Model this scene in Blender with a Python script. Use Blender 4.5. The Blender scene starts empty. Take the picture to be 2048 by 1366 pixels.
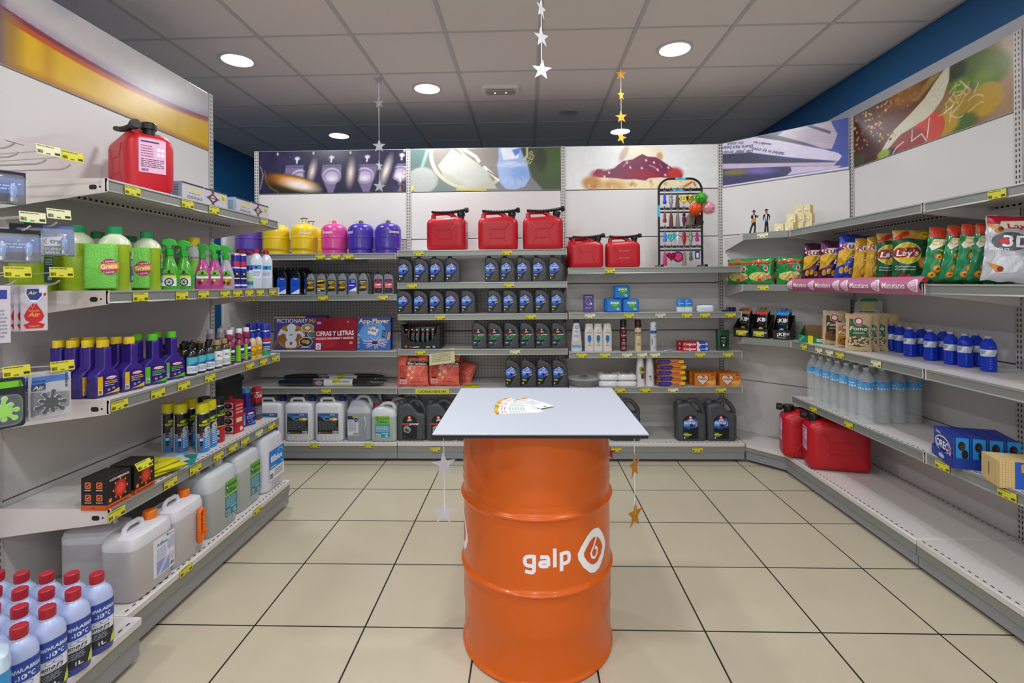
import bpy, math, random
from mathutils import Vector, Matrix
random.seed(4)
PI = math.pi
sc = bpy.context.scene
COL = sc.collection

# ------------------------------------------------------------------ camera, world, exposure
F_PX, YAW, ROLL, PY, PX, CAM_H = 1003.97, .0303, -.0082, 567.69, 1024.0, 1.3728
cam_d = bpy.data.cameras.new('camera')
cam = bpy.data.objects.new('camera', cam_d)
COL.objects.link(cam)
sc.camera = cam
cam_d.sensor_fit = 'HORIZONTAL'
cam_d.sensor_width = 36.0
cam_d.lens = 36.0 * F_PX / 2048
cam_d.shift_y = -(683 - PY) / 2048
cam_d.clip_start = .05
cam.matrix_world = (Matrix.Translation((0, 0, CAM_H)) @ Matrix.Rotation(YAW, 4, 'Z')
                    @ Matrix.Rotation(PI / 2, 4, 'X') @ Matrix.Rotation(ROLL, 4, 'Z'))
w = bpy.data.worlds.new('world')
sc.world = w
w.use_nodes = True
w.node_tree.nodes['Background'].inputs[0].default_value = (.55, .62, .75, 1)
w.node_tree.nodes['Background'].inputs[1].default_value = .3
sc.view_settings.view_transform = 'Standard'
sc.view_settings.look = 'None'
sc.view_settings.gamma = 1
sc.view_settings.use_curve_mapping = False
sc.view_settings.exposure = EXPOSURE = 0.10
LAMP_W = 17.0
FILL_W = 70.0          # fill light from an added, unseen window behind the viewpoint
LAMP_C = (.93, .96, 1.0)
# cool downlights set in the ceiling: (x, y, is in the photograph)
LAMPS = [(-2.03, 3.48), (-.80, 4.06), (1.02, 3.46), (-1.99, 5.29), (.99, 5.31),
         (-.8, 2.0), (-.2, .9), (1.3, .9), (-1.9, .3), (-.2, -1.2), (1.6, -1.4), (-2.0, -1.5), (-.2, -3.0)]

_c, _s = math.cos(YAW), math.sin(YAW)
_cr, _sr = math.cos(ROLL), math.sin(ROLL)
def ray(u, v):
    a = (u - PX) / F_PX; b = -(v - PY) / F_PX
    x = _cr * a - _sr * b; z = _sr * a + _cr * b
    return (_c * x - _s, _s * x + _c, z)
def onx(u, v, X):
    d = ray(u, v); t = X / d[0]; return (X, d[1] * t, CAM_H + d[2] * t)
def ony(u, v, Y):
    d = ray(u, v); t = Y / d[1]; return (d[0] * t, Y, CAM_H + d[2] * t)
def onz(u, v, Z):
    d = ray(u, v); t = (Z - CAM_H) / d[2]; return (d[0] * t, d[1] * t, Z)

# ------------------------------------------------------------------ materials
_mats = {}
def lin(h):
    h = h.lstrip('#')
    if len(h) == 3: h = ''.join(c*2 for c in h)
    o = []
    for i in (0, 2, 4):
        c = int(h[i:i + 2], 16) / 255
        o.append(c / 12.92 if c <= .04045 else ((c + .055) / 1.055) ** 2.4)
    return (*o, 1)
def mat(hx, rough=.5, metal=0, trans=0, emit=0, alpha=1, coat=0, ior=1.45, spec=.5, bump=0, bscale=200, var=0):
    key = (hx, rough, metal, trans, emit, alpha, coat, ior, spec, bump, bscale, var)
    if key in _mats: return _mats[key]
    m = bpy.data.materials.new('m_' + hx.strip('#'))
    m.use_nodes = True
    nt = m.node_tree
    b = nt.nodes['Principled BSDF']
    b.inputs['Base Color'].default_value = lin(hx)
    b.inputs['Roughness'].default_value = rough
    b.inputs['Metallic'].default_value = metal
    b.inputs['Transmission Weight'].default_value = trans
    b.inputs['Alpha'].default_value = alpha
    b.inputs['Coat Weight'].default_value = coat
    b.inputs['IOR'].default_value = ior
    b.inputs['Specular IOR Level'].default_value = spec
    if emit:
        b.inputs['Emission Color'].default_value = lin(hx)
        b.inputs['Emission Strength'].default_value = emit
    if bump or var:
        tc = nt.nodes.new('ShaderNodeTexCoord')
        n = nt.nodes.new('ShaderNodeTexNoise'); n.inputs['Scale'].default_value = bscale
        n.inputs['Detail'].default_value = 3
        nt.links.new(tc.outputs['Object'], n.inputs['Vector'])
        if bump:
            bp = nt.nodes.new('ShaderNodeBump'); bp.inputs['Strength'].default_value = bump
            bp.inputs['Distance'].default_value = .01
            nt.links.new(n.outputs['Fac'], bp.inputs['Height'])
            nt.links.new(bp.outputs['Normal'], b.inputs['Normal'])
        if var:
            hsv = nt.nodes.new('ShaderNodeHueSaturation'); hsv.inputs['Color'].default_value = lin(hx)
            mr = nt.nodes.new('ShaderNodeMapRange')
            mr.inputs['To Min'].default_value = 1 - var; mr.inputs['To Max'].default_value = 1 + var
            nt.links.new(n.outputs['Fac'], mr.inputs['Value'])
            nt.links.new(mr.outputs[0], hsv.inputs['Value'])
            nt.links.new(hsv.outputs[0], b.inputs['Base Color'])
    _mats[key] = m
    return m
def nodes_mat(name, fn, rough=.5, **kw):
    """procedural material: fn(nt, N, L) returns a colour socket; N(type, **inputs) makes a node"""
    if name in _mats: return _mats[name]
    m = bpy.data.materials.new(name); m.use_nodes = True
    nt = m.node_tree; b = nt.nodes['Principled BSDF']
    b.inputs['Roughness'].default_value = rough
    for k, v in kw.items(): b.inputs[k].default_value = v
    def N(t, **ins):
        n = nt.nodes.new('ShaderNode' + t)
        for k, v in ins.items():
            if hasattr(n, k) and k not in [i.name for i in n.inputs]: setattr(n, k, v)
            else:
                s = n.inputs[int(k[1:])] if k[0] == 'i' and k[1:].isdigit() else n.inputs[k]
                if isinstance(v, bpy.types.NodeSocket): nt.links.new(v, s)
                else: s.default_value = v
        return n
    c = fn(nt, N, b)
    if c is not None: nt.links.new(c, b.inputs['Base Color'])
    _mats[name] = m
    return m
def math_(N, op, a, b=0.0, c=0.0):
    return N('Math', operation=op, i0=a, i1=b, i2=c).outputs[0]
def mixc(N, f, a, b):
    n = N('Mix', data_type='RGBA')
    nt = n.id_data
    for s, v in ((n.inputs[0], f), (n.inputs[6], a), (n.inputs[7], b)):
        if isinstance(v, bpy.types.NodeSocket): nt.links.new(v, s)
        else: s.default_value = v
    return n.outputs[2]

# ------------------------------------------------------------------ mesh builder
class MB:
    def __init__(s):
        s.v = []; s.f = []; s.mi = []; s.mats = []
    def m(s, mt):
        if mt not in s.mats: s.mats.append(mt)
        return s.mats.index(mt)
    def add(s, vs, fs, mt):
        o = len(s.v); k = s.m(mt)
        s.v += [tuple(p) for p in vs]
        for f in fs:
            s.f.append([i + o for i in f]); s.mi.append(k)
        return s
    def box(s, a, b, mt, bev=0):
        x0, y0, z0 = a; x1, y1, z1 = b
        if bev <= 0:
            vs = [(x0,y0,z0),(x1,y0,z0),(x1,y1,z0),(x0,y1,z0),(x0,y0,z1),(x1,y0,z1),(x1,y1,z1),(x0,y1,z1)]
            return s.add(vs, [(0,3,2,1),(4,5,6,7),(0,1,5,4),(1,2,6,5),(2,3,7,6),(3,0,4,7)], mt)
        e = bev
        def ring(i, z): 
            return [(x0+i+e,y0+i,z),(x1-i-e,y0+i,z),(x1-i,y0+i+e,z),(x1-i,y1-i-e,z),(x1-i-e,y1-i,z),(x0+i+e,y1-i,z),(x0+i,y1-i-e,z),(x0+i,y0+i+e,z)]
        return s.loft([ring(e, z0), ring(0, z0+e), ring(0, z1-e), ring(e, z1)], mt)
    def loft(s, rings, mt, cap=True, closed=True):
        n = len(rings[0]); vs = [p for r in rings for p in r]; fs = []
        for k in range(len(rings) - 1):
            for i in range(n if closed else n - 1):
                j = (i + 1) % n
                fs.append((k*n+i, k*n+j, (k+1)*n+j, (k+1)*n+i))
        if cap:
            fs.append(tuple(reversed(range(n)))); fs.append(tuple((len(rings)-1)*n + i for i in range(n)))
        return s.add(vs, fs, mt)
    def lathe(s, prof, mt, cx=0, cy=0, n=20, sx=1, sy=1, cap=True):
        rings = []
        for r, z in prof:
            r = max(r, .0002)
            rings.append([(cx + sx*r*math.cos(2*PI*i/n), cy + sy*r*math.sin(2*PI*i/n), z) for i in range(n)])
        return s.loft(rings, mt, cap)
    def rings(s, secs, mt, n=28, e=4.0, cx=0, cy=0):
        """stacked superellipse sections (z, half width, half depth[, exponent, cx, cy])"""
        out = []
        for q in secs:
            z, a, b = q[:3]; ee = q[3] if len(q) > 3 else e
            ox = q[4] if len(q) > 4 else cx; oy = q[5] if len(q) > 5 else cy
            r = []
            for i in range(n):
                t = 2*PI*(i + .5)/n; c, d = math.cos(t), math.sin(t)
                r.append((ox + a*math.copysign(abs(c)**(2/ee), c), oy + b*math.copysign(abs(d)**(2/ee), d), z))
            out.append(r)
        return s.loft(out, mt)
    def slab(s, poly, t, r, mt, steps=3, y=0):
        """outline in (x, z), thickness t along y, rims rounded by r"""
        a = sum(poly[i][0]*poly[(i+1)%len(poly)][1] - poly[(i+1)%len(poly)][0]*poly[i][1] for i in range(len(poly)))
        if a < 0: poly = poly[::-1]
        xs = [p[0] for p in poly]; zs = [p[1] for p in poly]
        cx, cz = (min(xs)+max(xs))/2, (min(zs)+max(zs))/2; hw, hh = (max(xs)-min(xs))/2, (max(zs)-min(zs))/2
        def ring(ins, yy): return [(cx+(x-cx)*(1-ins/hw), y+yy, cz+(z-cz)*(1-ins/hh)) for x, z in poly]
        A = [(r*(1-math.sin(PI/2*k/steps)), r*(1-math.cos(PI/2*k/steps))) for k in range(steps+1)]
        q = min(r*1.3, hw*.8, hh*.8)
        rings = [ring(q, -t/2)] + [ring(i, -t/2+v) for i, v in A] + [ring(i, t/2-v) for i, v in reversed(A)] + [ring(q, t/2)]
        return s.loft(rings, mt)
    def tube(s, pts, r, mt, n=8, cap=True):
        rings = []; P = [Vector(p) for p in pts]
        up = Vector((0, 0, 1))
        for i, p in enumerate(P):
            d = (P[min(i+1, len(P)-1)] - P[max(i-1, 0)]).normalized()
            ref = up if abs(d.z) < .95 else Vector((0, 1, 0))
            a = d.cross(ref).normalized(); b = d.cross(a).normalized()
            if rings:
                pa = prev
                a = (pa - d*pa.dot(d)).normalized(); b = d.cross(a).normalized()
            prev = a
            rr = r[i] if isinstance(r, (list, tuple)) else r
            rings.append([tuple(p + a*rr*math.cos(2*PI*k/n) + b*rr*math.sin(2*PI*k/n)) for k in range(n)])
        return s.loft(rings, mt, cap)
    def xf(s, M):
        s.v = [tuple(M @ Vector(p)) for p in s.v]; return s
    def build(s, name, parent=None, smooth=.6, **props):
        me = bpy.data.meshes.new(name)
        me.from_pydata(s.v, [], s.f)
        for m_ in s.mats: me.materials.append(m_)
        me.polygons.foreach_set('material_index', s.mi)
        if smooth:
            me.polygons.foreach_set('use_smooth', [True]*len(me.polygons))
            me.update()
            me.set_sharp_from_angle(angle=smooth)
        me.update()
        o = bpy.data.objects.new(name, me); COL.objects.link(o)
        if parent: o.parent = parent
        for k, v in props.items(): o[k] = v
        return o

def empty(name, loc=(0, 0, 0), th=0):
    o = bpy.data.objects.new(name, None); COL.objects.link(o)
    o.location = loc; o.rotation_euler = (0, 0, th); o.empty_display_size = .05
    return o
def tag(o, label, cat=None, group=None, kind=None):
    if label: o['label'] = label
    if cat: o['category'] = cat
    if group: o['group'] = group
    if kind: o['kind'] = kind
    return o
def dup(root):
    r = root.copy(); COL.objects.link(r)
    for ch in list(root.children):
        c = ch.copy(); COL.objects.link(c); c.parent = r
        for g in list(ch.children):
            d = g.copy(); COL.objects.link(d); d.parent = c
    return r
_proto = {}
def place(fn, args, loc, th, label, cat, group=None, rot=None):
    key = (fn.__name__, args)
    if key in _proto: o = dup(_proto[key])
    else: o = fn(*args); _proto[key] = o
    o.location = loc
    o.rotation_euler = rot if rot else (0, 0, th)
    if 'group' in o: del o['group']
    return tag(o, label, cat, group)
ORD = ['', 'first', 'second', 'third', 'fourth', 'fifth', 'sixth', 'seventh', 'eighth', 'ninth', 'tenth', 'eleventh', 'twelfth', 'thirteenth', 'fourteenth', 'fifteenth', 'sixteenth']

# ------------------------------------------------------------------ lettering and labels
_gl = {}
def glyphs(txt, bold=0.0, shear=0.0):
    bold = min(bold, .02)
    key = (txt, bold, shear)
    if key in _gl: return _gl[key]
    cu = bpy.data.curves.new('t', 'FONT'); cu.body = txt; cu.size = 1; cu.resolution_u = 2
    cu.offset = bold; cu.shear = shear
    ob = bpy.data.objects.new('t', cu)
    me = ob.to_mesh()
    me.calc_loop_triangles()
    vs = [(v.co.x, v.co.y) for v in me.vertices]
    ts = [tuple(t.vertices) for t in me.loop_triangles]
    ob.to_mesh_clear(); bpy.data.objects.remove(ob); bpy.data.curves.remove(cu)
    if not vs: vs = [(0, 0)]
    x0 = min(p[0] for p in vs); x1 = max(p[0] for p in vs); y0 = min(p[1] for p in vs); y1 = max(p[1] for p in vs)
    _gl[key] = (vs, ts, x0, x1, y0, y1)
    return _gl[key]
def clip_strips(poly, ax, step):
    lo = min(p[ax] for p in poly); hi = max(p[ax] for p in poly)
    a = math.floor(lo/step); b = math.ceil(hi/step)
    if b - a <= 1: return [poly]
    out = []
    for k in range(a, b):
        q = poly
        for lim, sg in ((k*step, 1), ((k+1)*step, -1)):
            r = []
            for i in range(len(q)):
                p0, p1 = q[i-1], q[i]; d0 = (p0[ax]-lim)*sg; d1 = (p1[ax]-lim)*sg
                if (d0 >= 0) != (d1 >= 0):
                    t = d0/(d0-d1); r.append(tuple(p0[j]+(p1[j]-p0[j])*t for j in range(2)))
                if d1 >= 0: r.append(p1)
            q = r
            if len(q) < 3: break
        if len(q) >= 3: out.append(q)
    return out
def ell(cx, cy, rx, ry, n=20, a0=0, a1=2*PI):
    return [(cx+rx*math.cos(a0+(a1-a0)*i/n), cy+ry*math.sin(a0+(a1-a0)*i/n)) for i in range(n)]
def rrect(x0, y0, x1, y1, r, n=3):
    o = []
    for cx, cy, a in ((x1-r, y1-r, 0), (x0+r, y1-r, PI/2), (x0+r, y0+r, PI), (x1-r, y0+r, 1.5*PI)):
        o += [(cx+r*math.cos(a+PI/2*i/n), cy+r*math.sin(a+PI/2*i/n)) for i in range(n+1)]
    return o
def star2(cx, cy, R, r=None, n=5, a=PI/2):
    r = r or R*.42
    return [(cx+(R if i % 2 == 0 else r)*math.cos(a+PI*i/n), cy+(R if i % 2 == 0 else r)*math.sin(a+PI*i/n)) for i in range(2*n)]
def dmat(c, rough=.42):
    return c if not isinstance(c, str) else mat(c, rough)
def decal(mb, shapes, Fm, step=None, vstep=None, d0=.0004, dd=.0003, rough=.42):
    """flat shapes laid on a surface: ('r',x0,y0,x1,y1,c) ('e',x,y,rx,ry,c) ('p',pts,c) ('t',x,y,size,text,c,{opts}) ('l',x,y,w,h,rows,c)"""
    used = []
    for s in shapes:
        k = s[0]; polys = []
        if k == 'r':
            polys = [[(s[1], s[2]), (s[3], s[2]), (s[3], s[4]), (s[1], s[4])]]; c = s[5]
        elif k == 'e': polys = [ell(s[1], s[2], s[3], s[4], 20)]; c = s[5]
        elif k == 'p': polys = [list(s[1])]; c = s[2]
        elif k == 'g':    # ring
            x, y, rx, ry, th, c = s[1:7]; n = 20
            o = ell(x, y, rx, ry, n); i_ = ell(x, y, rx-th, ry-th, n)
            polys = [[o[i], o[(i+1) % n], i_[(i+1) % n], i_[i]] for i in range(n)]
        elif k == 's':    # stroke along a line
            pts, wd, c = s[1], s[2], s[3]; sd_ = []
            pts = [p for i, p in enumerate(pts) if i == 0 or math.hypot(p[0]-pts[i-1][0], p[1]-pts[i-1][1]) > 1e-6]
            for i, p in enumerate(pts):
                n_ = [((b_[0]-a_[0]), (b_[1]-a_[1])) for a_, b_ in (([(pts[i-1], p)] if i else [])+([(p, pts[i+1])] if i+1 < len(pts) else []))]
                n_ = [(-y/math.hypot(x, y), x/math.hypot(x, y)) for x, y in n_]
                nx, ny = sum(q[0] for q in n_)/len(n_), sum(q[1] for q in n_)/len(n_); l2 = max(nx*nx+ny*ny, .3)
                sd_.append(((p[0]+nx*wd/2/l2, p[1]+ny*wd/2/l2), (p[0]-nx*wd/2/l2, p[1]-ny*wd/2/l2)))
            polys = [[a_[0], a_[1], b_[1], b_[0]] for a_, b_ in zip(sd_[:-1], sd_[1:])]
        elif k == 'l':    # rows of fine print
            x, y, W_, H_, rows, c = s[1:7]; rr = random.Random(int(abs(x*997+y*991+rows)*1000))
            for i in range(rows):
                yy = y + H_*(i+.25)/rows; xx = x
                while xx < x+W_*.92:
                    ln = W_*rr.uniform(.08, .3); e_ = min(xx+ln, x+W_)
                    polys.append([(xx, yy), (e_, yy), (e_, yy+H_*.45/rows), (xx, yy+H_*.45/rows)]); xx = e_+W_*.03
        elif k == 'b':    # barcode
            x, y, W_, H_, c = s[1:6]; rr = random.Random(7); xx = x
            while xx < x+W_:
                ln = W_*rr.choice((.03, .05, .08)); polys.append([(xx, y), (min(xx+ln, x+W_), y), (min(xx+ln, x+W_), y+H_), (xx, y+H_)]); xx += ln+W_*rr.choice((.03, .05))
        elif k == 't':
            x, y, sz, txt, c = s[1:6]; op = s[6] if len(s) > 6 else {}
            vs, ts, x0, x1, y0, y1 = glyphs(txt, op.get('bold', .012), op.get('shear', 0))
            kx = sz*op.get('sx', 1.0)
            if 'w' in op: kx = op['w']/(x1-x0)
            ax = {'l': 0, 'c': (x1-x0)/2, 'r': x1-x0}[op.get('al', 'c')]
            rot = op.get('rot', 0); cr, sr = math.cos(rot), math.sin(rot)
            def T(p):
                a, b = (p[0]-x0-ax)*kx, p[1]*sz
                return (x+a*cr-b*sr, y+a*sr+b*cr)
            polys = [[T(vs[i]) for i in t] for t in ts]
        mt = dmat(c, rough)
        if k in 'ep' and len(polys[0]) > 4 and (step or vstep):
            # fan so that clipping stays valid for near-convex shapes
            q = polys[0]; cx = sum(p[0] for p in q)/len(q); cy = sum(p[1] for p in q)/len(q)
            polys = [[(cx, cy), q[i-1], q[i]] for i in range(len(q))]
        xs = [q[0] for p in polys for q in p]; ys = [q[1] for p in polys for q in p]
        if not xs: continue
        bb = (min(xs), min(ys), max(xs), max(ys))
        lv = 1+max([l for b, l in used if b[0] < bb[2] and b[2] > bb[0] and b[1] < bb[3] and b[3] > bb[1]], default=0)
        used.append((bb, lv)); d = d0+dd*lv
        for p in polys:
            L = [p]
            if step and (k != 't' or k == 't'): L = [z for q in L for z in clip_strips(q, 0, step)]
            if vstep: L = [z for q in L for z in clip_strips(q, 1, vstep)]
            for q in L:
                a = sum(q[i-1][0]*q[i][1]-q[i][0]*q[i-1][1] for i in range(len(q)))
                if a < 0: q = q[::-1]
                mb.add([Fm(pp[0], pp[1], d) for pp in q], [tuple(range(len(q)))], mt)
    return mb
def Ffront(y, x0=0, z0=0):          # plane facing -y
    return lambda u, v, d: (x0+u, y-d, z0+v)
def Fside(x, y0=0, z0=0):           # plane facing +x
    return lambda u, v, d: (x+d, y0+u, z0+v)
def Fleft(x, y0=0, z0=0):           # plane facing -x
    return lambda u, v, d: (x-d, y0-u, z0+v)
def Ftop(z, x0=0, y0=0):
    return lambda u, v, d: (x0+u, y0+v, z+d)
def Fcyl(R, z0=0, a0=0, cx=0, cy=0, ey=1):
    return lambda u, v, d: (cx+(R+d)*math.sin(u/R+a0), cy-(R*ey+d)*math.cos(u/R+a0), z0+v)
def label_part(parent, shapes, Fm, name='label', **kw):
    mb = MB(); decal(mb, shapes, Fm, **kw)
    return mb.build(name, parent, smooth=0)
# ------------------------------------------------------------------ the room
CEIL = 2.9685
def floor_mat():
    def fn(nt, N, b):
        tc = N('TexCoord').outputs['Object']
        mp = N('Mapping', Vector=tc); mp.inputs['Location'].default_value = (1.1121, -3.3462, 0); mp.inputs['Scale'].default_value = (1, 1, 1)
        br = N('TexBrick', Vector=mp.outputs[0]); br.offset = 0; br.squash = 1
        br.inputs['Color1'].default_value = lin('#bcb29a'); br.inputs['Color2'].default_value = lin('#b7ad96')
        br.inputs['Mortar'].default_value = lin('#0a0908'); br.inputs['Scale'].default_value = 1
        br.inputs['Mortar Size'].default_value = .0034; br.inputs['Mortar Smooth'].default_value = .02
        br.inputs['Brick Width'].default_value = .45; br.inputs['Row Height'].default_value = .45
        n = N('TexNoise', Vector=tc, Scale=9.0, Detail=6.0)
        n2 = N('TexNoise', Vector=tc, Scale=220.0, Detail=2.0)
        f = math_(N, 'MULTIPLY_ADD', n.outputs['Fac'], .10, .95)
        f2 = math_(N, 'MULTIPLY_ADD', n2.outputs['Fac'], .05, -.025)
        f = math_(N, 'ADD', f, f2)
        h = N('HueSaturation', Color=br.outputs['Color'], Value=f)
        r = math_(N, 'MULTIPLY_ADD', n.outputs['Fac'], .15, .27)
        nt.links.new(r, b.inputs['Roughness'])
        bp = N('Bump', Strength=.5, Distance=.002, Height=math_(N, 'SUBTRACT', 1.0, br.outputs['Fac']))
        nt.links.new(bp.outputs[0], b.inputs['Normal'])
        return h.outputs[0]
    return nodes_mat('floor_tiles', fn, .32)
def ceil_mat():
    def fn(nt, N, b):
        tc = N('TexCoord').outputs['Object']
        n = N('TexNoise', Vector=tc, Scale=160.0, Detail=4.0)
        n2 = N('TexNoise', Vector=tc, Scale=1.3, Detail=2.0)
        f = math_(N, 'MULTIPLY_ADD', n.outputs['Fac'], .06, .97)
        h = N('HueSaturation', Color=lin('#d6cfca'), Value=f)
        bp = N('Bump', Strength=.25, Distance=.002, Height=n.outputs['Fac'])
        nt.links.new(bp.outputs[0], b.inputs['Normal'])
        return h.outputs[0]
    return nodes_mat('ceiling_tiles', fn, .9)
def struct(o): o['kind'] = 'structure'; return o
X0, X1, Y0, Y1 = -3.40, 2.515, -4.2, 6.6
struct(MB().box((X0-.1, Y0-.1, -.08), (X1+.1, Y1+.1, 0), floor_mat()).build('floor', smooth=0))
# ceiling with recessed square lights cut out is kept simple: tiles, then the exposed grid of bars
struct(MB().box((X0-.1, Y0-.1, CEIL), (X1+.1, Y1+.1, CEIL+.06), ceil_mat()).build('ceiling', smooth=0))
mb = MB(); bar = mat('#b5b2b0', .6)
k = -8
for i in range(-2, 9):
    x = -2.3048 + .6*i
    if X0 < x < X1: mb.box((x-.012, Y0, CEIL-.006), (x+.012, Y1, CEIL), bar)
for j in range(-13, 7):
    y = 3.1609 + .6*j
    if Y0 < y < Y1: mb.box((X0, y-.008, CEIL-.004), (X1, y+.008, CEIL), bar)
struct(mb.build('trim_1', smooth=0))
blue = mat('#1f5f93', .55)
white_wall = mat('#c9cbd0', .5)
struct(MB().box((X0-.08, Y0, 0), (X0, Y1, CEIL), blue).build('wall_left', smooth=0))
struct(MB().box((X0, Y1, 0), (X1, Y1+.08, CEIL), blue).build('wall_back', smooth=0))
mb = MB(); wf = mat('#c9c5c0', .7)
for a_, b_ in (((X0, Y0-.08, 0), (X1, Y0, .5)), ((X0, Y0-.08, 2.5), (X1, Y0, CEIL)), ((X0, Y0-.08, .5), (-2.6, Y0, 2.5)), ((1.7, Y0-.08, .5), (X1, Y0, 2.5))): mb.box(a_, b_, wf)
struct(mb.build('wall_front', smooth=0))
wn = empty('added_window_1', (-.45, Y0, 0)); wn['kind'] = 'structure'  # unseen window, added as the carrier of the fill light
for x in (-2.15, -.72, .72, 2.15): MB().box((x-.03, -.08, .5), (x+.03, -.02, 2.5), mat('#8f9296', .4, metal=.6)).build('added_window_frame', wn)
MB().box((-2.15, -.055, .5), (2.15, -.05, 2.5), mat('#dfe8ee', .05, alpha=.12)).build('added_window_glass', wn)
ld = bpy.data.lights.new('added_fill_light', 'AREA'); ld.shape = 'RECTANGLE'; ld.size = 4.2; ld.size_y = 1.9; ld.energy = FILL_W; ld.color = (1, .985, .96)  # added fill lamp that brightens the areas under the shelves
lo = bpy.data.objects.new('added_fill_light', ld); COL.objects.link(lo); lo.location = (-.45, Y0-.1, 1.5); lo.rotation_euler = (PI/2, 0, 0)
zb = onx(2043, 31.7, X1)[2]
mb = MB().box((X1, Y0, zb), (X1+.08, Y1, CEIL), blue); mb.box((X1, Y0, 0), (X1+.08, Y1, zb), white_wall)
struct(mb.build('wall_right', smooth=0))

# ------------------------------------------------------------------ ceiling fittings
LN = ['leftmost of the lit round downlights, above the tall left shelving', 'second lit round downlight from left in second ceiling row, beside the garland',
      'large lit round downlight nearest the right blue wall']
def downlight():
    t = empty('ceiling_downlight')
    mb = MB(); n = 32
    prof = [(.121, -.001), (.121, -.007), (.103, -.009), (.096, .0), (.09, .012)]
    mb.lathe(prof, mat('#c9c8c6', .35), n=n, cap=False)
    mb.build('trim_ring', t)
    MB().lathe([(.094, -.0035), (.094, -.001)], mat('#ffffff', .4, emit=7), n=n).build('light_diffuser', t)
    return t
LLAB = {0: 'round lit downlight above the jerrycan on the left wall', 1: 'round lit downlight left of the emergency light',
        2: 'largest round lit downlight, nearest the right blue wall', 3: 'small far lit downlight above the left end of back shelving',
        4: 'small far lit downlight behind the golden star garland'}
for i, (x, y) in enumerate(LAMPS):
    if i < 5: lab, g = LLAB[i], None
    else: lab, g = 'round lit downlight in the ceiling behind the viewpoint', 'downlights behind the viewpoint'
    place(downlight, (), (x, y, CEIL), 0, lab, 'ceiling light', g)
    ld = bpy.data.lights.new('downlight_lamp', 'AREA'); ld.shape = 'DISK'; ld.size = .18
    ld.energy = LAMP_W*(.42 if i in (3, 4) else 1); ld.color = LAMP_C
    lo = bpy.data.objects.new('downlight_lamp', ld); COL.objects.link(lo); lo.location = (x, y, CEIL-.012)
def sensor():
    return MB().lathe([(.09, 0), (.09, -.008), (.075, -.014), (.07, -.012)], mat('#a9a6a3', .5), n=28).build('ceiling_speaker')
place(sensor, (), (.397, 4.688, CEIL), 0, 'round unlit grey speaker grille in the ceiling', 'ceiling speaker')
def emergency():
    t = empty('emergency_light')
    mb = MB(); wt = mat('#d8d5d0', .4)
    mb.loft([[(x, y, z) for x, y in rrect(-.16*k, -.085*k, .16*k, .085*k, .03)] for z, k in ((0, 1), (-.012, 1), (-.022, .92))], wt)
    mb.build('housing', t)
    MB().box((-.12, -.05, -.034), (.12, .05, -.0225), mat('#a39c97', .15), .006).build('lens', t)
    for x in (-.045, .045):
        MB().lathe([(.0045, -.0365), (.006, -.0345), (.006, -.034)], mat('#ffb070', .4, emit=9), cx=x, cy=0, n=10).build('indicator_lamp', t)
    return t
place(emergency, (), (-.205, 4.10, CEIL), 0, 'rectangular emergency light with two small orange lamps', 'emergency light')
mb = MB(); mb.rings([(2.84, .25, .04), (2.86, .29, .2), (2.95, .3, .22), (CEIL-.002, .3, .22)], mat('#dcdcd8', .4), e=5)
o = mb.build('air_conditioner'); o.location = (3.02-.55, 2.50, 0)
tag(o, 'white ceiling unit in the top right corner of the photo', 'air conditioner')
o.location = (2.20, 2.13, 0)

# ------------------------------------------------------------------ shelving
LIP = .046
def paint(hx, name, pegs=False):
    def fn(nt, N, b):
        tc = N('TexCoord').outputs['Object']
        n = N('TexNoise', Vector=tc, Scale=2.2, Detail=4.0)
        f = math_(N, 'MULTIPLY_ADD', n.outputs['Fac'], .05, .975)
        col = N('HueSaturation', Color=lin(hx), Value=f).outputs[0]
        if pegs:
            sx = N('SeparateXYZ', Vector=tc)
            P = .0275
            fx = math_(N, 'SUBTRACT', math_(N, 'FRACT', math_(N, 'DIVIDE', sx.outputs[0], P)), .5)
            fz = math_(N, 'SUBTRACT', math_(N, 'FRACT', math_(N, 'DIVIDE', sx.outputs[2], P)), .5)
            r = math_(N, 'ADD', math_(N, 'MULTIPLY', fx, fx), math_(N, 'MULTIPLY', fz, fz))
            m = math_(N, 'LESS_THAN', r, .026)
            col = mixc(N, m, col, lin('#1c1816'))
        return col
    return nodes_mat(name, fn, .34)
M_PANEL = paint('#cbc8c5', 'panel_enamel')
M_PEG = paint('#a39d99', 'pegboard_enamel', True)
M_SHELF = paint('#cdc8c4', 'shelf_enamel')
M_RAIL = mat('#8e918c', .38, metal=.35)
M_KICK = mat('#94969c', .4, metal=.3)
M_SLOT = mat('#1b1a1a', .7)
M_GAP = mat('#0c0c0c', .9)
def upright_mat():
    def fn(nt, N, b):
        tc = N('TexCoord').outputs['Object']; s = N('SeparateXYZ', Vector=tc)
        fz = math_(N, 'FRACT', math_(N, 'DIVIDE', s.outputs[2], .025))
        m = math_(N, 'LESS_THAN', fz, .55)
        ax = math_(N, 'ABSOLUTE', math_(N, 'SUBTRACT', math_(N, 'ABSOLUTE', s.outputs[0]), .008))
        m2 = math_(N, 'LESS_THAN', ax, .0032)
        return mixc(N, math_(N, 'MULTIPLY', m, m2), lin('#b9b4b0'), lin('#15130f'))
    return nodes_mat('slotted_upright', fn, .4)
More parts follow.
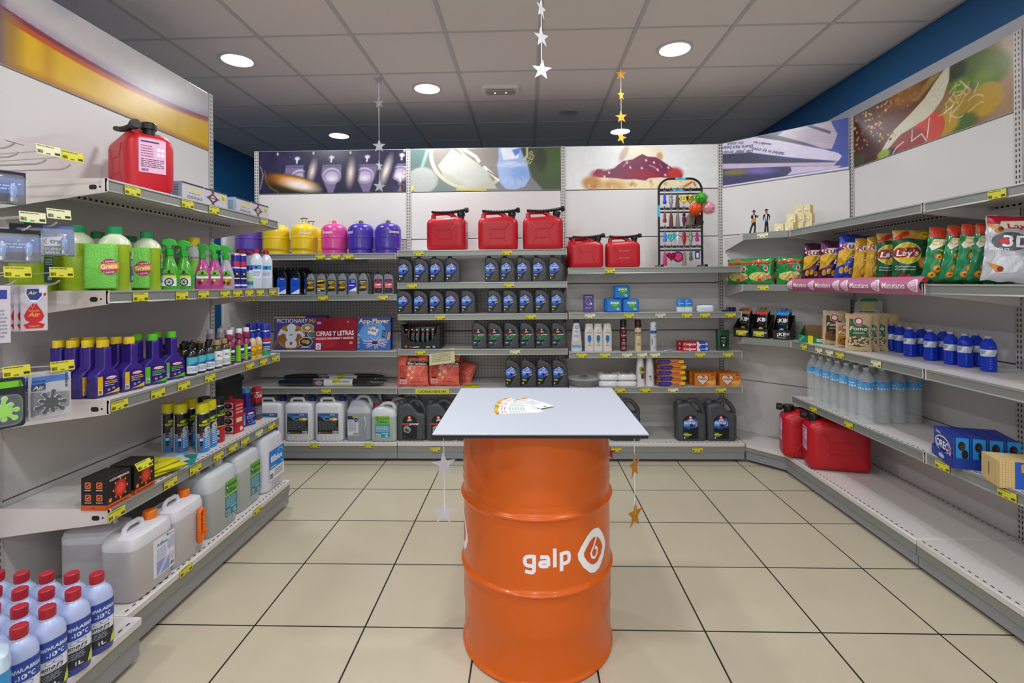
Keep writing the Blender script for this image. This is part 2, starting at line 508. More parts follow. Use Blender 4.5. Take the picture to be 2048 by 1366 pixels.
def frame(name, origin, th, L, depth, base_z, top, label, pegs=(), z_img=None, end='', kick=True, imgz=2.17, cat='shelving', posts=(0, 1)):
    """one bay: back panels, slotted posts, base tray, kickboard; front is local -y"""
    t = empty(name, origin, th); tag(t, label, cat, 'shelving bays')
    seams = [base_z-.01, .57, .97, 1.37, 1.765, imgz, top]
    for a, b_ in zip(seams[:-1], seams[1:]):
        if b_ == top: continue
        mt = M_PEG if any(p0 <= (a+b_)/2 <= p1 for p0, p1 in pegs) else M_PANEL
        MB().box((.0195, 0, a+.003), (L-.0195, .018, b_-.003), mt, .002).build('back_panel', t)
    MB().box((.02, .0185, .1), (L-.02, .024, top-.01), mat('#2b2927', .8)).build('rear_sheet', t, smooth=0)
    um = upright_mat()
    for k_ in posts:
        p = MB().box((-.018, -.006, 0), (.018, .03, top), um).build('upright', t, smooth=0); p.location = (k_*L, 0, 0)
    mb = MB(); mb.box((.002, -depth, base_z-.03), (L-.002, -.008, base_z), M_SHELF, .004)
    nh = int(L/.035)
    for i in range(nh):
        x = .02+i*(L-.04)/nh
        for yy in ((-depth+.018), (-.02)):
            mb.box((x, yy-.003, base_z), (x+.016, yy+.003, base_z+.0004), M_SLOT)
    mb.build('base_shelf', t)
    mb = MB()
    mb.box((.002, -depth+.012, .022), (L-.002, -depth+.03, base_z-.03), M_KICK)
    mb.box((.002, -depth+.004, base_z-.072), (L-.002, -depth+.014, base_z-.031), M_RAIL)
    mb.build('kickboard', t)
    for x in (.03, L-.06): MB().box((x, -depth+.06, 0), (x+.03, -depth+.1, .03), M_GAP).build('levelling_foot', t)
    return t
def tag_mesh(wt=.078, ht=.034, yellow=True, big='', txt=True):
    c = '#cdc638' if yellow else '#d8d8ae'
    if yellow == 2: c = '#cdc9b8'
    mb = MB(); mb.box((-wt/2, -.0012, -ht/2), (wt/2, 0, ht/2), mat(c, .45))
    if txt:
        sh = [('l', -wt*.46, ht*.28, wt*.7, ht*.16, 1, '#4a4820'), ('b', -wt*.46, -ht*.38, wt*.22, ht*.34, '#3a3818'),
              ('r', wt*.24, -ht*.36, wt*.46, -ht*.12, '#3a3818'), ('r', -wt*.12, -ht*.4, wt*.06, -ht*.3, '#5a5828')]
        if big: sh = [('t', 0, -ht*.25, ht*.62, big, '#22200e', {'bold': .03, 'w': wt*.82})]
        decal(mb, sh, Ffront(-.0012), d0=.0002)
    return mb
_tags = {}
def put_tag(parent, s, z, yd, yellow=True, wt=.078, ht=.034, tilt=0, big=''):
    key = (yellow, wt, ht, big)
    if key not in _tags:
        o = tag_mesh(wt, ht, yellow, big).build('price_tag', parent, smooth=0); _tags[key] = o
    else:
        o = _tags[key].copy(); COL.objects.link(o); o.parent = parent
    o.location = (s, yd, z); o.rotation_euler = (0, tilt, 0)
def slots(mb, L, y, z):
    n = int(L/.035)
    for i in range(n):
        x = .02+i*(L-.04)/n; mb.box((x, y-.003, z), (x+.016, y+.003, z+.0004), M_SLOT)
def shelf(origin, th, L, z, depth, label, tags=(), rail=True, bracket_ends=(0, 1), white=False, perf=False, rails=LIP, ribs=False):
    """steel shelf with rail and two side brackets; tags: (pixel u, pixel v, kind) measured on the rail"""
    t = empty('shelf', (origin[0], origin[1], z), th); tag(t, label, 'shelf', 'steel shelves')
    mb = MB(); mb.box((.012, -depth, -.024), (L-.012, -.0075, 0), M_SHELF, .003)
    if perf: slots(mb, L, -depth+.02, 0)
    if ribs:
        mb.box((.05, -.16, -.045), (L-.05, -.12, -.024), M_SHELF)
        n = int(L/.03)
        for i in range(n): mb.box((.06+i*(L-.12)/n, -.165, -.04), (.06+i*(L-.12)/n+.012, -.1655, -.03), M_SLOT)
    mb.build('shelf_board', t)
    if rail:
        mb = MB(); prof = [(-depth-.001, .003), (-depth-.008, .003), (-depth-.010, -.004), (-depth-.0065, -.010), (-depth-.0065, -rails+.008), (-depth-.010, -rails+.002), (-depth-.006, -rails), (-depth-.001, -rails)]
        mb.loft([[(x, y, zz) for y, zz in prof] for x in (.006, L-.006)], M_RAIL)
        mb.build('price_rail', t, smooth=.3)
    wt = mat('#cfc6c2', .4)
    for e in (0, 1):
        x = .006 if e == 0 else L-.009
        if e not in bracket_ends: continue
        mb = MB(); pts = [(-depth-.012, .004), (-.0075, .004), (-.0075, -.105), (-depth*.35, -.085), (-depth-.008, -rails-.002), (-depth-.012, -rails+.002)]
        mb.loft([[(xx, y, zz) for y, zz in pts] for xx in (x, x+.003)], wt)
        o_ = [(y, zz) for y, zz in rrect(-depth+.03, -.038, -depth+.06, -.02, .008)]
        for xx, sg in ((x-.0004, 1), (x+.0034, -1)):
            mb.add([(xx, y, zz) for y, zz in o_], [tuple(range(len(o_)))], M_SLOT)
            q = ell(-depth+.018, -.028, .004, .004, 8); mb.add([(xx, y, zz) for y, zz in q], [tuple(range(8))], M_SLOT)
        mb.build('shelf_bracket', t)
    yd = -depth-.0105
    c, s = math.cos(th), math.sin(th)
    for tg in tags:
        u, v, kd = tg[:3]
        # intersect the sight line with the rail's plane to read off where along the rail the tag sits
        d = ray(u, v); nx, ny = s, -c
        ox, oy = origin[0]+nx*(depth+.01), origin[1]+ny*(depth+.01)
        k_ = (ox*nx+oy*ny)/(d[0]*nx+d[1]*ny)
        sx = (d[0]*k_-origin[0])*c + (d[1]*k_-origin[1])*s
        if not .03 < sx < L-.03: sx = min(max(sx, .045), L-.045)
        put_tag(t, sx, -rails/2-.001, yd, kd, *(tg[3:]))
    return t
BY = 4.31; BX = (-2.350, -1.018, .314, 1.644)
LX = -1.975; RX = 2.32
TOP = 2.545
# frames
fb1 = frame('shelving_bay', (BX[0], BY, 0), 0, 1.332, .45, .15, TOP, 'back wall shelving bay under the engine picture, holding gas cylinders', pegs=((.9, 1.7),), posts=(0,))
fb2 = frame('shelving_bay', (BX[1], BY, 0), 0, 1.332, .45, .15, TOP, 'back wall shelving bay under the picture of filters and blue cap', pegs=((.75, 1.3),), posts=(0,))
fb3 = frame('shelving_bay', (BX[2], BY, 0), 0, 1.330, .45, .15, TOP, 'back wall shelving bay under the picture of jam on bread')
fl1 = frame('shelving_bay', (LX, 1.80, 0), PI/2, 1.285, .49, .165, 2.575, 'left wall shelving bay under the yellow and orange picture', imgz=2.215)
fl0 = frame('shelving_bay', (LX, .515, 0), PI/2, 1.285, .555, .165, 2.575, 'nearest left wall shelving bay with hooks instead of shelves', imgz=2.215, posts=(0,))
fr1 = frame('shelving_bay', (RX, 3.645, 0), -PI/2, 1.21, .49, .147, TOP, 'right wall shelving bay under the burger picture')
fr0 = frame('shelving_bay', (RX, 2.435, 0), -PI/2, 1.21, .49, .147, TOP, 'nearest right wall shelving bay, its picture mostly out of frame', posts=(1,))
LC = math.hypot(RX-BX[3], BY-3.645)
# the corner bay has an angled base tray between its two neighbours
fc = empty('corner_shelving_bay', (BX[3], BY, 0), -PI/4); tag(fc, 'angled corner shelving bay under the newspaper picture', 'shelving', 'shelving bays')
for a, b_ in zip([.14, .57, .97, 1.37, 1.765], [.57, .97, 1.37, 1.765, 2.17]):
    MB().box((.016, 0, a+.003), (LC-.016, .018, b_-.003), M_PANEL, .002).build('back_panel', fc)
def corner_tray(d, z0, z1, mt, e0=.0):
    # trapezoid in local coords between the neighbours' ends
    return [[(x, y, z) for x, y in ((.03, -.009), (LC-.03, -.009), (LC-.348, -.347), (.325, -.318))] for z in (z0, z1)]
MB().loft(corner_tray(.45, .12, .1465, M_SHELF), M_SHELF).build('base_shelf', fc, smooth=0)
mb = MB()
for dy, zz0, zz1, mt_ in ((.012, .022, .119, M_KICK), (-.002, .088, .128, M_RAIL)):
    q = [(.312, -.310+dy), (LC-.333, -.336+dy), (LC-.333, -.326+dy), (.312, -.300+dy)]
    mb.loft([[(x, y, z) for x, y in q] for z in (zz0, zz1)], mt_)
mb.build('kickboard', fc, smooth=0)
# side panel closing the left end of the back run
o = MB().box((BX[0]-.042, BY-.46, 0), (BX[0]-.0195, BY+.02, 1.80), mat('#cac7c5', .4), .003).build('side_panel')
tag(o, 'white side panel closing the left end of the back shelving', 'side panel')
tag_k = dict
# shelves on the back run
Y, C_, W_ = True, False, 2
DB = .41
shelf((BX[0], BY), 0, 1.332, 1.62, DB, 'top shelf of the left back bay, under the gas cylinders', [(641,516,Y),(671,516,Y),(697,516,Y)])
shelf((BX[0], BY), 0, 1.332, 1.297, DB, 'shelf of dark oil bottles below the gas cylinders', [(505,599,Y),(646,598,Y),(766,598,Y)])
shelf((BX[0], BY), 0, 1.332, .853, DB, 'shelf under the board games')
shelf((BX[0], BY), 0, 1.332, .566, DB, 'shelf under the black wrapped sunshades', [(652,783,Y)])
shelf((BX[1], BY), 0, 1.332, 1.638, DB, 'top shelf of the middle back bay, under three red jerrycans', [(837,508,Y),(1014,507,Y)])
shelf((BX[1], BY), 0, 1.332, 1.385, DB, 'middle back bay shelf carrying nine oil bottles', [(824,573,Y),(1018,572,Y)])
shelf((BX[1], BY), 0, 1.332, 1.14, DB, 'middle back bay shelf carrying ten oil bottles', [(880,636,Y),(1062,634,Y)])
shelf((BX[1], BY), 0, 1.332, .866, DB, 'middle back bay shelf with the black display box', [(841,706,Y),(1030,704,C_)])
shelf((BX[1], BY), 0, 1.332, .564, DB, 'middle back bay shelf under the salmon bags', [(864.5,784.5,Y,.265,.042,0,'CADENAS NIEVE 69€')])
shelf((BX[2], BY), 0, 1.330, 1.491, DB, 'top shelf of the right back bay, under the keyring stand', [(1220,542,Y)])
shelf((BX[2], BY), 0, 1.330, 1.143, DB, 'right back bay shelf carrying the blue pad packets', [(1180,633,C_),(1258,633,Y),(1321,632,W_),(1374,633,Y),(1410,633,Y),(1461,632,Y)])
shelf((BX[2], BY), 0, 1.330, .839, DB, 'right back bay shelf carrying shampoo and toothpaste', [(1163,711,Y),(1210,711,Y),(1254,711,C_),(1284,711,C_),(1310,711,C_),(1400,711,Y),(1456,710,Y)])
shelf((BX[2], BY), 0, 1.330, .569, DB, 'right back bay shelf carrying plates, cups and biscuits', [(1240,782,Y),(1291,782,Y),(1346,781,C_),(1442,781,Y)])
for (u, v, k_, f, o0) in ((631,888,Y,fb1,BX[0]),(738,887,Y,fb1,BX[0]),(871,898,Y,fb2,BX[1]),(1232,896,Y,fb3,BX[2]),(1394,896,Y,fb3,BX[2])):
    put_tag(f, ony(u, v, BY-.45)[0]-o0, .15-.05+(.03 if v < 890 else 0), -.458, k_)
# left run
DL = .42
LO = (LX, 1.80)
shelf(LO, PI/2, 1.285, 1.772, DL, 'top shelf on the left wall, under the red jerrycan', [(265,383,Y),(375,408,Y),(428,421,Y),(528,445,Y)], ribs=True)
shelf(LO, PI/2, 1.285, 1.357, DL, 'left wall shelf carrying green shampoo bottles and sprays', [(281,588,Y),(364,588,Y),(407,587,Y),(450,585,Y),(475,584,Y),(498,583,Y),(520,582,Y),(545,581,Y)])
shelf(LO, PI/2, 1.285, .951, DL, 'left wall shelf carrying the purple additive bottles', [(239,806,Y),(316,784,Y),(368,768,Y),(420,751,Y),(500,728,Y),(527,720,Y),(550,713,Y)])
shelf(LO, PI/2, 1.285, .549, DL, 'left wall shelf carrying boxes, vests and spray cans', [(233,1025,Y),(341,965,Y),(391,937,Y),(437,910,Y),(466,891,Y),(490,880,Y),(518,863,C_),(543,849,Y)], perf=True)
for (u, v, f, o0) in ((514,1034,fl1,1.80),(371,1157,fl1,1.80)):
    put_tag(f, onx(u, v, LX+.49)[1]-o0, .150, -.493, True, .078, .034)
# right run
DR = .435
for (yy, nm, tg) in ((3.645, 'far right wall', ((), (), [(1608,693,Y),(1638,700,C_),(1659,705,C_),(1680,711,Y),(1752,725,C_)], [(1627,820,Y),(1697,852,Y)])),
                 (2.435, 'near right wall', ([(1994,380,Y)], (), (), [(1885,933,Y),(2014,992,Y)]))):
    for z, lb, tt in zip((1.738, 1.352, .950, .554), ('topmost shelf', 'shelf under the crisp packets', 'shelf at waist height', 'lowest raised shelf'), tg):
        shelf((RX, yy), -PI/2, 1.21, z, DR, f'{lb} of the {nm} bay', list(tt), perf=(z < .6), ribs=(z > 1.7))
# corner shelves (straight boards on their own brackets)
for z, lb, tt in ((1.738, 'topmost angled corner shelf, under the two figurines', [(1521,466,C_)]), (1.352, 'angled corner shelf under green snack bags', [(1530,574,Y)]),
                  (.950, 'angled corner shelf under the black display boxes', [])):
    t = empty('corner_shelf', (BX[3], BY, z), -PI/4); tag(t, lb, 'shelf', 'steel shelves')
    hh = 1.0
    d = .305
    a0 = .03
    pts = [(a0+.012, -.009), (LC-a0-.012, -.009), (LC-hh*d-.022, -d), (hh*d+.012, -d)]
    MB().loft([[(x, y, zz) for x, y in pts] for zz in (-.024, 0)], M_SHELF).build('shelf_board', t, smooth=0)
    MB().box((hh*d+.004, -d-.010, -LIP), (LC-hh*d-.016, -d-.001, .002), M_RAIL).build('price_rail', t, smooth=0)
    for a, b_ in (((hh*d+.008, -d), (a0+.008, -.009)), ((LC-hh*d-.018, -d), (LC-a0-.008, -.009))):
        mb = MB(); q = [(a[0], a[1], .003), (b_[0], b_[1], .003), (b_[0], b_[1], -.105), (a[0], a[1], -LIP)]
        mb.add(q + [(x+.003, y, z_) for x, y, z_ in q], [(0,1,2,3),(7,6,5,4),(0,4,5,1),(1,5,6,2),(2,6,7,3),(3,7,4,0)], mat('#cfc6c2', .4)); mb.build('shelf_bracket', t, smooth=0)
    for u, v, kk in tt:
        put_tag(t, LC/2-.02, -LIP/2, -d-.0105, kk)
# ------------------------------------------------------------------ printed pictures (coloured per vertex, painted by function)
import numpy as np
def printmat():
    def fn(nt, N, b):
        return N('Attribute', attribute_name='print').outputs['Color']
    return nodes_mat('printed_ink', fn, .3)
def printmat_matt():
    def fn(nt, N, b):
        return N('Attribute', attribute_name='print').outputs['Color']
    return nodes_mat('printed_film', fn, .42)
def rgb(h): return np.array([int(h[i:i+2], 16)/255 for i in (1, 3, 5)])
class Art:
    def __init__(s, w, h, nx, ny, bg='#ffffff'):
        s.w, s.h, s.nx, s.ny = w, h, nx, ny
        u, v = np.meshgrid(np.linspace(0, 1, nx+1), np.linspace(0, 1, ny+1))
        s.U, s.V = u, v; s.A = w/h; s.X = u*s.A
        s.px = 1.0/ny
        s.c = np.zeros(u.shape+(3,)); s.c[:] = rgb(bg); s.rng = np.random.RandomState(3)
    def mix(s, m, col):
        m = np.clip(m, 0, 1)[..., None]
        s.c = s.c*(1-m) + (rgb(col) if isinstance(col, str) else col)*m; return s
    def grad(s, c0, c1, ang=0, a=1):
        t = np.clip(s.U if ang == 0 else s.V, 0, 1)[..., None]
        s.c = s.c*(1-a) + a*(rgb(c0)*(1-t)+rgb(c1)*t); return s
    def ell(s, u, v, ru, rv, col, soft=.02, rot=0, a=1, ring=0):
        dx = (s.U-u)*s.A; dy = s.V-v; c, d = math.cos(rot), math.sin(rot)
        x = (dx*c+dy*d)/(ru*s.A); y = (-dx*d+dy*c)/rv
        r = np.sqrt(x*x+y*y); sc_ = min(ru*s.A, rv); sf = max(soft, s.px)/sc_
        m = np.clip((1-r)/sf+.5, 0, 1)
        if ring: m = m*np.clip((r-(1-ring/sc_))/sf+.5, 0, 1)
        return s.mix(m*a, col)
    def poly(s, pts, col, soft=.01, a=1):
        X, Y = s.X, s.V; P = [(p[0]*s.A, p[1]) for p in pts]
        ins = np.zeros(X.shape, bool); dist = np.full(X.shape, 9.)
        for i in range(len(P)):
            (x0, y0), (x1, y1) = P[i-1], P[i]
            cond = (y0 > Y) != (y1 > Y)
            ins ^= cond & (X < (x1-x0)*(Y-y0)/((y1-y0) or 1e-9)+x0)
            L = (x1-x0)**2+(y1-y0)**2 or 1e-9
            t = np.clip(((X-x0)*(x1-x0)+(Y-y0)*(y1-y0))/L, 0, 1)
            dist = np.minimum(dist, np.hypot(X-x0-t*(x1-x0), Y-y0-t*(y1-y0)))
        sd = np.where(ins, dist, -dist); sf = max(soft, s.px)
        return s.mix(np.clip(sd/sf+.5, 0, 1)*a, col)
    def line(s, pts, wd, col, soft=.006, a=1):
        X, Y = s.X, s.V; dist = np.full(X.shape, 9.)
        for (u0, v0), (u1, v1) in zip(pts[:-1], pts[1:]):
            x0, x1 = u0*s.A, u1*s.A; L = (x1-x0)**2+(v1-v0)**2 or 1e-9
            t = np.clip(((X-x0)*(x1-x0)+(Y-v0)*(v1-v0))/L, 0, 1)
            dist = np.minimum(dist, np.hypot(X-x0-t*(x1-x0), Y-v0-t*(v1-v0)))
        return s.mix(np.clip((wd/2-dist)/max(soft, s.px*.7)+.5, 0, 1)*a, col)
    def noise(s, amt, scale=30, seed=1, tint=None):
        r = np.random.RandomState(seed); gx = int(scale*s.A)+2; gy = scale+2
        g = r.rand(gy+1, gx+1); x = s.U*(gx-1); y = s.V*(gy-1)
        i = x.astype(int); j = y.astype(int); fx = x-i; fy = y-j
        fx = fx*fx*(3-2*fx); fy = fy*fy*(3-2*fy)
        n = (g[j, i]*(1-fx)+g[j, i+1]*fx)*(1-fy)+(g[j+1, i]*(1-fx)+g[j+1, i+1]*fx)*fy
        if tint is not None: return n
        s.c = np.clip(s.c*(1+amt*(n-.5)*2)[..., None], 0, 1); return s
    def speck(s, n, box, ru, rv, cols, seed=2, soft=.01, rot=None, a=1):
        r = random.Random(seed)
        for _ in range(n):
            s.ell(r.uniform(box[0], box[2]), r.uniform(box[1], box[3]), ru*r.uniform(.5, 1.3), rv*r.uniform(.5, 1.3), r.choice(cols), soft, r.uniform(0, 3) if rot is None else rot, a)
        return s
    def put(s, Fm, name, parent, matt=False, mask=None):
        nx, ny = s.nx, s.ny
        vs = [Fm(s.U[j, i]*s.w, s.V[j, i]*s.h, 0) for j in range(ny+1) for i in range(nx+1)]
        fs = [(j*(nx+1)+i, j*(nx+1)+i+1, (j+1)*(nx+1)+i+1, (j+1)*(nx+1)+i) for j in range(ny) for i in range(nx)]
        me = bpy.data.meshes.new(name); me.from_pydata(vs, [], fs)
        c = np.clip(s.c, 0, 1).reshape(-1, 3); c = np.where(c <= .04045, c/12.92, ((c+.055)/1.055)**2.4)
        at = me.attributes.new('print', 'FLOAT_COLOR', 'POINT')
        at.data.foreach_set('color', np.concatenate([c, np.ones((len(c), 1))], 1).ravel())
        me.materials.append(printmat_matt() if matt else printmat())
        me.polygons.foreach_set('use_smooth', [True]*len(fs)); me.update()
        o = bpy.data.objects.new(name, me); COL.objects.link(o); o.parent = parent
        return o
def cr(W, H):                       # crop pixels -> (u, v)
    return lambda x, y: (x/W, 1-y/H)
PH = TOP-2.17
# backing boards behind the prints
def picture(parent, L, art, z0=2.17, h=PH, over=()):
    bd = MB().box((.0195, .001, z0+.003), (L-.0195, .018, z0+h), mat('#d6d4d2', .4), .002).build('picture_panel', parent)
    art.put(lambda u, v, d: (.02+u*(L-.04)/art.w, -.0006-d, z0+.005+v), 'printed_picture', bd)
    if over: label_part(bd, over, lambda u, v, d: (.006+u, -.001-d, z0+.005+v), 'printed_text')
def size(L, h=PH, n=240, bg='#ffffff'):
    w_ = L-.012; hh = h-.008
    return Art(w_, hh, n, int(n*hh/w_*1.15), bg)
# engine
a = size(1.332, bg='#24203a'); P = lambda x, y: ((x-75)/1900, 1-(y-115)/570)
a.noise(.25, 8, 5); a.mix(np.clip(1-np.abs(a.V-.75)*2, 0, .25), '#3a3a52')
for x0, x1, cx, cy in ((405, 655, 610, 470), (880, 1145, 1020, 455), (1330, 1610, 1440, 455), (1830, 1975, 1900, 430)):
    a.poly([P(x0+20, 305), P(x1, 305), P(x1-10, 420), P(x1-70, 560), P(x1-110, 680), P(x0+90, 680), P(x0+40, 560), P(x0, 440)], '#6f6284', .02)
    a.ell(*P(cx, cy), .062, .19, '#b9aec4', .03); a.ell(*P(cx, cy+8), .055, .16, '#645a78', .03); a.ell(*P(cx, cy+12), .048, .135, '#a89db4', .05); a.ell(*P(cx, cy+35), .03, .06, '#d3cbd8', .08)
    a.line([P(x0+20, 330), P(x1-6, 330)], .02, '#4b4262')
for x, y in ((575, 225), (1020, 215), (1480, 215), (1925, 200)):
    a.ell(*P(x, y-10), .018, .045, '#b8b5be', .03); a.line([P(x-3, y), P(x-8, y+50)], .035, '#d6d4da', .02)
for p, q in (((650, 440), (730, 640)), ((730, 90), (860, 90))): pass
for x, y, rx, ry, ro in ((765, 390, .02, .2, -.25), (1262, 420, .022, .24, -.12), (1715, 400, .022, .28, -.35)):
    a.ell(*P(x, y), rx*2.6, ry*1.9, '#262238', .08, ro); a.ell(*P(x, y), rx, ry, '#d8c9bd', .13, ro)
a.ell(*P(500, 580), .2, .25, '#2a2b20', .05, -.18); a.ell(*P(480, 530), .165, .15, '#8a4c14', .1, -.22); a.ell(*P(560, 505), .11, .06, '#d58a30', .08, -.2)
a.ell(*P(600, 575), .115, .11, '#d9cfc8', .12, -.22)
a.line([P(150, 360), P(170, 520), P(230, 610), P(320, 670)], .012, '#b3622c', .01)
a.line([P(95, 320), P(130, 430), P(90, 620)], .03, '#7d6f8a', .02); a.line([P(1900, 660), P(1930, 400)], .012, '#b06a45'); a.line([P(1940, 650), P(1965, 520)], .01, '#b06a45')
a.speck(14, (.93, .02, .99, .5), .004, .015, ['#cfc9d2', '#efe9ee', '#5d536c'])
for x, y in ((785, 145), (1262, 145), (320, 150), (1955, 130)): a.ell(*P(x, y), .006, .035, '#d8b9c4', .02)
a.noise(.02, 12, 9); picture(fb1, 1.332, a)
# filter and blue cap
a = size(1.332, bg='#66756f'); P = lambda x, y: ((x-50)/1900, 1-(y-80)/560)
a.poly([P(50, 80), P(290, 80), P(200, 320), P(50, 320)], '#58706c', .04); a.line([P(270, 80), P(190, 330)], .07, '#8da59c', .04)
a.poly([P(860, 80), P(1180, 80), P(1180, 460), P(940, 300)], '#84757a', .03)
a.poly([P(1440, 80), P(1950, 80), P(1950, 640), P(1640, 640), P(1540, 300)], '#3c4930', .05); a.ell(*P(1830, 200), .1, .5, '#4b6330', .2, a=.7); a.ell(*P(1700, 240), .04, .3, '#333b28', .1)
a.ell(*P(200, 490), .105, .31, '#9a9a8a', .02); a.ell(*P(190, 490), .095, .29, '#a4a8a2', .02)
a.ell(*P(830, 150), .285, .85, '#bcbca6', .015); a.ell(*P(835, 140), .265, .79, '#857d74', .02)
a.poly([P(575, 85), P(900, 270), P(1030, 400), P(1150, 620), P(800, 610), P(490, 480), P(395, 300)], '#b0ac98', .015)
a.poly([P(575, 90), P(900, 280), P(1040, 400), P(1030, 500), P(900, 590), P(780, 580), P(430, 350), P(400, 300)], '#b4b5ab', .012)
a.line([P(660, 80), P(760, 190), P(900, 290)], .05, '#b9b59d', .01); a.line([P(720, 85), P(880, 190), P(920, 250)], .07, '#e2e2d8', .01); a.line([P(990, 330), P(1160, 500)], .07, '#d8d8ca', .012); a.line([P(1030, 380), P(1160, 470)], .03, '#6d6258', .01)
a.poly([P(1170, 560), P(1560, 440), P(1730, 640), P(1140, 640)], '#75787a', .02)
a.poly([P(1165, 80), P(1445, 80), P(1480, 200), P(1530, 250), P(1563, 480), P(1500, 590), P(1380, 630), P(1260, 620), P(1185, 540), P(1150, 330), P(1170, 200)], '#98b0dc', .02)
a.poly([P(1190, 80), P(1430, 80), P(1420, 220), P(1230, 240)], '#dfe1ee', .03); a.poly([P(1340, 110), P(1440, 85), P(1430, 150), P(1380, 190)], '#5b7ad0', .03)
a.ell(*P(1330, 300), .085, .06, '#c8d2ec', .05); a.ell(*P(1430, 420), .06, .16, '#7d9fdd', .1); a.line([P(1165, 270), P(1300, 320), P(1480, 260)], .015, '#8fa9d8', .01); a.line([P(1160, 360), P(1330, 430), P(1520, 360)], .02, '#8fa9d8', .015)
for i in range(18): a.line([P(1215+18*i, 450+10*math.sin(i/5.5)), P(1222+17*i, 545+20*math.sin(i/5.5))], .006, '#c4d4ef', .006, .7)
a.line([P(1530, 80), P(1530, 170), P(1500, 240)], .045, '#c0bb93', .015); a.poly([P(50, 560), P(95, 570), P(60, 640), P(50, 640)], '#dcd23a', .01)
a.line([P(640, 615), P(1000, 632)], .05, '#bdb13c', .03); a.noise(.02, 12, 3)
picture(fb2, 1.332, a, over=[('t', 1.07, .27, .075, 'JEEP'[1:], '#a9a67a', {'rot': 1.1})])
# jam on bread
a = size(1.33, bg='#d4d5d3'); P = lambda x, y: ((x-45)/1925, 1-(y-50)/565)
a.poly([P(740, 200), P(730, 150), P(840, 60), P(1290, 55), P(1310, 180), P(1240, 270), P(760, 250)], '#d9cdbd', .07); a.ell(*P(1000, 130), .1, .14, '#ddd6bd', .1); a.ell(*P(1240, 200), .02, .1, '#b48c5e', .06)
a.ell(*P(790, 150), .02, .2, '#b59d90', .05, -.5)
a.poly([P(385, 445), P(450, 350), P(560, 360), P(660, 340), P(780, 250), P(900, 230), P(1020, 160), P(1090, 195), P(1190, 205), P(1280, 260), P(1400, 350), P(1530, 440), P(1520, 480), P(1100, 520), P(700, 480)], '#6b2341', .012)
a.ell(*P(1430, 420), .05, .13, '#b3302c', .08); a.ell(*P(1050, 430), .1, .1, '#8d2038', .15); a.ell(*P(480, 420), .05, .1, '#8d2038', .1)
a.poly([P(260, 500), P(380, 455), P(700, 475), P(760, 490), P(930, 490), P(1060, 510), P(1100, 480), P(1240, 470), P(1690, 500), P(1700, 580), P(1640, 615), P(300, 620)], '#d9c9a2', .015)
a.ell(*P(380, 530), .06, .16, '#b07c42', .1); a.ell(*P(640, 560), .08, .1, '#b98f58', .12); a.speck(30, (.14, .03, .8, .2), .012, .04, ['#b48a55', '#e6dcc0', '#8f6534', '#c9a878'], soft=.04, a=.5)
a.line([P(1560, 590), P(1640, 540)], .05, '#b5642c', .03); a.line([P(1670, 545), P(1690, 590)], .04, '#b5642c', .03)
for x, y in ((1015, 345), (1170, 275), (1070, 245), (1310, 440), (870, 335), (1215, 370), (830, 270), (600, 400), (540, 450), (1350, 345)):
    a.ell(*P(x, y), .006, .03, '#e6b9cf', .015, .5)
a.line([P(1110, 310), P(1180, 340), P(1230, 390)], .012, '#e3b4cc'); a.line([P(780, 325), P(830, 250)], .014, '#c78fae'); a.line([P(1235, 290), P(1270, 350)], .01, '#c78fae'); a.line([P(680, 330), P(590, 365), P(520, 370)], .018, '#c4b2bb', .02)
a.noise(.02, 10, 4); picture(fb3, 1.33, a)
# newspapers
a = size(LC, bg='#35459a')
a.poly([(0, 0), (.6, 0), (.6, .24), (0, .42)], '#3a3a5e', .03); a.ell(.12, .3, .12, .07, '#77703c', .08, -.1); a.ell(.33, .24, .12, .07, '#6c62a2', .08, -.15)
a.poly([(0, 1), (.48, 1), (.8, .48), (.85, .4), (.5, .6), (.3, .9)], '#454653', .02)
a.poly([(.48, .93), (.53, 1), (.88, 1), (.9, .86), (.925, .72), (.91, .6), (.885, .44), (.82, .48), (.7, .66)], '#b5a8b6', .015)
for i in range(6): a.line([(.55+.03*i, .97-.05*i), (.91, .84-.06*i)], .014, '#93859a', .02, .6)
a.line([(.72, 1), (.87, .78)], .05, '#4c4464', .02)
a.poly([(0, .76), (.25, .66), (.6, .38), (.93, .16), (.93, .1), (0, .5)], '#3b3a50', .015)
a.poly([(0, 1), (.29, 1), (.49, .82), (.83, .46), (.93, .34), (.955, .27), (.93, .18), (.6, .4), (.25, .68), (0, .76)], '#ccc5da', .012)
a.poly([(0, .54), (.9, .17), (.93, .2), (.9, .1), (.58, .23), (0, .42)], '#b8a8bf', .015)
a.poly([(.58, .22), (.9, .1), (.955, .08), (.92, .04), (.55, .05), (.59, .13)], '#bdb2c8', .012); a.poly([(0, 0), (1, 0), (1, .04), (.5, .035), (0, .03)], '#d6cddd', .01)
a.noise(.03, 12, 8)
T_ = lambda x, y, r, sz, tx: ('t', x*.94, y*.37, sz, tx, '#45455a', {'rot': PI+r, 'shear': .2})
picture(fc, LC, a, over=[T_(.13, .965, -.12, .034, 'the attack'), T_(.15, .88, -.14, .042, 'there had been'), T_(.15, .77, -.16, .044, 'cial year endin'), T_(.4, .66, -.36, .036, 'tabled in by crimi-'), T_(.36, .84, -.32, .028, 'wouldn\'t say')])
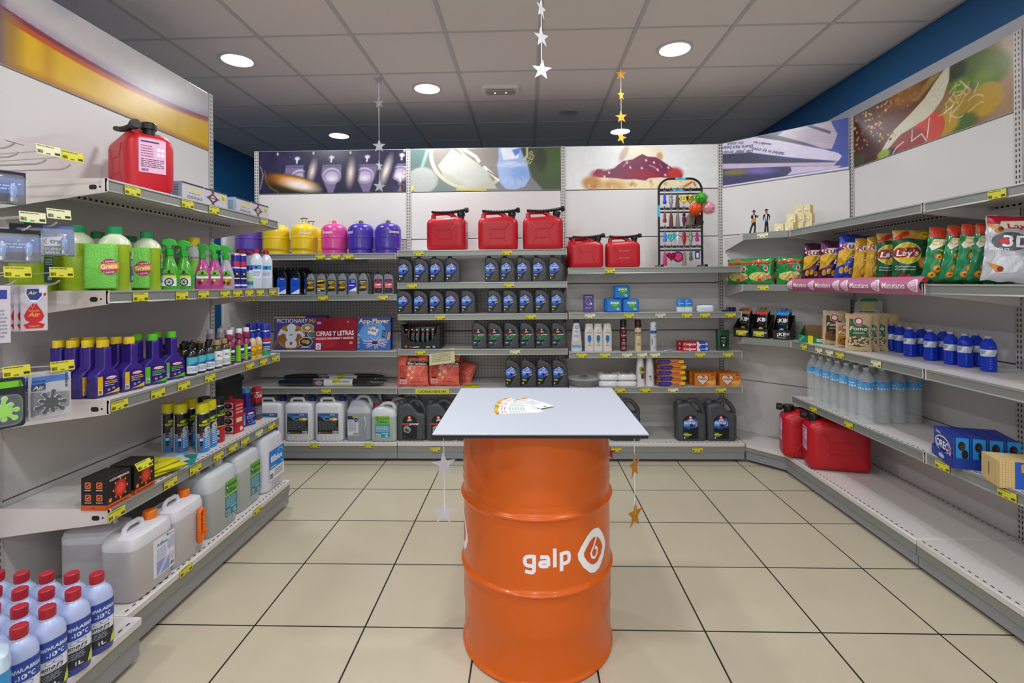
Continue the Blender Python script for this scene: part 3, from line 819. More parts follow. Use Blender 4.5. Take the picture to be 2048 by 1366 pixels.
# burger
a = size(1.21, bg='#7b5434')
a.poly([(.6, 1), (1, 1), (1, .0), (.5, 0)], '#8c6440', .1); a.ell(.95, .3, .1, .5, '#9a7a58', .2); a.ell(.99, .9, .06, .3, '#a89078', .12); a.ell(.86, .97, .06, .12, '#c0882c', .1)
a.ell(.8, .8, .14, .26, '#50641c', .12); a.ell(.9, .66, .09, .22, '#5c701e', .08); a.ell(.73, .88, .05, .14, '#26341e', .1); a.ell(.86, .6, .05, .12, '#6c8424', .08); a.ell(.74, .66, .05, .1, '#5d8018', .05)
a.ell(.87, .3, .085, .22, '#b08c20', .03); a.ell(.74, .3, .1, .26, '#a08020', .08); a.ell(.76, .08, .07, .14, '#46601e', .06); a.ell(.66, .16, .08, .16, '#ac8a1c', .05); a.ell(.56, .19, .1, .26, '#c2402c', .02); a.ell(.43, .1, .12, .2, '#8c2c28', .05); a.ell(.3, .02, .05, .1, '#30202a', .04)
a.poly([(.22, 0), (.28, .12), (.38, .28), (.465, .32), (.56, .41), (.65, .57), (.69, .86), (.69, 1), (0, 1), (0, 0)], '#5d3018', .03)
a.poly([(.22, .1), (.33, .4), (.45, .56), (.54, .7), (.6, .86), (.66, 1), (.69, 1), (.685, .8), (.65, .57), (.59, .42), (.54, .36), (.465, .32), (.38, .28), (.3, .14), (.25, .06)], '#c9c2aa', .015); a.poly([(.5, .72), (.66, 1), (.58, 1), (.45, .74)], '#94803a', .05)
a.ell(.1, .4, .14, .5, '#3e1c16', .2, a=.8); a.ell(.42, .9, .12, .16, '#8a561f', .12)
a.speck(60, (.0, .3, .3, .98), .007, .03, ['#b8802c', '#c99c40', '#8c4c1a', '#d8b254'], soft=.01, rot=1.2); a.speck(30, (.25, .7, .5, 1), .006, .02, ['#b8802c', '#7d4a1c'], seed=9, soft=.01); a.speck(50, (0, .25, .35, 1), .005, .02, ['#2c130e', '#40200f'], seed=8, soft=.01)
a.ell(.04, .1, .06, .13, '#3a3c1c', .06); a.ell(.25, .05, .05, .08, '#86a02c', .03)
R_ = random.Random(5)
for i in range(20):
    x, y, t = R_.uniform(.66, .84), R_.uniform(.2, .66), R_.uniform(-.9, 1.4); L_ = R_.uniform(.05, .1)
    a.line([(x+L_*(k/6-.5)*math.cos(t)*(1.1-k*.05), y+.6*L_*4*(k/6-.5)*math.sin(t)+.05*math.sin(k/2+i)) for k in range(7)], .013, R_.choice(['#cdbf95', '#d8cda8', '#bda972']), .01)
for pts in ([(.32, .0), (.35, .09), (.4, .14)], [(.46, .28), (.455, .1), (.52, .16), (.55, .02)], [(.57, .36), (.555, .06)], [(.66, .34), (.71, .4)]): a.line(pts, .018, '#e3dcc8', .01)
a.noise(.03, 30, 6); picture(fr1, 1.21, a)
a = size(1.21, n=60, bg='#8c7a94'); a.noise(.2, 6, 2); picture(fr0, 1.21, a)
# beer-like glass of yellow
hL = 2.575-2.215
a = size(1.285, hL, 260, '#b3acab'); a.c[:] = rgb('#b6b0b0')
U, V = a.U, a.V
yt = .39+.46*(U-.5)**2; we = .50+.48*(U-.55)**2; m = lambda x, c: a.mix(x, c)
m(np.clip(1-(V-we)/.12, 0, 1)*(V > we)*.55, '#8c7890'); m(np.clip((we-V)/.02, 0, 1), '#74304a'); m(np.clip((yt+.6*(we-yt)-V)/.03, 0, 1), '#b4501e'); m(np.clip(1-np.abs(V-yt-.035)/.02, 0, 1)*np.clip(1-np.abs(U-.75)*4, 0, 1), '#3c1838')
m(np.clip((yt-V)/.015, 0, 1), '#cda412'); m(np.clip((.09-V)/.1, 0, 1)*.8, '#9c5a1e'); m(np.clip(1-np.abs(U-.16)/.04, 0, 1)*(V < yt)*.5, '#a8700f')
m(np.clip((.09-U)/.05, 0, 1)*(V < yt+.1)*.8, '#8c6a48'); m(np.clip((.03-U)/.03, 0, 1), '#6a5a6c'); m(np.clip(1-np.abs(U-.78)/.02, 0, 1)*(V < yt)*.3, '#a88410'); m(np.clip(1-np.abs(U-.2)/.1, 0, 1)*np.clip((V-.8)*4, 0, 1)*.4, '#6a7294')
for k in range(5): a.line([(.93+.012*k, .95), (.95+.01*k, .55)], .012, '#8088a8', .02, .5)
a.noise(.02, 10, 3)
picture(fl1, 1.285, a, 2.215, hL)
a = size(1.285, hL, 60, '#8d8088'); picture(fl0, 1.285, a, 2.215, hL)

# ------------------------------------------------------------------ the drum, its board, the leaflets, stars
DX, DY, DR_, DH = .0285, 1.985, .287, .868
def galp_mark(cx, cy, s_):
    out = [(.0, 1.0), (.3, .93), (.62, .55), (.86, .1), (.9, -.15), (.72, -.55), (.35, -.92), (.05, -1.0), (-.25, -.9), (-.62, -.5), (-.84, -.1), (-.88, .15), (-.7, .45), (-.4, .8), (-.2, .95)]
    inn = [(-.05, .52), (.0, .36), (-.28, -.1), (-.25, -.3), (-.02, -.42), (.22, -.28), (.3, .0), (.2, .22), (.08, .3), (.05, .16), (.12, -.02), (.06, -.2), (-.04, -.26), (-.12, -.16), (-.1, .02), (.3, .6), (.56, .3), (.6, .02), (.3, -.55), (.05, -.66), (-.1, -.64), (-.56, -.2), (-.58, .05), (-.15, .5)]
    sc_ = lambda L: [(cx+x*s_*1.15, cy+y*s_) for x, y in L]
    return [('p', sc_(out), '#f4f2f6'), ('p', sc_([(x*.66, y*.62) for x, y in out]), '#d2560f'),
            ('s', sc_([(.16, .62), (-.02, .25), (-.2, -.02), (-.14, -.24), (.02, -.32), (.17, -.2), (.2, .0), (.1, .14), (.04, .06)]), s_*.1, '#f4f2f6')]
def smooth_arc(*q): return q
def drum():
    t = empty('oil_drum')
    om = mat('#d65c00', .27, coat=.3)
    pr = [(DR_-.012, .004), (DR_-.002, .0), (DR_+.004, .004), (DR_+.005, .011), (DR_-.001, .017), (DR_-.003, .024)]
    def ridge(z, a_, w_=.018):
        return [(DR_-.003+a_*math.exp(-((k/6)*2.2)**2), z+k/6*w_) for k in range(-6, 7)]
    for z in (.18, .21, .24, .27): pr += [(DR_-.004, z-.015), (DR_, z)]
    pr += [(DR_-.003, .287)] + ridge(.315, .0115, .02) + [(DR_-.003, .345), (DR_-.003, .548)] + ridge(.574, .0115, .02) + [(DR_-.003, .606)]
    for z in (.63, .66, .69, .72): pr += [(DR_-.004, z-.015), (DR_, z)]
    pr += [(DR_-.003, .735), (DR_-.003, .84), (DR_-.001, .852), (DR_+.005, .857), (DR_+.005, .865), (DR_-.002, .868), (DR_-.006, .862), (DR_-.008, .85)]
    MB().lathe(pr, om, n=96).build('drum_body', t, smooth=.9)
    MB().lathe([(DR_-.009, .848), (DR_-.009, .851)], om, n=64).build('drum_lid', t)
    Fm = Fcyl(DR_-.003, 0, 0)
    A = lambda deg: math.radians(deg)*DR_
    wm_ = []
    for q in (((437, 790), (340, 790), (268, 815), (262, 930), (330, 962), (437, 962)), ((437, 760), (437, 1010), (425, 1070), (360, 1078), (268, 1058)), ((548, 800), (650, 795), (697, 810), (697, 966)), ((697, 962), (600, 966), (545, 955), (548, 890), (600, 888), (697, 886)), ((818, 655), (818, 996)), ((945, 740), (945, 1080)), ((945, 765), (1040, 755), (1098, 780), (1098, 920), (1040, 945), (945, 948))):
        for _ in range(2):
            n = [q[0]]
            for p0, p1 in zip(q[:-1], q[1:]): n += [(p0[0]*.75+p1[0]*.25, p0[1]*.75+p1[1]*.25), (p0[0]*.25+p1[0]*.75, p0[1]*.25+p1[1]*.75)]
            q = n+[q[-1]]
        wm_.append(('s', [(A(6.5)+(x-682)*.000185, .410+(995-y)*.000188) for x, y in q], .0128, '#efedf2'))
    label_part(t, wm_, Fm, 'lettering', step=.012)
    label_part(t, galp_mark(A(44.3), .427, .078), Fm, 'logo', step=.012)
    label_part(t, galp_mark(A(-80), .43, .078), Fm, 'logo', step=.012)
    mb = MB()
    mb.add([Fm(A(77)+x, z, .0006) for x, z in ((-.0012, .05), (.0012, .05), (.0012, .83), (-.0012, .83))], [(0, 1, 2, 3)], mat('#8e3a0a', .5)); mb.build('seam', t)
    return t
place(drum, (), (DX, DY, 0), 0, 'orange steel oil drum in the centre of the floor, standing under a white board', 'drum')
o = MB().box((-.351, -.358, 0), (.351, .358, .006), mat('#bcc1cc', .35), .0015).build('table_top')
bk = MB().box((-.349, -.356, -.010), (.349, .356, -.0004), mat('#17171a', .5)).build('board_core', o)
o.location = (DX+.0085, DY+.001, .8805)
tag(o, 'white square board with black edge lying on the orange drum', 'table top')
ZT = .8870
def leaflet(seed):
    t = MB().box((-.035, -.09, 0), (.035, .09, .0006), mat('#e6e8ec', .5)).build('leaflet', smooth=0)
    mb = MB(); r = random.Random(seed)
    sh = [('r', -.035, .074, .035, .09, '#c99a1a')] + [('e', -.03+.012*i, .082, .006, .006, r.choice(['#e0c32a', '#a8701c', '#dcae20'])) for i in range(6)]
    sh += [('l', -.024, .045, .05, .022, 2, '#c47a78'), ('l', -.026, -.03, .052, .065, 6, '#8fb5a2'), ('e', 0, -.075, .006, .008, '#5a7a4a')]
    decal(mb, sh, Ftop(.0006), d0=.0001, dd=.00008); mb.build('printing', t, smooth=0)
    return t
for i, (u, v, ang, dz) in enumerate(((1036, 822, 100, 0), (1035, 818, 88, .001), (1037, 811, 72, .002), (1040, 806, 60, .003), (1066, 808, 38, .004))):
    x, y, z = onz(u, v, ZT)
    o = leaflet(i); o.location = (x, y, ZT+dz); o.rotation_euler = (0, 0, math.radians(ang))
    tag(o, ['white leaflet with gold edge, lowest and nearest of the fan on the board', 'white leaflet with gold edge, second from the bottom of the fan on the board', 'white leaflet with gold edge in the middle of the fan on the board',
            'white leaflet with gold edge, second from the top of the fan on the board', 'topmost white gold-edged leaflet, lying turned away from the fan on the board'][i], 'leaflet', 'leaflets fanned out on the board')

def garland(name, X, Y, ztop, stars, col, label, cat='garland', rough=.35):
    """string with flat cut-out stars; stars: (z, radius, turn, tilt)"""
    t = empty(name, (X, Y, 0)); tag(t, label, cat, 'star garlands')
    zb_ = min(s[0] for s in stars)
    MB().tube([(0, 0, ztop), (0, .0003, (ztop+zb_)/2), (0, 0, zb_)], .0011, mat('#e6e6e6', .4), 6).build('string', t)
    for z, R, tr, tl in stars:
        mb = MB(); p = star2(0, 0, R, R*.4, 5, PI/2+tl)
        mb.loft([[(x, y_, z_) for x, z_ in p] for y_ in (-.0008, .0008)], mat(col, rough, metal=.25, bump=.4, bscale=900))
        o = mb.build('star', t, smooth=0); o.location = (0, 0, z); o.rotation_euler = (0, 0, tr)
    return t
def gz(u, v, Y): return ony(u, v, Y)
def stars_px(Y, lst):
    return [(ony(u, v, Y)[2], r*Y/1004, tr, tl) for u, v, r, tr, tl in lst]
Yg = 3.83; x_ = ony(758, 260, Yg)[0]
garland('star_garland', x_, Yg, CEIL, stars_px(Yg, [(758, 161, 12, .1, 0), (758, 206, 11, .5, .2), (758, 292, 14, .1, 0), (758, 332, 12, 1.25, .1), (758, 373, 13, .1, -.1)]), '#b9bac0', 'silver star garland hanging left of centre in front of the engine picture')
Yg = 1.55; x_ = ony(1083, 80, Yg)[0]
garland('star_garland', x_, Yg, CEIL, stars_px(Yg, [(1083, 18, 20, 1.05, 0), (1083, 75, 20, .7, .12), (1083, 140, 21, .1, -.1)]), '#eef0f5', 'bright white star garland hanging from the ceiling at top centre')
Yg = 3.72; x_ = ony(1242, 200, Yg)[0]
garland('star_garland', x_, Yg, CEIL, stars_px(Yg, [(1242, 148, 12, .1, 0), (1242, 190, 11, .7, .2), (1242, 234, 13, .2, .1), (1242, 275, 13, .5, -.2)]), '#c28a1c', 'golden star garland hanging in front of the jam on bread picture')
Zb = .871
for (u, v, Yq, lst, col, lab) in ((888, 880, 1.70, [(888, 929, 25, .1, .1), (889, 1026, 24, .2, -.1)], '#c9c6d0', 'silver glitter stars hanging from the left edge of the white board'),
                                 (1269, 880, 1.66, [(1269, 932, 26, .95, .0), (1271, 1030, 27, .8, -.1)], '#c07d18', 'golden stars hanging from the right front of the white board'),
                                 (1219, 880, 2.22, [(1219, 906, 15, .3, 1.2)], '#a8321a', 'red star hanging behind the drum under the board')):
    garland('star_garland', ony(u, v+40, Yq)[0], Yq, Zb, stars_px(Yq, lst), col, lab, rough=.5)
# ------------------------------------------------------------------ goods (each builder faces local -y and stands on z = 0)
def cap(z0, h, r, hx, n=18, cx=0, cy=0, rib=True, rough=.4):
    mb = MB(); rr = [r, r, r*.97, r*.86, .0]; zz = [z0, z0+h*.8, z0+h*.93, z0+h, z0+h]
    if rib:
        rings = []
        for k, (a, z) in enumerate(zip(rr, zz)):
            rings.append([(cx+(a*(1 if (i % 2 == 0 or k > 1) else .95) or .0002)*math.cos(2*PI*i/(2*n)), cy+(a*(1 if (i % 2 == 0 or k > 1) else .95) or .0002)*math.sin(2*PI*i/(2*n)), z) for i in range(2*n)])
        mb.loft(rings, mat(hx, rough))
    else: mb.lathe(list(zip(rr, zz)), mat(hx, rough), cx, cy, n=n)
    return mb
# --- gas cylinder
def gas_cylinder(hx, top, txt, turn):
    t = empty('gas_cylinder'); m = mat(hx, .28, coat=.4); r = .1015
    pr = [(.088, 0), (.088, .028), (.094, .034), (r, .046), (r, .050), (r, .124), (r, .128), (r+.0018, .131), (r+.0018, .135), (r, .138), (r, .142), (r, .178), (r, .185), (r*.97, .205), (r*.86, .224), (r*.66, .238), (r*.4, .245), (.02, .248), (.017, .262), (.0, .263)]
    MB().lathe(pr, m, n=36).build('cylinder_body', t)
    mb = MB(); rings = []
    for z, a in ((0, .0965), (.030, .0965), (.030, .092), (0, .092)):
        rings.append([(a*math.cos(2*PI*i/36), a*math.sin(2*PI*i/36), z) for i in range(36)])
    mb.loft(rings+[rings[0]], m, cap=False).build('foot_ring', t)
    if top == 'handle':
        mb = MB(); bk = mat('#5a2a34', .4)
        for sx in (-1, 1): mb.tube([(sx*.012, 0, .26), (sx*.016, 0, .285), (sx*.03, 0, .293)], .0022, bk, 6)
        mb.tube([(-.03, 0, .293), (0, -.012, .295), (.03, 0, .293), (0, .012, .294), (-.03, 0, .293)], .0025, bk, 6); mb.build('handle', t)
    else:
        mb = MB(); mb.box((-.014, -.008, .262), (.012, .008, .275), mat(top, .5), .002); mb.tube([(-.01, 0, .268), (-.03, -.02, .262), (-.045, -.03, .25)], .002, mat(top, .5), 6); mb.build('valve_seal', t)
    if txt: label_part(t, [('t', 0, .16, .034, txt, '#e9e2ea', {'bold': .02, 'w': .092})], Fcyl(r, 0, turn), 'lettering', step=.02)
    return t
# --- red fuel can (broad face front)
def jerrycan(w, h, dpt, spout, label_end, hbf=.80):
    t = empty('jerrycan'); red = mat('#b3101f', .36, bump=.06, bscale=400)
    n = 5; r = .16*w
    def arc(cx, cz, rr, a0, a1, k=5): return [(cx+rr*math.cos(a0+(a1-a0)*i/k), cz+rr*math.sin(a0+(a1-a0)*i/k)) for i in range(k+1)]
    hb = h*hbf
    out = arc(w/2-r*.6, r*.6, r*.6, -PI/2, 0) + arc(w/2-r*.8, hb-r*.8, r*.8, 0, PI/2) + [(w*.30, hb+.012*h/.3), (-w*.30, hb+.0)] + arc(-w/2+r*.8, hb-r*.8, r*.8, PI/2, PI) + arc(-w/2+r*.6, r*.6, r*.6, PI, 1.5*PI)
    mb = MB().slab(out, dpt, dpt*.26, red, steps=4)
    mb.build('can_body', t, smooth=1.0)
    for sy in (-1, 1):      # embossed cross-brace
        y = sy*(dpt/2-.001); mb = MB()
        bw, bh = w*.17, h*.135; zc = hb*.5
        P4 = [(-bw, zc-bh*.8), (bw, zc-bh*.8), (bw, zc+bh*.8), (-bw, zc+bh*.8)]
        for i in range(4):
            a_, b_ = P4[i-1], P4[i]; mb.tube([(a_[0], y, a_[1]), (b_[0], y, b_[1])], .0035*w/.3, red, 6)
        for sx in (-1, 1):
            for sz in (-1, 1): mb.tube([(sx*bw, y, zc+sz*bh*.8), (sx*w*.29, y, zc+sz*hb*.32)], .0035*w/.3, red, 6)
        mb.build('pressed_ribs', t)
    # handle
    hz = h*.955
    mb = MB(); pts = [(-w*.36, 0, hb-.01), (-w*.365, 0, min(hb+.09*h, hz-.01)), (-w*.33, 0, hz-.005), (-w*.2, 0, hz-.004), (0, 0, hz-.002), (w*.1, 0, hz-.012), (w*.19, 0, min(hb+.03*h, hz-.016)), (w*.24, 0, hb-.02)]
    rr = dpt*.115
    mb.tube(pts, [rr*1.2, rr*1.0, rr*.95, rr*.9, rr*.9, rr*.95, rr*1.1, rr*1.4], red, 10); mb.build('handle', t)
    bk = mat('#141416', .4)
    mb = MB(); x = w*.36
    mb.lathe([(.024*w/.3, hb-.01), (.024*w/.3, hb+.02), (.03*w/.3, hb+.022), (.03*w/.3, hb+.045), (.026*w/.3, hb+.05)], bk, cx=x, n=20); mb.build('screw_cap', t)
    # flexible spout lying along the handle
    mb = MB(); ys = -dpt*(.34 if spout < 0 else .1); q = w/.3; k = 26; pts = []; rs = []
    x0_, x1_ = (-.40*w, .46*w)
    for i in range(k+1):
        f = i/k; pts.append((x0_+(x1_-x0_)*f, ys, hz+.008*q+spout*f*h-.01*math.sin(f*PI)*q)); rs.append((.0115 if i % 2 else .0085)*q*(1+.25*f))
    pts += [(x1_+.004*q, ys, hz+.008*q+spout*h), (x1_+.03*q, ys, hz+.010*q+spout*h)]; rs += [.021*q, .019*q]
    mb.tube(pts, rs, bk, 10); mb.build('pouring_spout', t)
    if label_end:
        a, b_ = dpt*.27, h*.22; zc = hb*.62
        sh = [('r', -a, -b_, a, b_, '#d9a9c6'), ('r', -a*.85, b_*.78, a*.5, b_*.88, '#3d3d6a'), ('l', -a*.85, -b_*.1, a*.9, b_*.75, 5, '#9a5a7a'), ('l', -a*.85, -b_*.7, a*1.7, b_*.55, 5, '#5f4058'), ('b', -a*.8, -b_*.92, a*.5, b_*.15, '#302030')]
        for i in range(4): sh.append(('p', [(a*.45+(i % 2)*a*.3+dx, b_*.42-(i//2)*b_*.3+dz) for dx, dz in ((0, b_*.12), (a*.16, 0), (0, -b_*.12), (-a*.16, 0))], '#f4e6ee'))
        label_part(t, sh, (lambda u, v, d: (label_end*(w/2+.0006+d), u*label_end, zc+v)), 'label')
    return t
# --- grey oil bottle: outline with a sloping right shoulder
def oil_bottle(W, H, body, kind):
    t = empty('oil_bottle'); s = W/.113; k = H/.225
    P = [(-.0555, .006), (-.05, 0), (.05, 0), (.0555, .006), (.0555, .10), (.054, .135), (.047, .158), (.036, .174), (.02, .188), (-.002, .197), (-.012, .203), (-.040, .203), (-.052, .196), (-.056, .18)]
    MB().slab([(x*s, z*k) for x, z in P], .062*s, .014*s, mat(body, .42), steps=3).build('bottle_body', t, smooth=.8)
    cap(.203*k, .020*k, .0145*s, '#4a4d52' if body[1] < '7' else '#222', 12, cx=-.026*s).build('cap', t)
    y = -.031*s
    # raised grip area at lower right
    mb = MB(); g = mat(body, .42)
    for i in range(6):
        z = (.018+.011*i)*k; x0_ = (.004+.0045*i)*s; mb.box((x0_, y-.0016, z), (.051*s, y+.003, z+.0045*k), g, .001)
    mb.build('grip_ribs', t)
    dk = '#0c0d14'; F = Ffront(y)
    def S(L): return [(x*s, z*k) for x, z in L]
    out = S([(-.052, .022), (-.014, .022), (-.002, .05), (.012, .075), (.03, .092), (.032, .115), (.028, .135), (.014, .152), (-.01, .158), (-.034, .153), (-.052, .138)])
    sh = [('p', out, dk)]
    if kind in ('blue', 'blueW', 'blueO', 'blueY'):
        sh += [('p', S([(-.05, .075), (-.02, .068), (.012, .085), (.028, .105), (.026, .13), (.005, .148), (-.02, .15), (-.05, .132)]), '#1d4fb8'),
               ('p', S([(-.05, .095), (-.03, .088), (-.01, .105), (.02, .112), (.018, .13), (-.01, .142), (-.05, .125)]), '#4f8fe8'), ('e', -.012*s, .101*k, .007*s, .014*k, '#0c1838'), ('s', S([(-.045, .13), (-.02, .144), (.008, .14)]), .004*s, '#a8c8ff'),
               ('s', S([(.0, .098), (.02, .118), (.026, .11)]), .003*s, '#7a6ad8')]
        sh += [('t', -.012*s, .107*k, .019*s, 'fórmula', '#e8eef8', {'bold': .03, 'w': .062*s}), ('r', .010*s, .106*k, .016*s, .122*k, '#d2402a')]
        ac = {'blue': '#d8dce6', 'blueW': '#d8dce6', 'blueO': '#e0801e', 'blueY': '#c6d822'}[kind]
        if kind in ('blueO', 'blueY'): sh.append(('p', S([(.005, .092), (.03, .1), (.026, .094), (.004, .086)]), ac))
        sh += [('r', -.046*s, .052*k, -.018*s, .0575*k, ac), ('l', -.046*s, .058*k, .02*s, .008*k, 1, '#aab'), ('e', -.042*s, .033*k, .0035*s, .006*k, '#eef'), ('e', -.03*s, .033*k, .004*s, .005*k, '#444a58')]
    elif kind == 'green':
        sh += [('p', S([(-.046, .11), (-.03, .075), (-.014, .07), (.0, .09), (.02, .095), (.026, .112), (.006, .1), (-.02, .104)]), '#14613c'), ('s', S([(-.045, .07), (-.028, .085), (-.01, .07), (.01, .09), (.028, .098)]), .002*s, '#46c47a'), ('g', -.03*s, .082*k, .01*s, .013*k, .002*s, '#3aa868'), ('g', .008*s, .086*k, .009*s, .012*k, .002*s, '#3aa868'),
               ('s', S([(-.04, .12), (-.01, .137), (.02, .12)]), .002*s, '#2f8f5a'),
               ('t', -.012*s, .105*k, .017*s, 'moto', '#e8501e', {'bold': .03, 'al': 'r'}), ('t', -.010*s, .105*k, .017*s, 'power', '#e6e6ee', {'bold': .03, 'al': 'l'}), ('r', -.046*s, .046*k, -.022*s, .051*k, '#c8cdd6'), ('e', -.004*s, .043*k, .006*s, .008*k, '#3b6fd0'), ('l', -.046*s, .034*k, .02*s, .008*k, 1, '#889')]
    sh += [('e', -.01*s, .148*k, .0075*s, .0078*k, '#d8442e'), ('e', -.01*s, .148*k, .0035*s, .004*k, '#f4e8e6'), ('t', -.008*s, .128*k, .014*s, 'galp', '#e8eef8', {'bold': .02})]
    label_part(t, sh, F)
    return t
def small_oil_bottle(kind):
    """narrow one litre bottles with pointed shoulders, bay of the gas cylinders"""
    t = empty('oil_bottle')
    if kind == 'atf':
        P = [(-.044, .004), (-.04, 0), (.04, 0), (.044, .004), (.044, .14), (.038, .17), (.022, .195), (.0, .203), (-.034, .203), (-.044, .19)]
        MB().slab(P, .075, .014, mat('#0d0e11', .3), steps=3).build('bottle_body', t, smooth=.8)
        cap(.203, .022, .016, '#0d0e11', 12, cx=-.018).build('cap', t)
        sh = [('p', [(-.038, .01), (.034, .01), (.034, .125), (.02, .14), (-.02, .14), (-.038, .125)], '#1c56c8'), ('p', [(-.038, .01), (.034, .01), (.034, .05)], '#dfe4ee'), ('t', 0, .112, .018, 'ATF', '#10203c', {'bold': .02}), ('p', [(-.016, .135), (.0, .122), (.03, .13), (.004, .128)], '#dfe8f4'),
              ('t', -.002, .09, .012, 'DEXRON II-D', '#0f1c3a', {'w': .058}), ('t', 0, .072, .012, 'MINERAL', '#0f1c3a', {})]
        label_part(t, sh, Ffront(-.0375))
    elif kind == 'lhm':
        P = [(-.038, .004), (-.034, 0), (.034, 0), (.038, .004), (.038, .12), (.03, .15), (.008, .163), (-.03, .163), (-.038, .155)]
        MB().slab(P, .06, .012, mat('#7c7f88', .35), steps=3).build('bottle_body', t, smooth=.8)
        cap(.163, .018, .014, '#141414', 12, cx=-.016).build('cap', t)
        label_part(t, [('p', rrect(-.032, .012, .03, .12, .008), '#15151a'), ('p', [(-.03, .05), (.028, .05), (.028, .105), (0, .115), (-.03, .1)], '#c4222c'), ('t', 0, .07, .022, 'LHM+', '#f3e9ea', {'bold': .02}), ('r', -.01, .092, .012, .108, '#2c2c6a'), ('l', -.024, .054, .048, .01, 1, '#f3e9ea'), ('e', 0, .035, .01, .008, '#5a2a2a')], Ffront(-.03))
    else:
        P = [(-.037, .004), (-.033, 0), (.033, 0), (.037, .004), (.037, .12), (.028, .148), (.013, .17), (-.013, .17), (-.028, .148), (-.037, .12)]
        MB().slab(P, .07, .012, mat('#7d8288', .36), steps=3).build('bottle_body', t, smooth=.8)
        MB().tube([(-.027, -.036, .125), (-.012, -.036, .133), (.012, -.036, .133), (.027, -.036, .125)], .002, mat('#8d9298', .3), 6).build('grip_ridge', t)
        cap(.17, .014, .012, '#16181a', 12).build('cap', t)
        if kind == 'gold': sh = [('r', -.031, .028, .031, .115, '#17130c'), ('p', [(-.03, .045), (.03, .05), (.03, .095), (-.01, .088)], '#7c5f16'), ('p', [(-.03, .06), (.01, .066), (.03, .058), (.0, .05)], '#c9a846'), ('r', -.024, .098, .026, .106, '#e4c22e'), ('l', -.024, .085, .03, .009, 1, '#e8e0c0'), ('e', .022, .036, .003, .003, '#e89a22')]
        elif kind == 'goldtop': sh = [('r', -.031, .028, .031, .12, '#1c160c'), ('p', [(-.03, .07), (.03, .062), (.03, .09), (-.03, .085)], '#a8862c'), ('p', [(-.03, .10), (.026, .108), (.03, .118), (-.026, .116)], '#e8c020'), ('p', [(-.03, .045), (.03, .04), (.03, .06), (-.03, .055)], '#c8b060'), ('r', -.028, .03, -.004, .04, '#cfd6de')]
        else: sh = [('r', -.031, .028, .031, .12, '#2430a0'), ('p', [(-.031, .028), (.031, .028), (.031, .06)], '#dfe4ee'), ('r', -.008, .106, .022, .11, '#dfe4ee'), ('l', -.026, .066, .04, .014, 1, '#dfe4ee'), ('l', -.006, .095, .03, .009, 1, '#aab0e8')]
        label_part(t, sh, Ffront(-.035))
    return t
# --- five litre oil jug with big looped handle at the right
def oil_jug(kind):
    t = empty('oil_jug'); g = mat('#45484b', .42)
    P = [(-.112, .012), (-.10, 0), (.10, 0), (.112, .012), (.114, .17), (.112, .20), (.092, .213), (.062, .215), (.045, .225), (.030, .250), (.0, .285), (-.018, .297), (-.045, .297), (-.07, .288), (-.105, .285), (-.114, .268)]
    MB().slab(P, .115, .026, g, steps=4).build('jug_body', t, smooth=.8)
    MB().tube([(-.022, 0, .282), (.01, 0, .305), (.045, 0, .303), (.078, 0, .272), (.1, 0, .235), (.103, 0, .2)], [.02, .018, .016, .017, .018, .02], g, 12).build('handle', t)
    cap(.283, .026, .024, '#55585c', 14, cx=-.082).build('cap', t)
    y = -.0575; arch = [(-.068, .018)] + [(.048, .018), (.048, .15)] + [(-.01+.058*math.cos(a_), .15+.052*math.sin(a_)) for a_ in [PI*i/10 for i in range(1, 10)]] + [(-.068, .15)]
    sh = [('p', arch, '#0e0e13')]
    if kind == 'blue':
        sh += [('p', [(-.066, .11), (-.03, .095), (.046, .11), (.046, .155), (.03, .18), (-.03, .175), (-.066, .15)], '#1f4fae'), ('p', [(-.066, .12), (-.02, .115), (.03, .135), (.046, .15), (.01, .165), (-.05, .16)], '#5a96e6'), ('e', -.005, .128, .014, .018, '#0b1a38'),
               ('t', -.012, .133, .03, 'fórmula', '#e8eef8', {'bold': .03, 'w': .1}), ('r', .024, .132, .034, .158, '#d2402a'), ('s', [(.025, .12), (.04, .128)], .006, '#c6d822'), ('r', -.065, .048, -.005, .056, '#c6d822'), ('l', -.06, .06, .03, .008, 1, '#cdd'), ('l', -.06, .038, .04, .007, 1, '#cdd'), ('e', -.057, .028, .005, .006, '#eef'), ('e', -.042, .028, .005, .006, '#4a4a55')]
    else:
        sh += [('p', [(-.06, .075), (-.02, .06), (.0, .08), (-.02, .11), (-.05, .115)], '#8a8d96'), ('p', [(-.05, .08), (-.02, .07), (-.012, .085), (-.04, .1)], '#3c3d44'), ('s', [(-.06, .1), (-.03, .12), (.0, .09)], .005, '#b8bbc4'),
               ('t', -.012, .126, .028, 'moto', '#e8501e', {'bold': .03, 'al': 'r'}), ('t', -.010, .126, .028, 'power', '#e6e6ee', {'bold': .03, 'al': 'l'}), ('r', .03, .114, .042, .12, '#c8402a'), ('e', -.05, .036, .008, .008, '#444650')]
    sh += [('e', -.012, .183, .013, .0135, '#d8442e'), ('e', -.012, .183, .006, .007, '#f4e8e6'), ('t', -.01, .159, .022, 'galp', '#e8eef8', {'bold': .02})]
    label_part(t, sh, Ffront(y))
    mb = MB()
    for i in range(6): mb.box((.066, y-.001, .03+.012*i), (.105, y+.004, .035+.012*i), g, .001)
    mb.build('grip_ribs', t)
    return t
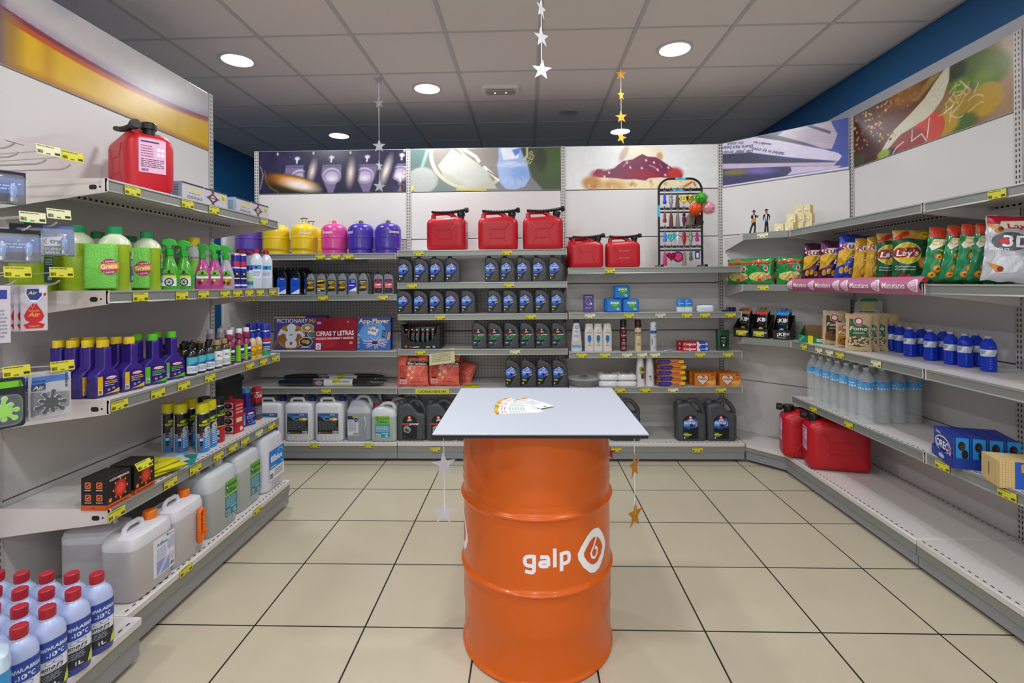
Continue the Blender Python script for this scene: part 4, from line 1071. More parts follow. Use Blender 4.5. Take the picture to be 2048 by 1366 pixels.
# --- translucent / white canisters
def canister(kind):
    """large jugs of additive; broad labelled face front"""
    t = empty('canister')
    if kind == 'mountain':            # white ten litre jug, dark label
        w, d, h = .228, .2, .30; pl = mat('#d9dadf', .38)
        MB().rings([(0, w*.46, d*.46), (.012, w*.5, d*.5), (h*.9, w*.5, d*.5), (h*.97, w*.47, d*.47), (h, w*.41, d*.41)], pl, e=5.5, n=40).build('canister_body', t, smooth=.7)
        MB().tube([(-.075, -.045, h-.012), (-.07, -.045, h+.02), (-.05, -.045, h+.029), (.02, -.045, h+.027), (.035, -.045, h-.01)], .0125, pl, 10).build('handle', t)
        cap(h-.004, .036, .026, '#1f2f86', 16, cx=.078, cy=.0).build('cap', t)
        mb = MB()
        for i in range(5): mb.box((-.075+.034*i, -d/2-.0015, .012), (-.069+.034*i, -d/2+.004, .04), pl, .001)
        mb.build('moulded_ribs', t)
        lw, z0, z1 = .082, .062, .222
        sh = [('r', -lw, z0, lw, z1, '#15171a'), ('r', -lw, z1-.055, lw, z1, '#3f6ea8'), ('p', [(-lw, z1-.02), (-.03, z1-.045), (.02, z1-.03), (lw, z1-.05), (lw, z1-.062), (-lw, z1-.062)], '#2b2c22'), ('e', .045, z1-.047, .035, .012, '#e0a84a'), ('e', .055, z1-.045, .014, .008, '#fbe6b0'),
              ('g', -.01, z1-.04, .03, .016, .005, '#58c2e8'), ('t', -.018, z1-.017, .017, 'emers', '#22303e', {'w': .06}), ('t', .036, z1-.017, .015, 'BLUE', '#dfe8f0', {'w': .034}),
              ('l', -lw*.92, z0+.03, lw*1.84, .07, 8, '#6f7478'), ('t', -.066, z0+.006, .012, '10L', '#dde', {}), ('l', -.045, z0+.008, .07, .008, 1, '#c87a3a'), ('r', .036, z0+.003, .076, z0+.022, '#e6e6e6'), ('b', .038, z0+.005, .036, .015, '#222'), ('e', -.048, z0+.012, .004, .004, '#3aa04a')]
        label_part(t, sh, Ffront(-d/2)); label_part(t, [('l', -.05, .245, .02, .01, 2, '#8a8c92')], Ffront(-d*.488), 'print_mark')
    elif kind in ('ad5', 'green5'):    # clear five litre jug, handle on the top right
        gr = kind == 'green5'
        w, d, h = (.2, .13, .295) if gr else (.2, .135, .345)
        lo = mat('#a9b5ae' if gr else '#97a1a9', .25, trans=.0, coat=.2); hi = mat('#c9cfcf' if gr else '#b4bbc1', .3)
        zl = h*.66 if gr else h*.62
        MB().rings([(0, w*.46, d*.44), (.01, w*.5, d*.5), (zl, w*.5, d*.5)], lo, e=5, n=36).build('filled_part', t, smooth=.7)
        MB().rings([(zl, w*.5, d*.5), (zl+.02, w*.5, d*.5), (zl+.05, w*.44, d*.42), (h*.88, w*.26, d*.3, 3, -.02), (h*.9, w*.18, d*.25, 2.4, -.02)], hi, e=5, n=36).build('canister_shoulder', t, smooth=.7)
        MB().tube([(-.04, 0, h*.86), (-.01, 0, h*.965), (.03, 0, h*.98), (.06, 0, h*.95), (.078, 0, h*.85), (.08, 0, h*.72)], [.018, .015, .014, .014, .016, .02], hi, 10).build('handle', t)
        cap(h*.85, .032, .020, '#b01f2c' if gr else '#3e4fb8', 14, cx=-.066).build('cap', t)
        if gr: sh = [('r', -.062, .035, .052, .2, '#2c8aa6'), ('r', -.062, .135, .052, .2, '#6fb52c'), ('e', -.048, .182, .01, .011, '#101c14'), ('e', -.048, .182, .004, .005, '#e8f0e0'), ('t', .008, .176, .014, 'STARCLEAN', '#14301c', {'w': .08, 'bold': .03}), ('t', -.008, .148, .026, 'AdBlue', '#1d5a76', {'bold': .02, 'w': .085}), ('l', -.055, .08, .1, .045, 5, '#bfe0e8'), ('r', -.057, .038, -.02, .062, '#e8eef0'), ('b', -.055, .04, .033, .018, '#223'), ('t', .028, .04, .024, '5L', '#e8f4f8', {'bold': .03}), ('l', -.01, .062, .05, .012, 1, '#e8f4f8')]
        else: sh = [('r', -.085, .045, .0, .195, '#cfd3da'), ('r', -.085, .168, .0, .195, '#2a3048'), ('p', [(-.05, .195), (-.03, .168), (.0, .168), (.0, .195)], '#b8a83a'), ('e', -.018, .165, .017, .017, '#24439a'), ('t', -.018, .16, .012, 'AdB', '#dfe8f4', {}), ('t', -.062, .152, .013, 'AdBlue', '#33405a', {'al': 'c'}), ('l', -.078, .075, .06, .07, 8, '#7d828c'), ('b', -.04, .05, .035, .014, '#30343c')]
        label_part(t, sh, Ffront(-d/2))
        if not gr: MB().tube([(.045, -d/2-.001, .19), (.06, -d/2-.004, .15), (.06, -d/2-.004, .12), (.05, -d/2-.001, .1)], .008, hi, 8).build('side_grip', t)
    return t
def additive_canister(kind):
    """canisters on the left base: labelled long face is front"""
    t = empty('canister'); w, d, h = .30, .19, .30
    t.scale = {'blue': (.75, .78, .84), 'hose': (.70, .78, .84), 'starclean': (.8, .95, 1), 'fillblue': (.9, .92, 1)}[kind]
    if kind == 'fillblue':
        w, d, h = .25, .21, .325; pl = mat('#c9c9d2', .36)
        MB().rings([(0, w*.46, d*.46), (.01, w*.5, d*.5), (h*.86, w*.5, d*.5), (h*.95, w*.47, d*.45), (h*.98, w*.38, d*.36)], pl, e=5, n=40).build('canister_body', t, smooth=.7)
        MB().tube([(.03, 0, h*.93), (.05, 0, h*1.03), (.09, 0, h*1.04), (.115, 0, h*.95), (.115, -.01, h*.8), (.11, -.03, h*.7)], .018, pl, 10).build('handle', t)
        cap(h*.955, .034, .03, '#1b2a78', 16, cx=-.03, cy=.02).build('cap', t)
        sh = [('r', -.085, .06, .11, .235, '#e2e2ea'), ('r', -.085, .125, .11, .235, '#1a78cc'), ('t', .008, .165, .052, 'fillblue', '#f2f6fa', {'bold': .03, 'w': .15}), ('s', [(.02, .21), (.05, .225), (.085, .215), (.095, .2)], .006, '#8fd0f4'), ('t', .08, .135, .016, '10L', '#e8f0f8', {}), ('l', -.075, .13, .08, .014, 1, '#bfe0f8'), ('b', -.075, .07, .04, .03, '#22242c'), ('l', -.02, .075, .11, .04, 4, '#55585f')]
        label_part(t, sh, Ffront(-d/2)); return t
    lo, hi = {'blue': ('#b9b4b4', '#d3d3d8'), 'hose': ('#bdb8ba', '#d6d4da'), 'starclean': ('#a7aead', '#c3c9cb')}[kind]
    lo = mat(lo, .3, coat=.2); hi = mat(hi, .32)
    zl = .235 if kind != 'starclean' else .215
    MB().rings([(0, w*.47, d*.46), (.012, w*.5, d*.5), (zl, w*.5, d*.5)], lo, e=5, n=44).build('filled_part', t, smooth=.7)
    MB().rings([(zl, w*.5, d*.5), (.26, w*.5, d*.5), (.285, w*.47, d*.46), (.297, w*.38, d*.36), (.297, w*.2, d*.2)], hi, e=5, n=44).build('canister_shoulder', t, smooth=.7)
    MB().tube([(-.10, 0, .285), (-.088, 0, .315), (-.065, 0, .325), (.0, 0, .325), (.02, 0, .318), (.03, 0, .29)], [.014, .012, .0115, .0115, .012, .014], hi, 10).build('handle', t)
    cap(.295, .04, .033, '#e2711c' if kind != 'starclean' else '#c9cbd0', 16, cx=.085).build('cap', t)
    F = Ffront(-d/2)
    if kind == 'blue':
        sh = [('r', -.02, .045, .14, .225, '#dadbe4'), ('t', .045, .185, .024, 'AdBlue', '#28306a', {'w': .08}), ('e', .085, .215, .006, .006, '#2c6ac8'), ('t', .112, .21, .009, 'bluechem', '#3a4a78', {'w': .042}), ('l', .006, .12, .07, .055, 9, '#8e98c4'), ('r', .085, .14, .105, .19, '#a8b4dc'), ('l', .107, .14, .03, .06, 12, '#7a84b4'),
              ('r', .004, .05, .1, .115, '#8f9ac8'), ('p', [(.03, .05), (.1, .115), (.07, .115), (.01, .05)], '#bcc4e2'), ('l', .104, .08, .03, .04, 5, '#8e98c4'), ('b', .108, .055, .026, .016, '#222')]
        label_part(t, sh, F)
    elif kind == 'starclean':
        sh = [('r', .0, .05, .125, .225, '#2a7a8c'), ('r', .0, .155, .125, .225, '#62a82a'), ('e', .018, .195, .013, .015, '#10161a'), ('e', .018, .195, .006, .008, '#dfe8e0'), ('t', .076, .195, .018, 'STARCLEAN', '#12241a', {'w': .09, 'bold': .03}), ('t', .06, .163, .03, 'AdBlue', '#1e4a6a', {'w': .105, 'bold': .01}), ('r', .0, .152, .125, .156, '#d8d428'), ('l', .01, .095, .1, .05, 6, '#8fc4cc'),
              ('r', .008, .056, .05, .08, '#dfe6ea'), ('b', .01, .058, .038, .02, '#20262c'), ('t', .1, .056, .026, '10L', '#bfe0ea', {'bold': .02}), ('l', .06, .082, .055, .012, 1, '#bfe0ea')]
        label_part(t, sh, F)
    elif kind == 'hose':
        pts = []; k = 34
        for i in range(k+1):
            f = i/k; a_ = PI*f
            if f < .4: q = (.055, .115+.09*f/.4)
            elif f < .7: g_ = (f-.4)/.3*PI; q = (.078-.023*math.cos(g_), .205+.023*math.sin(g_))
            else: q = (.101, .205-.06*(f-.7)/.3)
            pts.append((q[0], -d/2-.014, q[1]))
        MB().tube(pts, [.0135 if i % 2 else .0105 for i in range(k+1)], mat('#e06a16', .4), 10).build('filling_hose', t)
        MB().tube([(.101, -d/2-.014, .15), (.101, -d/2-.014, .11), (.101, -d/2-.014, .11), (.101, -d/2-.014, .103), (.095, -d/2-.014, .09), (.08, -d/2-.014, .065), (.06, -d/2-.014, .06), (.056, -d/2-.014, .09), (.056, -d/2-.014, .115)], [.014, .014, .024, .024, .014, .013, .013, .013, .013], mat('#e06a16', .4), 12).build('hose_nozzle', t)
        label_part(t, [('l', .04, .02, .04, .012, 2, '#8c8c92')], F, 'print_mark')
    return t
# --- one litre washer bottles
def washer_bottle():
    t = empty('washer_bottle'); w, d = .081, .078
    bl = mat('#3443a0', .3, coat=.2); cl = mat('#aebbe0', .28)
    MB().rings([(0, w*.47, d*.46), (.006, w*.5, d*.5), (.165, w*.5, d*.5)], bl, e=2.7, n=32).build('bottle_body', t, smooth=.8)
    MB().rings([(.165, w*.5, d*.5), (.182, w*.49, d*.49), (.2, w*.42, d*.44, 2.6), (.213, w*.26, d*.36, 2.1), (.218, .0185, .0185, 2), (.226, .0185, .0185, 2)], cl, e=2.7, n=32).build('bottle_shoulder', t, smooth=.8)
    MB().lathe([(.0215, .217), (.0215, .221)], mat('#b9c6e0', .3), n=20).build('neck_ring', t)
    cap(.222, .03, .0205, '#a8202c', 14).build('cap', t)
    W = w*.95
    def F(u, v, dd):     # wraps the superellipse body
        e = 2.7; a_ = u/(w*.5)*1.02; a_ = max(-1.35, min(1.35, a_)); th = a_
        c, s_ = math.sin(th), math.cos(th)
        return ((w*.5+dd)*math.copysign(abs(c)**(2/e), c), -(d*.5+dd)*abs(s_)**(2/e), v)
    sh = [('r', -.05, .022, .05, .158, '#272a35'), ('r', -.05, .108, .05, .158, '#2b4aa4'), ('r', -.05, .072, .05, .108, '#d9dce6'), ('p', [(.05, .158), (.044, .158), (.038, .09), (.02, .04), (.05, .02)], '#23304e'), ('s', [(.046, .158), (.04, .1), (.026, .045)], .0035, '#c6d62a'), ('p', [(.02, .045), (.036, .05), (.05, .03), (.04, .022), (.014, .022)], '#c3d42c'),
          ('t', -.004, .138, .015, 'LAVAPARABRISAS', '#e3e8f6', {'w': .075, 'bold': .03}), ('t', .0, .116, .019, '-10°C', '#e3e8f6', {'bold': .03, 'w': .034}), ('t', -.008, .08, .019, 'emers', '#181a22', {'bold': .04, 'shear': .25, 'w': .044}), ('t', -.006, .073, .007, 'CLEANING', '#181a22', {'w': .034}),
          ('g', -.012, .1, .010, .006, .0016, '#5a6ab8'), ('g', .004, .1, .008, .006, .0016, '#5a6ab8'), ('l', -.04, .048, .05, .02, 4, '#9aa0b0'), ('t', -.002, .028, .016, '1L', '#e3e8f6', {'bold': .03})]
    label_part(t, sh, F, step=.006)
    return t
# --- shampoo two litre bottle with sponge
def shampoo_bottle(sponge):
    t = empty('shampoo_bottle'); w, d = .12, .1
    gn = mat('#a6c41a', .25, trans=.25, coat=.3); cl = mat('#c8d0b0', .25)
    MB().rings([(0, w*.46, d*.46), (.008, w*.5, d*.5), (.215, w*.5, d*.5)], gn, e=3.4, n=32).build('bottle_body', t, smooth=.8)
    MB().rings([(.215, w*.5, d*.5), (.235, w*.46, d*.46, 2.6), (.252, w*.34, d*.38, 2.2), (.262, .026, .026, 2), (.272, .026, .026, 2)], cl, e=3.4, n=32).build('bottle_shoulder', t, smooth=.8)
    cap(.266, .034, .0285, '#0f8a52', 18).build('cap', t)
    x = w*.5
    sh = [('r', -.02, .04, .04, .19, '#274f6e'), ('r', -.02, .15, .04, .19, '#9ac06a'), ('e', -.006, .172, .01, .012, '#16283c'), ('r', -.016, .05, .036, .11, '#1d4a7a'), ('l', -.014, .115, .048, .03, 4, '#cfe0d8'), ('b', .0, .05, .03, .02, '#dfe8ee')]
    label_part(t, sh, Fside(x), name='side_label')
    if sponge:
        MB().rings([(.012, .055, .022), (.016, .058, .026), (.205, .058, .026), (.21, .054, .022)], mat('#6fc04a', .6, bump=.5, bscale=150), e=6, n=28, cx=-.034, cy=-d/2-.026).build('sponge', t, smooth=.7)
        F = Ffront(-d/2-.0525, -.0, .11)
        label_part(t, [('e', 0, 0, .034, .036, '#a8286c'), ('p', [(-.034, .012), (.034, .018), (.034, -.01), (-.034, -.016)], '#d88a1c'), ('t', 0, -.008, .028, 'Gratis', '#f6ead8', {'bold': .03, 'w': .058, 'rot': .12}), ('t', 0, .02, .012, '1 esponja', '#f6d8e4', {'w': .042, 'rot': .1}), ('t', 0, -.028, .012, '1 esponja', '#f6d8e4', {'w': .038, 'rot': .1})], F, 'gift_sticker')
    return t
# --- trigger spray
def trigger_spray(body, ghx, lab):
    t = empty('trigger_spray'); m = mat(body, .2, trans=.3, coat=.3)
    MB().rings([(0, .036, .025), (.006, .04, .028), (.07, .039, .027), (.1, .032, .023, 3), (.13, .022, .018, 2.4), (.155, .014, .014, 2), (.165, .013, .013, 2)], m, e=3, n=26).build('bottle_body', t, smooth=.8)
    g = mat(ghx, .35)
    mb = MB().lathe([(.017, .158), (.017, .18), (.012, .184)], g, n=18); mb.build('collar', t)
    P = [(-.03, .206), (-.034, .222), (-.028, .232), (.0, .236), (.024, .228), (.032, .205), (.02, .2), (.012, .206), (.008, .182), (-.01, .182), (-.012, .2)]
    MB().slab(P, .024, .006, g, steps=2).build('spray_head', t)
    MB().slab([(-.016, .2), (-.026, .185), (-.034, .168), (-.029, .166), (-.02, .18), (-.01, .19)], .012, .002, g, steps=1).build('trigger', t)
    cols = {'wheel': ('#5aa832', '#1c2430'), 'pink': ('#7ab83a', '#a83a5a'), 'clear': ('#6cb030', '#c87a2a')}[lab]
    sh = [('p', [(-.028, .018), (.028, .018), (.026, .075), (.014, .1), (-.02, .092), (-.028, .07)], cols[0]), ('r', -.028, .018, .028, .058, '#d8dde0' if lab == 'wheel' else cols[1]), ('r', -.026, .055, .026, .066, '#d8d22a' if lab == 'wheel' else '#e6e8e8'), ('e', .0, .082, .006, .008, '#15241a')]
    if lab == 'wheel': sh += [('e', 0, .036, .018, .019, '#14181c'), ('e', 0, .036, .013, .014, '#c8ccd2'), ('e', 0, .036, .004, .004, '#14181c')] + [('s', [(.004*math.cos(k*PI/3), .036+.004*math.sin(k*PI/3)), (.013*math.cos(k*PI/3), .036+.014*math.sin(k*PI/3))], .002, '#14181c') for k in range(6)]
    else: sh += [('e', -.012, .034, .008, .01, '#222'), ('e', .01, .03, .009, .01, '#c03a8a' if lab == 'pink' else '#3a3a3a'), ('e', .0, .045, .006, .006, '#e8b040'), ('e', .016, .045, .005, .006, '#3c8a3a')]
    sh += [('t', 0, .07, .0095, 'STARCLEAN', '#142818', {'w': .04, 'bold': .02})]
    label_part(t, sh, Ffront(-.0275))
    return t
# --- spray cans, parametrised: body colour stack, cap colour
def spray_can(r, h, bands, caphx, caph, art):
    t = empty('spray_can'); mb = MB(); z = 0
    n = 26
    for hx, f in bands:
        z1 = h*f; mb.lathe([(r*(.93 if z == 0 else 1), z), (r, z+(.004 if z == 0 else 0)), (r, z1)], mat(hx, .28, metal=.0, coat=.3), n=n); z = z1
    mb.lathe([(r, z), (r*.9, z+.008), (r*.6, z+.012)], mat('#b0b2b4', .3, metal=.7), n=n)
    mb.build('can_body', t)
    rc = r*.93
    mb = MB().lathe([(rc, h+.002), (rc, h+caph*.85), (rc*.93, h+caph*.96), (rc*.7, h+caph), (0, h+caph)], mat(caphx, .38), n=n); mb.build('cap', t)
    F = Fcyl(r)
    A_ = {'none': [],
          'tyre': [('r', -.047, .004, -.036, h*.98, '#d8d8d8')] + [('r', -.047+.0036*(i % 3), .006+i*h/40, -.0434+.0036*(i % 3), .006+(i+.8)*h/40, '#16161a') for i in range(38)] + [('e', .012, h*.83, .016, .006, '#3a8a3c'), ('e', .0, h*.80, .012, .005, '#d8d428'), ('r', -.024, h*.70, .046, h*.75, '#d4cc20'), ('l', -.02, h*.71, .06, .008, 1, '#20200c'), ('e', .016, h*.58, .018, .018, '#cfd6e0'), ('e', .016, h*.58, .006, .006, '#4a5a78'), ('g', .016, h*.58, .014, .014, .002, '#4a5a78'),
                   ('p', [(-.03, h*.5), (.046, h*.56), (.046, h*.4), (-.03, h*.38)], '#8c9098'), ('e', .03, h*.43, .014, .016, '#23252c')] + [('r', -.022, .02+.013*i, -.008, .031+.013*i, ['#b8282c', '#1c3a1c', '#1a1a1a', '#c8d4e8', '#8c2a6a', '#1c1c50'][i]) for i in range(6)] + [('l', .0, .02, .04, .08, 8, '#bfe0f8')],
          'redcan': [('r', -.04, .0, -.032, h, '#d8d8d8'), ('e', .01, h*.86, .014, .006, '#3a8a3c'), ('r', -.026, h*.74, .04, h*.80, '#d8d020'), ('l', -.02, h*.755, .05, .009, 1, '#181808'), ('r', -.03, h*.44, .044, h*.46, '#d8c820')] + [('r', -.018, .02+.012*i, -.006, .03+.012*i, ['#d8d8d8', '#1c1c50', '#c8d4e8', '#d8d8d8', '#5a2a6a', '#fff'[:4]+'fff'][i]) for i in range(5)],
          'cx': [('t', .004, h*.84, .026, 'CX80', '#e8e0e2', {'bold': .04, 'w': .052}), ('t', .0, h*.64, .014, 'WD CLEAN', '#16161a', {'bold': .03}), ('r', -.03, h*.55, .03, h*.62, '#1c1c20'), ('l', -.02, h*.2, .04, .05, 5, '#a8a8ac')],
          'hair_red': [('t', 0, h*.84, .012, 'xxl', '#e8d8d8', {}), ('t', 0, h*.66, .026, 'Leo', '#e8d4d8', {'bold': .01}), ('e', .0, h*.5, .006, .006, '#d8b8c0'), ('l', -.014, h*.3, .028, .02, 3, '#d8b8c0'), ('l', -.014, h*.1, .028, .02, 2, '#d8b8c0')],
          'hair_cream': [('r', -.03, h*.78, .03, h*.82, '#5a1420'), ('t', 0, h*.68, .026, 'Leo', '#5a1420', {'bold': .01}), ('r', -.008, h*.4, .008, h*.52, '#c0b08a'), ('l', -.014, h*.25, .028, .02, 3, '#5a4a3a')],
          'sanex': [('p', [(-.03, h*.72), (.03, h*.72), (.03, h*.84), (-.03, h*.84)], '#2a5ac0'), ('t', -.008, h*.4, .02, 'sanex', '#2a3a6a', {'rot': PI/2}), ('t', .01, h*.58, .014, 'fresh', '#3a7ac8', {}), ('l', -.006, h*.1, .028, .02, 2, '#8a9ab0'), ('e', .014, h*.7, .008, .008, '#c8d43a')],
          'blue': [('r', -.02, h*.6, .03, h*.72, '#c8342c'), ('r', -.024, h*.5, .03, h*.56, '#d8e0f0'), ('r', -.024, h*.14, .03, h*.4, '#1a2438'), ('p', [(-.04, .0), (.04, .0), (.04, .02), (-.04, .035)], '#2c9a6a'), ('l', -.02, h*.2, .044, .03, 3, '#c8d8f8')],
          'clean': [('r', -.03, .02, .03, h*.5, '#2a7a86'), ('e', .0, h*.62, .014, .012, '#16283c'), ('l', -.022, .04, .044, .06, 5, '#cfe8ea'), ('p', [(-.03, h*.5), (.03, h*.5), (.03, h*.7), (-.03, h*.6)], '#c8d43a')],
          'tube': [('r', -.016, h*.68, .02, h*.82, '#c02c4a'), ('l', -.02, h*.58, .042, .02, 1, '#dfe4f4'), ('e', .006, h*.44, .014, .018, '#14141c'), ('t', .006, h*.42, .016, 'X', '#e8e8f0', {'bold': .05}), ('e', .006, h*.30, .014, .018, '#14141c'), ('l', -.01, h*.28, .03, .012, 1, '#e8e8f0'), ('r', -.03, .015, .03, .025, '#c8ccf0')],
          'wax': [('r', -.03, .02, .03, h*.7, '#78b83a'), ('p', [(-.03, h*.3), (.03, h*.4), (.03, h*.15), (-.03, .02)], '#2aa0b8'), ('t', 0, h*.72, .014, 'STARCLEAN', '#1a2a20', {'w': .05})]}[art]
    if A_: label_part(t, A_, F, step=.006)
    return t
# --- additive bottle with long neck (purple)
def additive_bottle(caphx, blue_side):
    t = empty('additive_bottle'); pu = mat('#34207e', .3, coat=.3)
    P = [(-.046, .004), (-.042, 0), (.042, 0), (.046, .004), (.046, .085), (.038, .105), (.020, .118), (.0135, .128), (.0135, .21), (-.0135, .21), (-.0135, .128), (-.020, .118), (-.038, .105), (-.046, .085)]
    MB().slab(P, .05, .010, pu, steps=3).build('bottle_body', t, smooth=.8)
    MB().lathe([(.0148, .118), (.0148, .215)], pu, n=18).build('bottle_neck', t)
    MB().lathe([(.0185, .208), (.0185, .234), (.0175, .239), (0, .239)], mat(caphx, .4), n=18).build('cap', t)
    sc_ = '#d8b020' if caphx == '#e3c418' else caphx
    sh = [('p', rrect(-.041, .01, .041, .092, .006), '#2a1668'), ('r', -.041, .012, -.022, .088, sc_), ('r', -.038, .014, -.025, .034, '#e6e6ea'), ('b', -.037, .016, .011, .015, '#222'), ('e', .010, .078, .021, .0075, '#b5203a'), ('e', .010, .078, .019, .006, '#e8e4ee'), ('t', .010, .0745, .0105, "wynn's", '#b5203a', {'bold': .03, 'w': .032}),
          ('l', -.014, .052, .05, .016, 2, sc_ if not blue_side else '#7ab0f0'), ('l', -.014, .044, .034, .006, 1, '#c8c4dc'), ('p', [(-.016, .012), (.041, .012), (.041, .03), (.016, .018)], sc_), ('e', .0, .028, .006, .006, '#8c84a4'), ('e', .018, .032, .006, .005, '#8c84a4')]
    label_part(t, sh, Ffront(-.025))
    label_part(t, [('p', rrect(-.0125, .150, .0125, .186, .003), sc_), ('r', -.006, .156, .003, .178, '#1a1608'), ('r', -.004, .168, .001, .175, sc_), ('s', [(.003, .160), (.007, .163), (.007, .176)], .0016, '#1a1608')], Fcyl(.0148), 'neck_label', step=.004)
    return t
def small_bottle(body, caphx, lab, H=.125, r=.026, neck='short'):
    t = empty('small_bottle'); m = mat(body, .25, coat=.3)
    if neck == 'short': pr = [(r*.9, 0), (r, .004), (r, H*.66), (r*.8, H*.75), (r*.42, H*.81), (r*.42, H*.84)]; c0, ch, crad = H*.83, H*.17, r*.55
    else: pr = [(r*.9, 0), (r, .004), (r, H*.5), (r*.8, H*.6), (r*.45, H*.66), (r*.8, H*.71), (r*.8, H*.83), (r*.5, H*.87)]; c0, ch, crad = H*.86, H*.12, r*.62
    MB().lathe(pr, m, n=20).build('bottle_body', t)
    MB().lathe([(crad, c0), (crad, c0+ch*.85), (crad*.9, c0+ch), (0, c0+ch)], mat(caphx, .4), n=16).build('cap', t)
    L_ = {'teal': [('r', -.03, .012, .03, H*.6, '#dfe6ee'), ('r', -.03, H*.34, .03, H*.6, '#4ab0c8'), ('p', [(-.03, H*.34), (.03, H*.3), (.03, H*.45)], '#2c5aa0'), ('l', -.02, .02, .04, .02, 3, '#5a6a9a')],
          'white': [('r', -.03, .012, .03, H*.62, '#e4e6ea'), ('t', 0, H*.42, .016, 'BG', '#1a1a1e', {'bold': .03}), ('l', -.02, .02, .04, .025, 4, '#70747c')],
          'green': [('r', -.028, .008, .028, H*.5, '#3c2068'), ('r', -.028, .008, -.004, H*.5, '#7cc42c'), ('e', .008, H*.38, .014, .007, '#e8e4ee'), ('l', -.002, .02, .026, .03, 3, '#8fd060')],
          'yellow': [('r', -.026, .008, .026, H*.55, '#e0b020'), ('t', 0, H*.45, .01, 'STOP', '#2a1a0a', {}), ('l', -.016, .02, .032, .03, 4, '#2a1a0a')],
          'dark': [('r', -.03, .010, .03, H*.55, '#1b1d22'), ('l', -.02, .02, .04, .03, 3, '#8a8c94'), ('r', -.02, H*.4, .02, H*.5, '#6a3a8a')]}[lab]
    label_part(t, L_, Fcyl(r), step=.006)
    return t
def white_litre_bottle():
    t = empty('distilled_bottle'); w = .07; m = mat('#c5cedc', .25, coat=.2)
    MB().rings([(0, w*.46, w*.42), (.006, w*.5, w*.46), (.17, w*.5, w*.46), (.195, w*.36, w*.34, 3), (.21, .014, .014, 2), (.216, .014, .014, 2)], m, e=5, n=28).build('bottle_body', t, smooth=.7)
    cap(.212, .024, .0175, '#b01c28', 14).build('cap', t)
    label_part(t, [('r', -.028, .06, .028, .13, '#cdd9ec'), ('r', -.028, .115, .028, .14, '#3a8ac8'), ('e', 0, .127, .007, .008, '#14202c'), ('l', -.022, .075, .044, .03, 4, '#6a7a98')], Ffront(-w*.46))
    return t
def carton(name, w, d, h, shapes, col, side=None, sidecol=None):
    """printed box; shapes on the front (-y); side shapes on the left (-x) and right faces"""
    t = empty(name); MB().box((-w/2, -d/2, 0), (w/2, d/2, h), mat(col, .45), .0015).build('box_body', t, smooth=0)
    if shapes: label_part(t, list(shapes), Ffront(-d/2, -w/2, 0), 'front_print')
    if side: label_part(t, list(side), Fleft(-w/2, d/2, 0), 'side_print')
    if sidecol: label_part(t, list(sidecol), (lambda u, v, dd: (w/2+dd, -d/2+u, v)), 'side_print')
    return t
def crinkle(u, v, s=0):
    return (math.sin(u*7.3+s)*math.sin(v*5.1+1.3*s)+.6*math.sin(u*13.7-v*9.2+2*s)+.12*math.sin(u*17+v*15+s))
def bag(w, h, tck, col, seed, shapes, back=None, name='snack_bag', rough=.25, top=.06, art=None):
    """filled foil packet with flat crimped ends, standing on its lower end"""
    t = empty(name)
    def depth(fu, fv):
        a = max(0, 1-abs(fu)**2.6)**.5; b = max(0, min(1, (1-abs(fv)**3.2)))**.6
        return tck/2*a*b*(1+.07*crinkle(fu*1.3, fv*1.6, seed))+.0012
    def edge(fv):       # sides pull in a little where the packet is filled
        return 1-.05*(1-fv*fv)+.012*math.sin(fv*14+seed)
    nx, nz = 18, 24; mb = MB()
    for sg in (-1, 1):
        vs = []
        for j in range(nz+1):
            fv = -1+2*j/nz
            for i in range(nx+1):
                fu = -1+2*i/nx
                vs.append((fu*w/2*edge(fv), sg*depth(fu, fv), h/2*(1+fv)+.003*math.sin(fu*9+seed)*(abs(fv) > .97)))
        fs = [(j*(nx+1)+i, j*(nx+1)+i+1, (j+1)*(nx+1)+i+1, (j+1)*(nx+1)+i) for j in range(nz) for i in range(nx)]
        if sg > 0: fs = [f[::-1] for f in fs]
        mb.add(vs, fs, mat(col if (sg < 0 or not back) else back, rough, metal=.15, coat=.35))
    for k in range(3):        # crimp lines at both ends
        for z in (h*.985-k*.006, .003+k*.006): mb.box((-w*.485, -.0030, z), (w*.485, -.0022, z+.0022), mat(col, rough, metal=.15, coat=.35))
    mb.build('packet', t, smooth=1.2)
    def F(u, v, d):
        fu = u/(w/2); fv = v/(h/2)-1
        fu = max(-.985, min(.985, fu)); fv = max(-.99, min(.985, fv))
        return (fu*w/2*edge(fv), -depth(fu, fv)-d-.0006, h/2*(1+fv))
    label_part(t, shapes, F, 'front_print', step=.010, vstep=.010, d0=.0008, dd=.0005, rough=.3)
    return t
def sp(W, H):          # scale unit shapes (0..1 across, 0..1 up) to a packet
    def f(sh):
        o = []
        for s in sh:
            k = s[0]; s = list(s)
            X = lambda x: (x-.5)*W
            if k == 'r': o.append(('r', X(s[1]), s[2]*H, X(s[3]), s[4]*H, s[5]))
            elif k == 'e': o.append(('e', X(s[1]), s[2]*H, s[3]*W, s[4]*H, s[5]))
            elif k == 'g': o.append(('g', X(s[1]), s[2]*H, s[3]*W, s[4]*H, s[5]*W, s[6]))
            elif k == 'p': o.append(('p', [(X(a), b*H) for a, b in s[1]], s[2]))
            elif k == 's': o.append(('s', [(X(a), b*H) for a, b in s[1]], s[2]*W, s[3]))
            elif k == 'l': o.append(('l', X(s[1]), s[2]*H, s[3]*W, s[4]*H, s[5], s[6]))
            elif k == 't':
                op = dict(s[6]) if len(s) > 6 else {}
                if 'w' in op: op['w'] *= W
                o.append(('t', X(s[1]), s[2]*H, s[3]*H, s[4], s[5], op))
        return o
    return f
PRICE = [('e', .78, .9, .12, .055, '#d9cf20'), ('t', .78, .885, .045, '1,70€', '#2a2208', {'w': .17})]
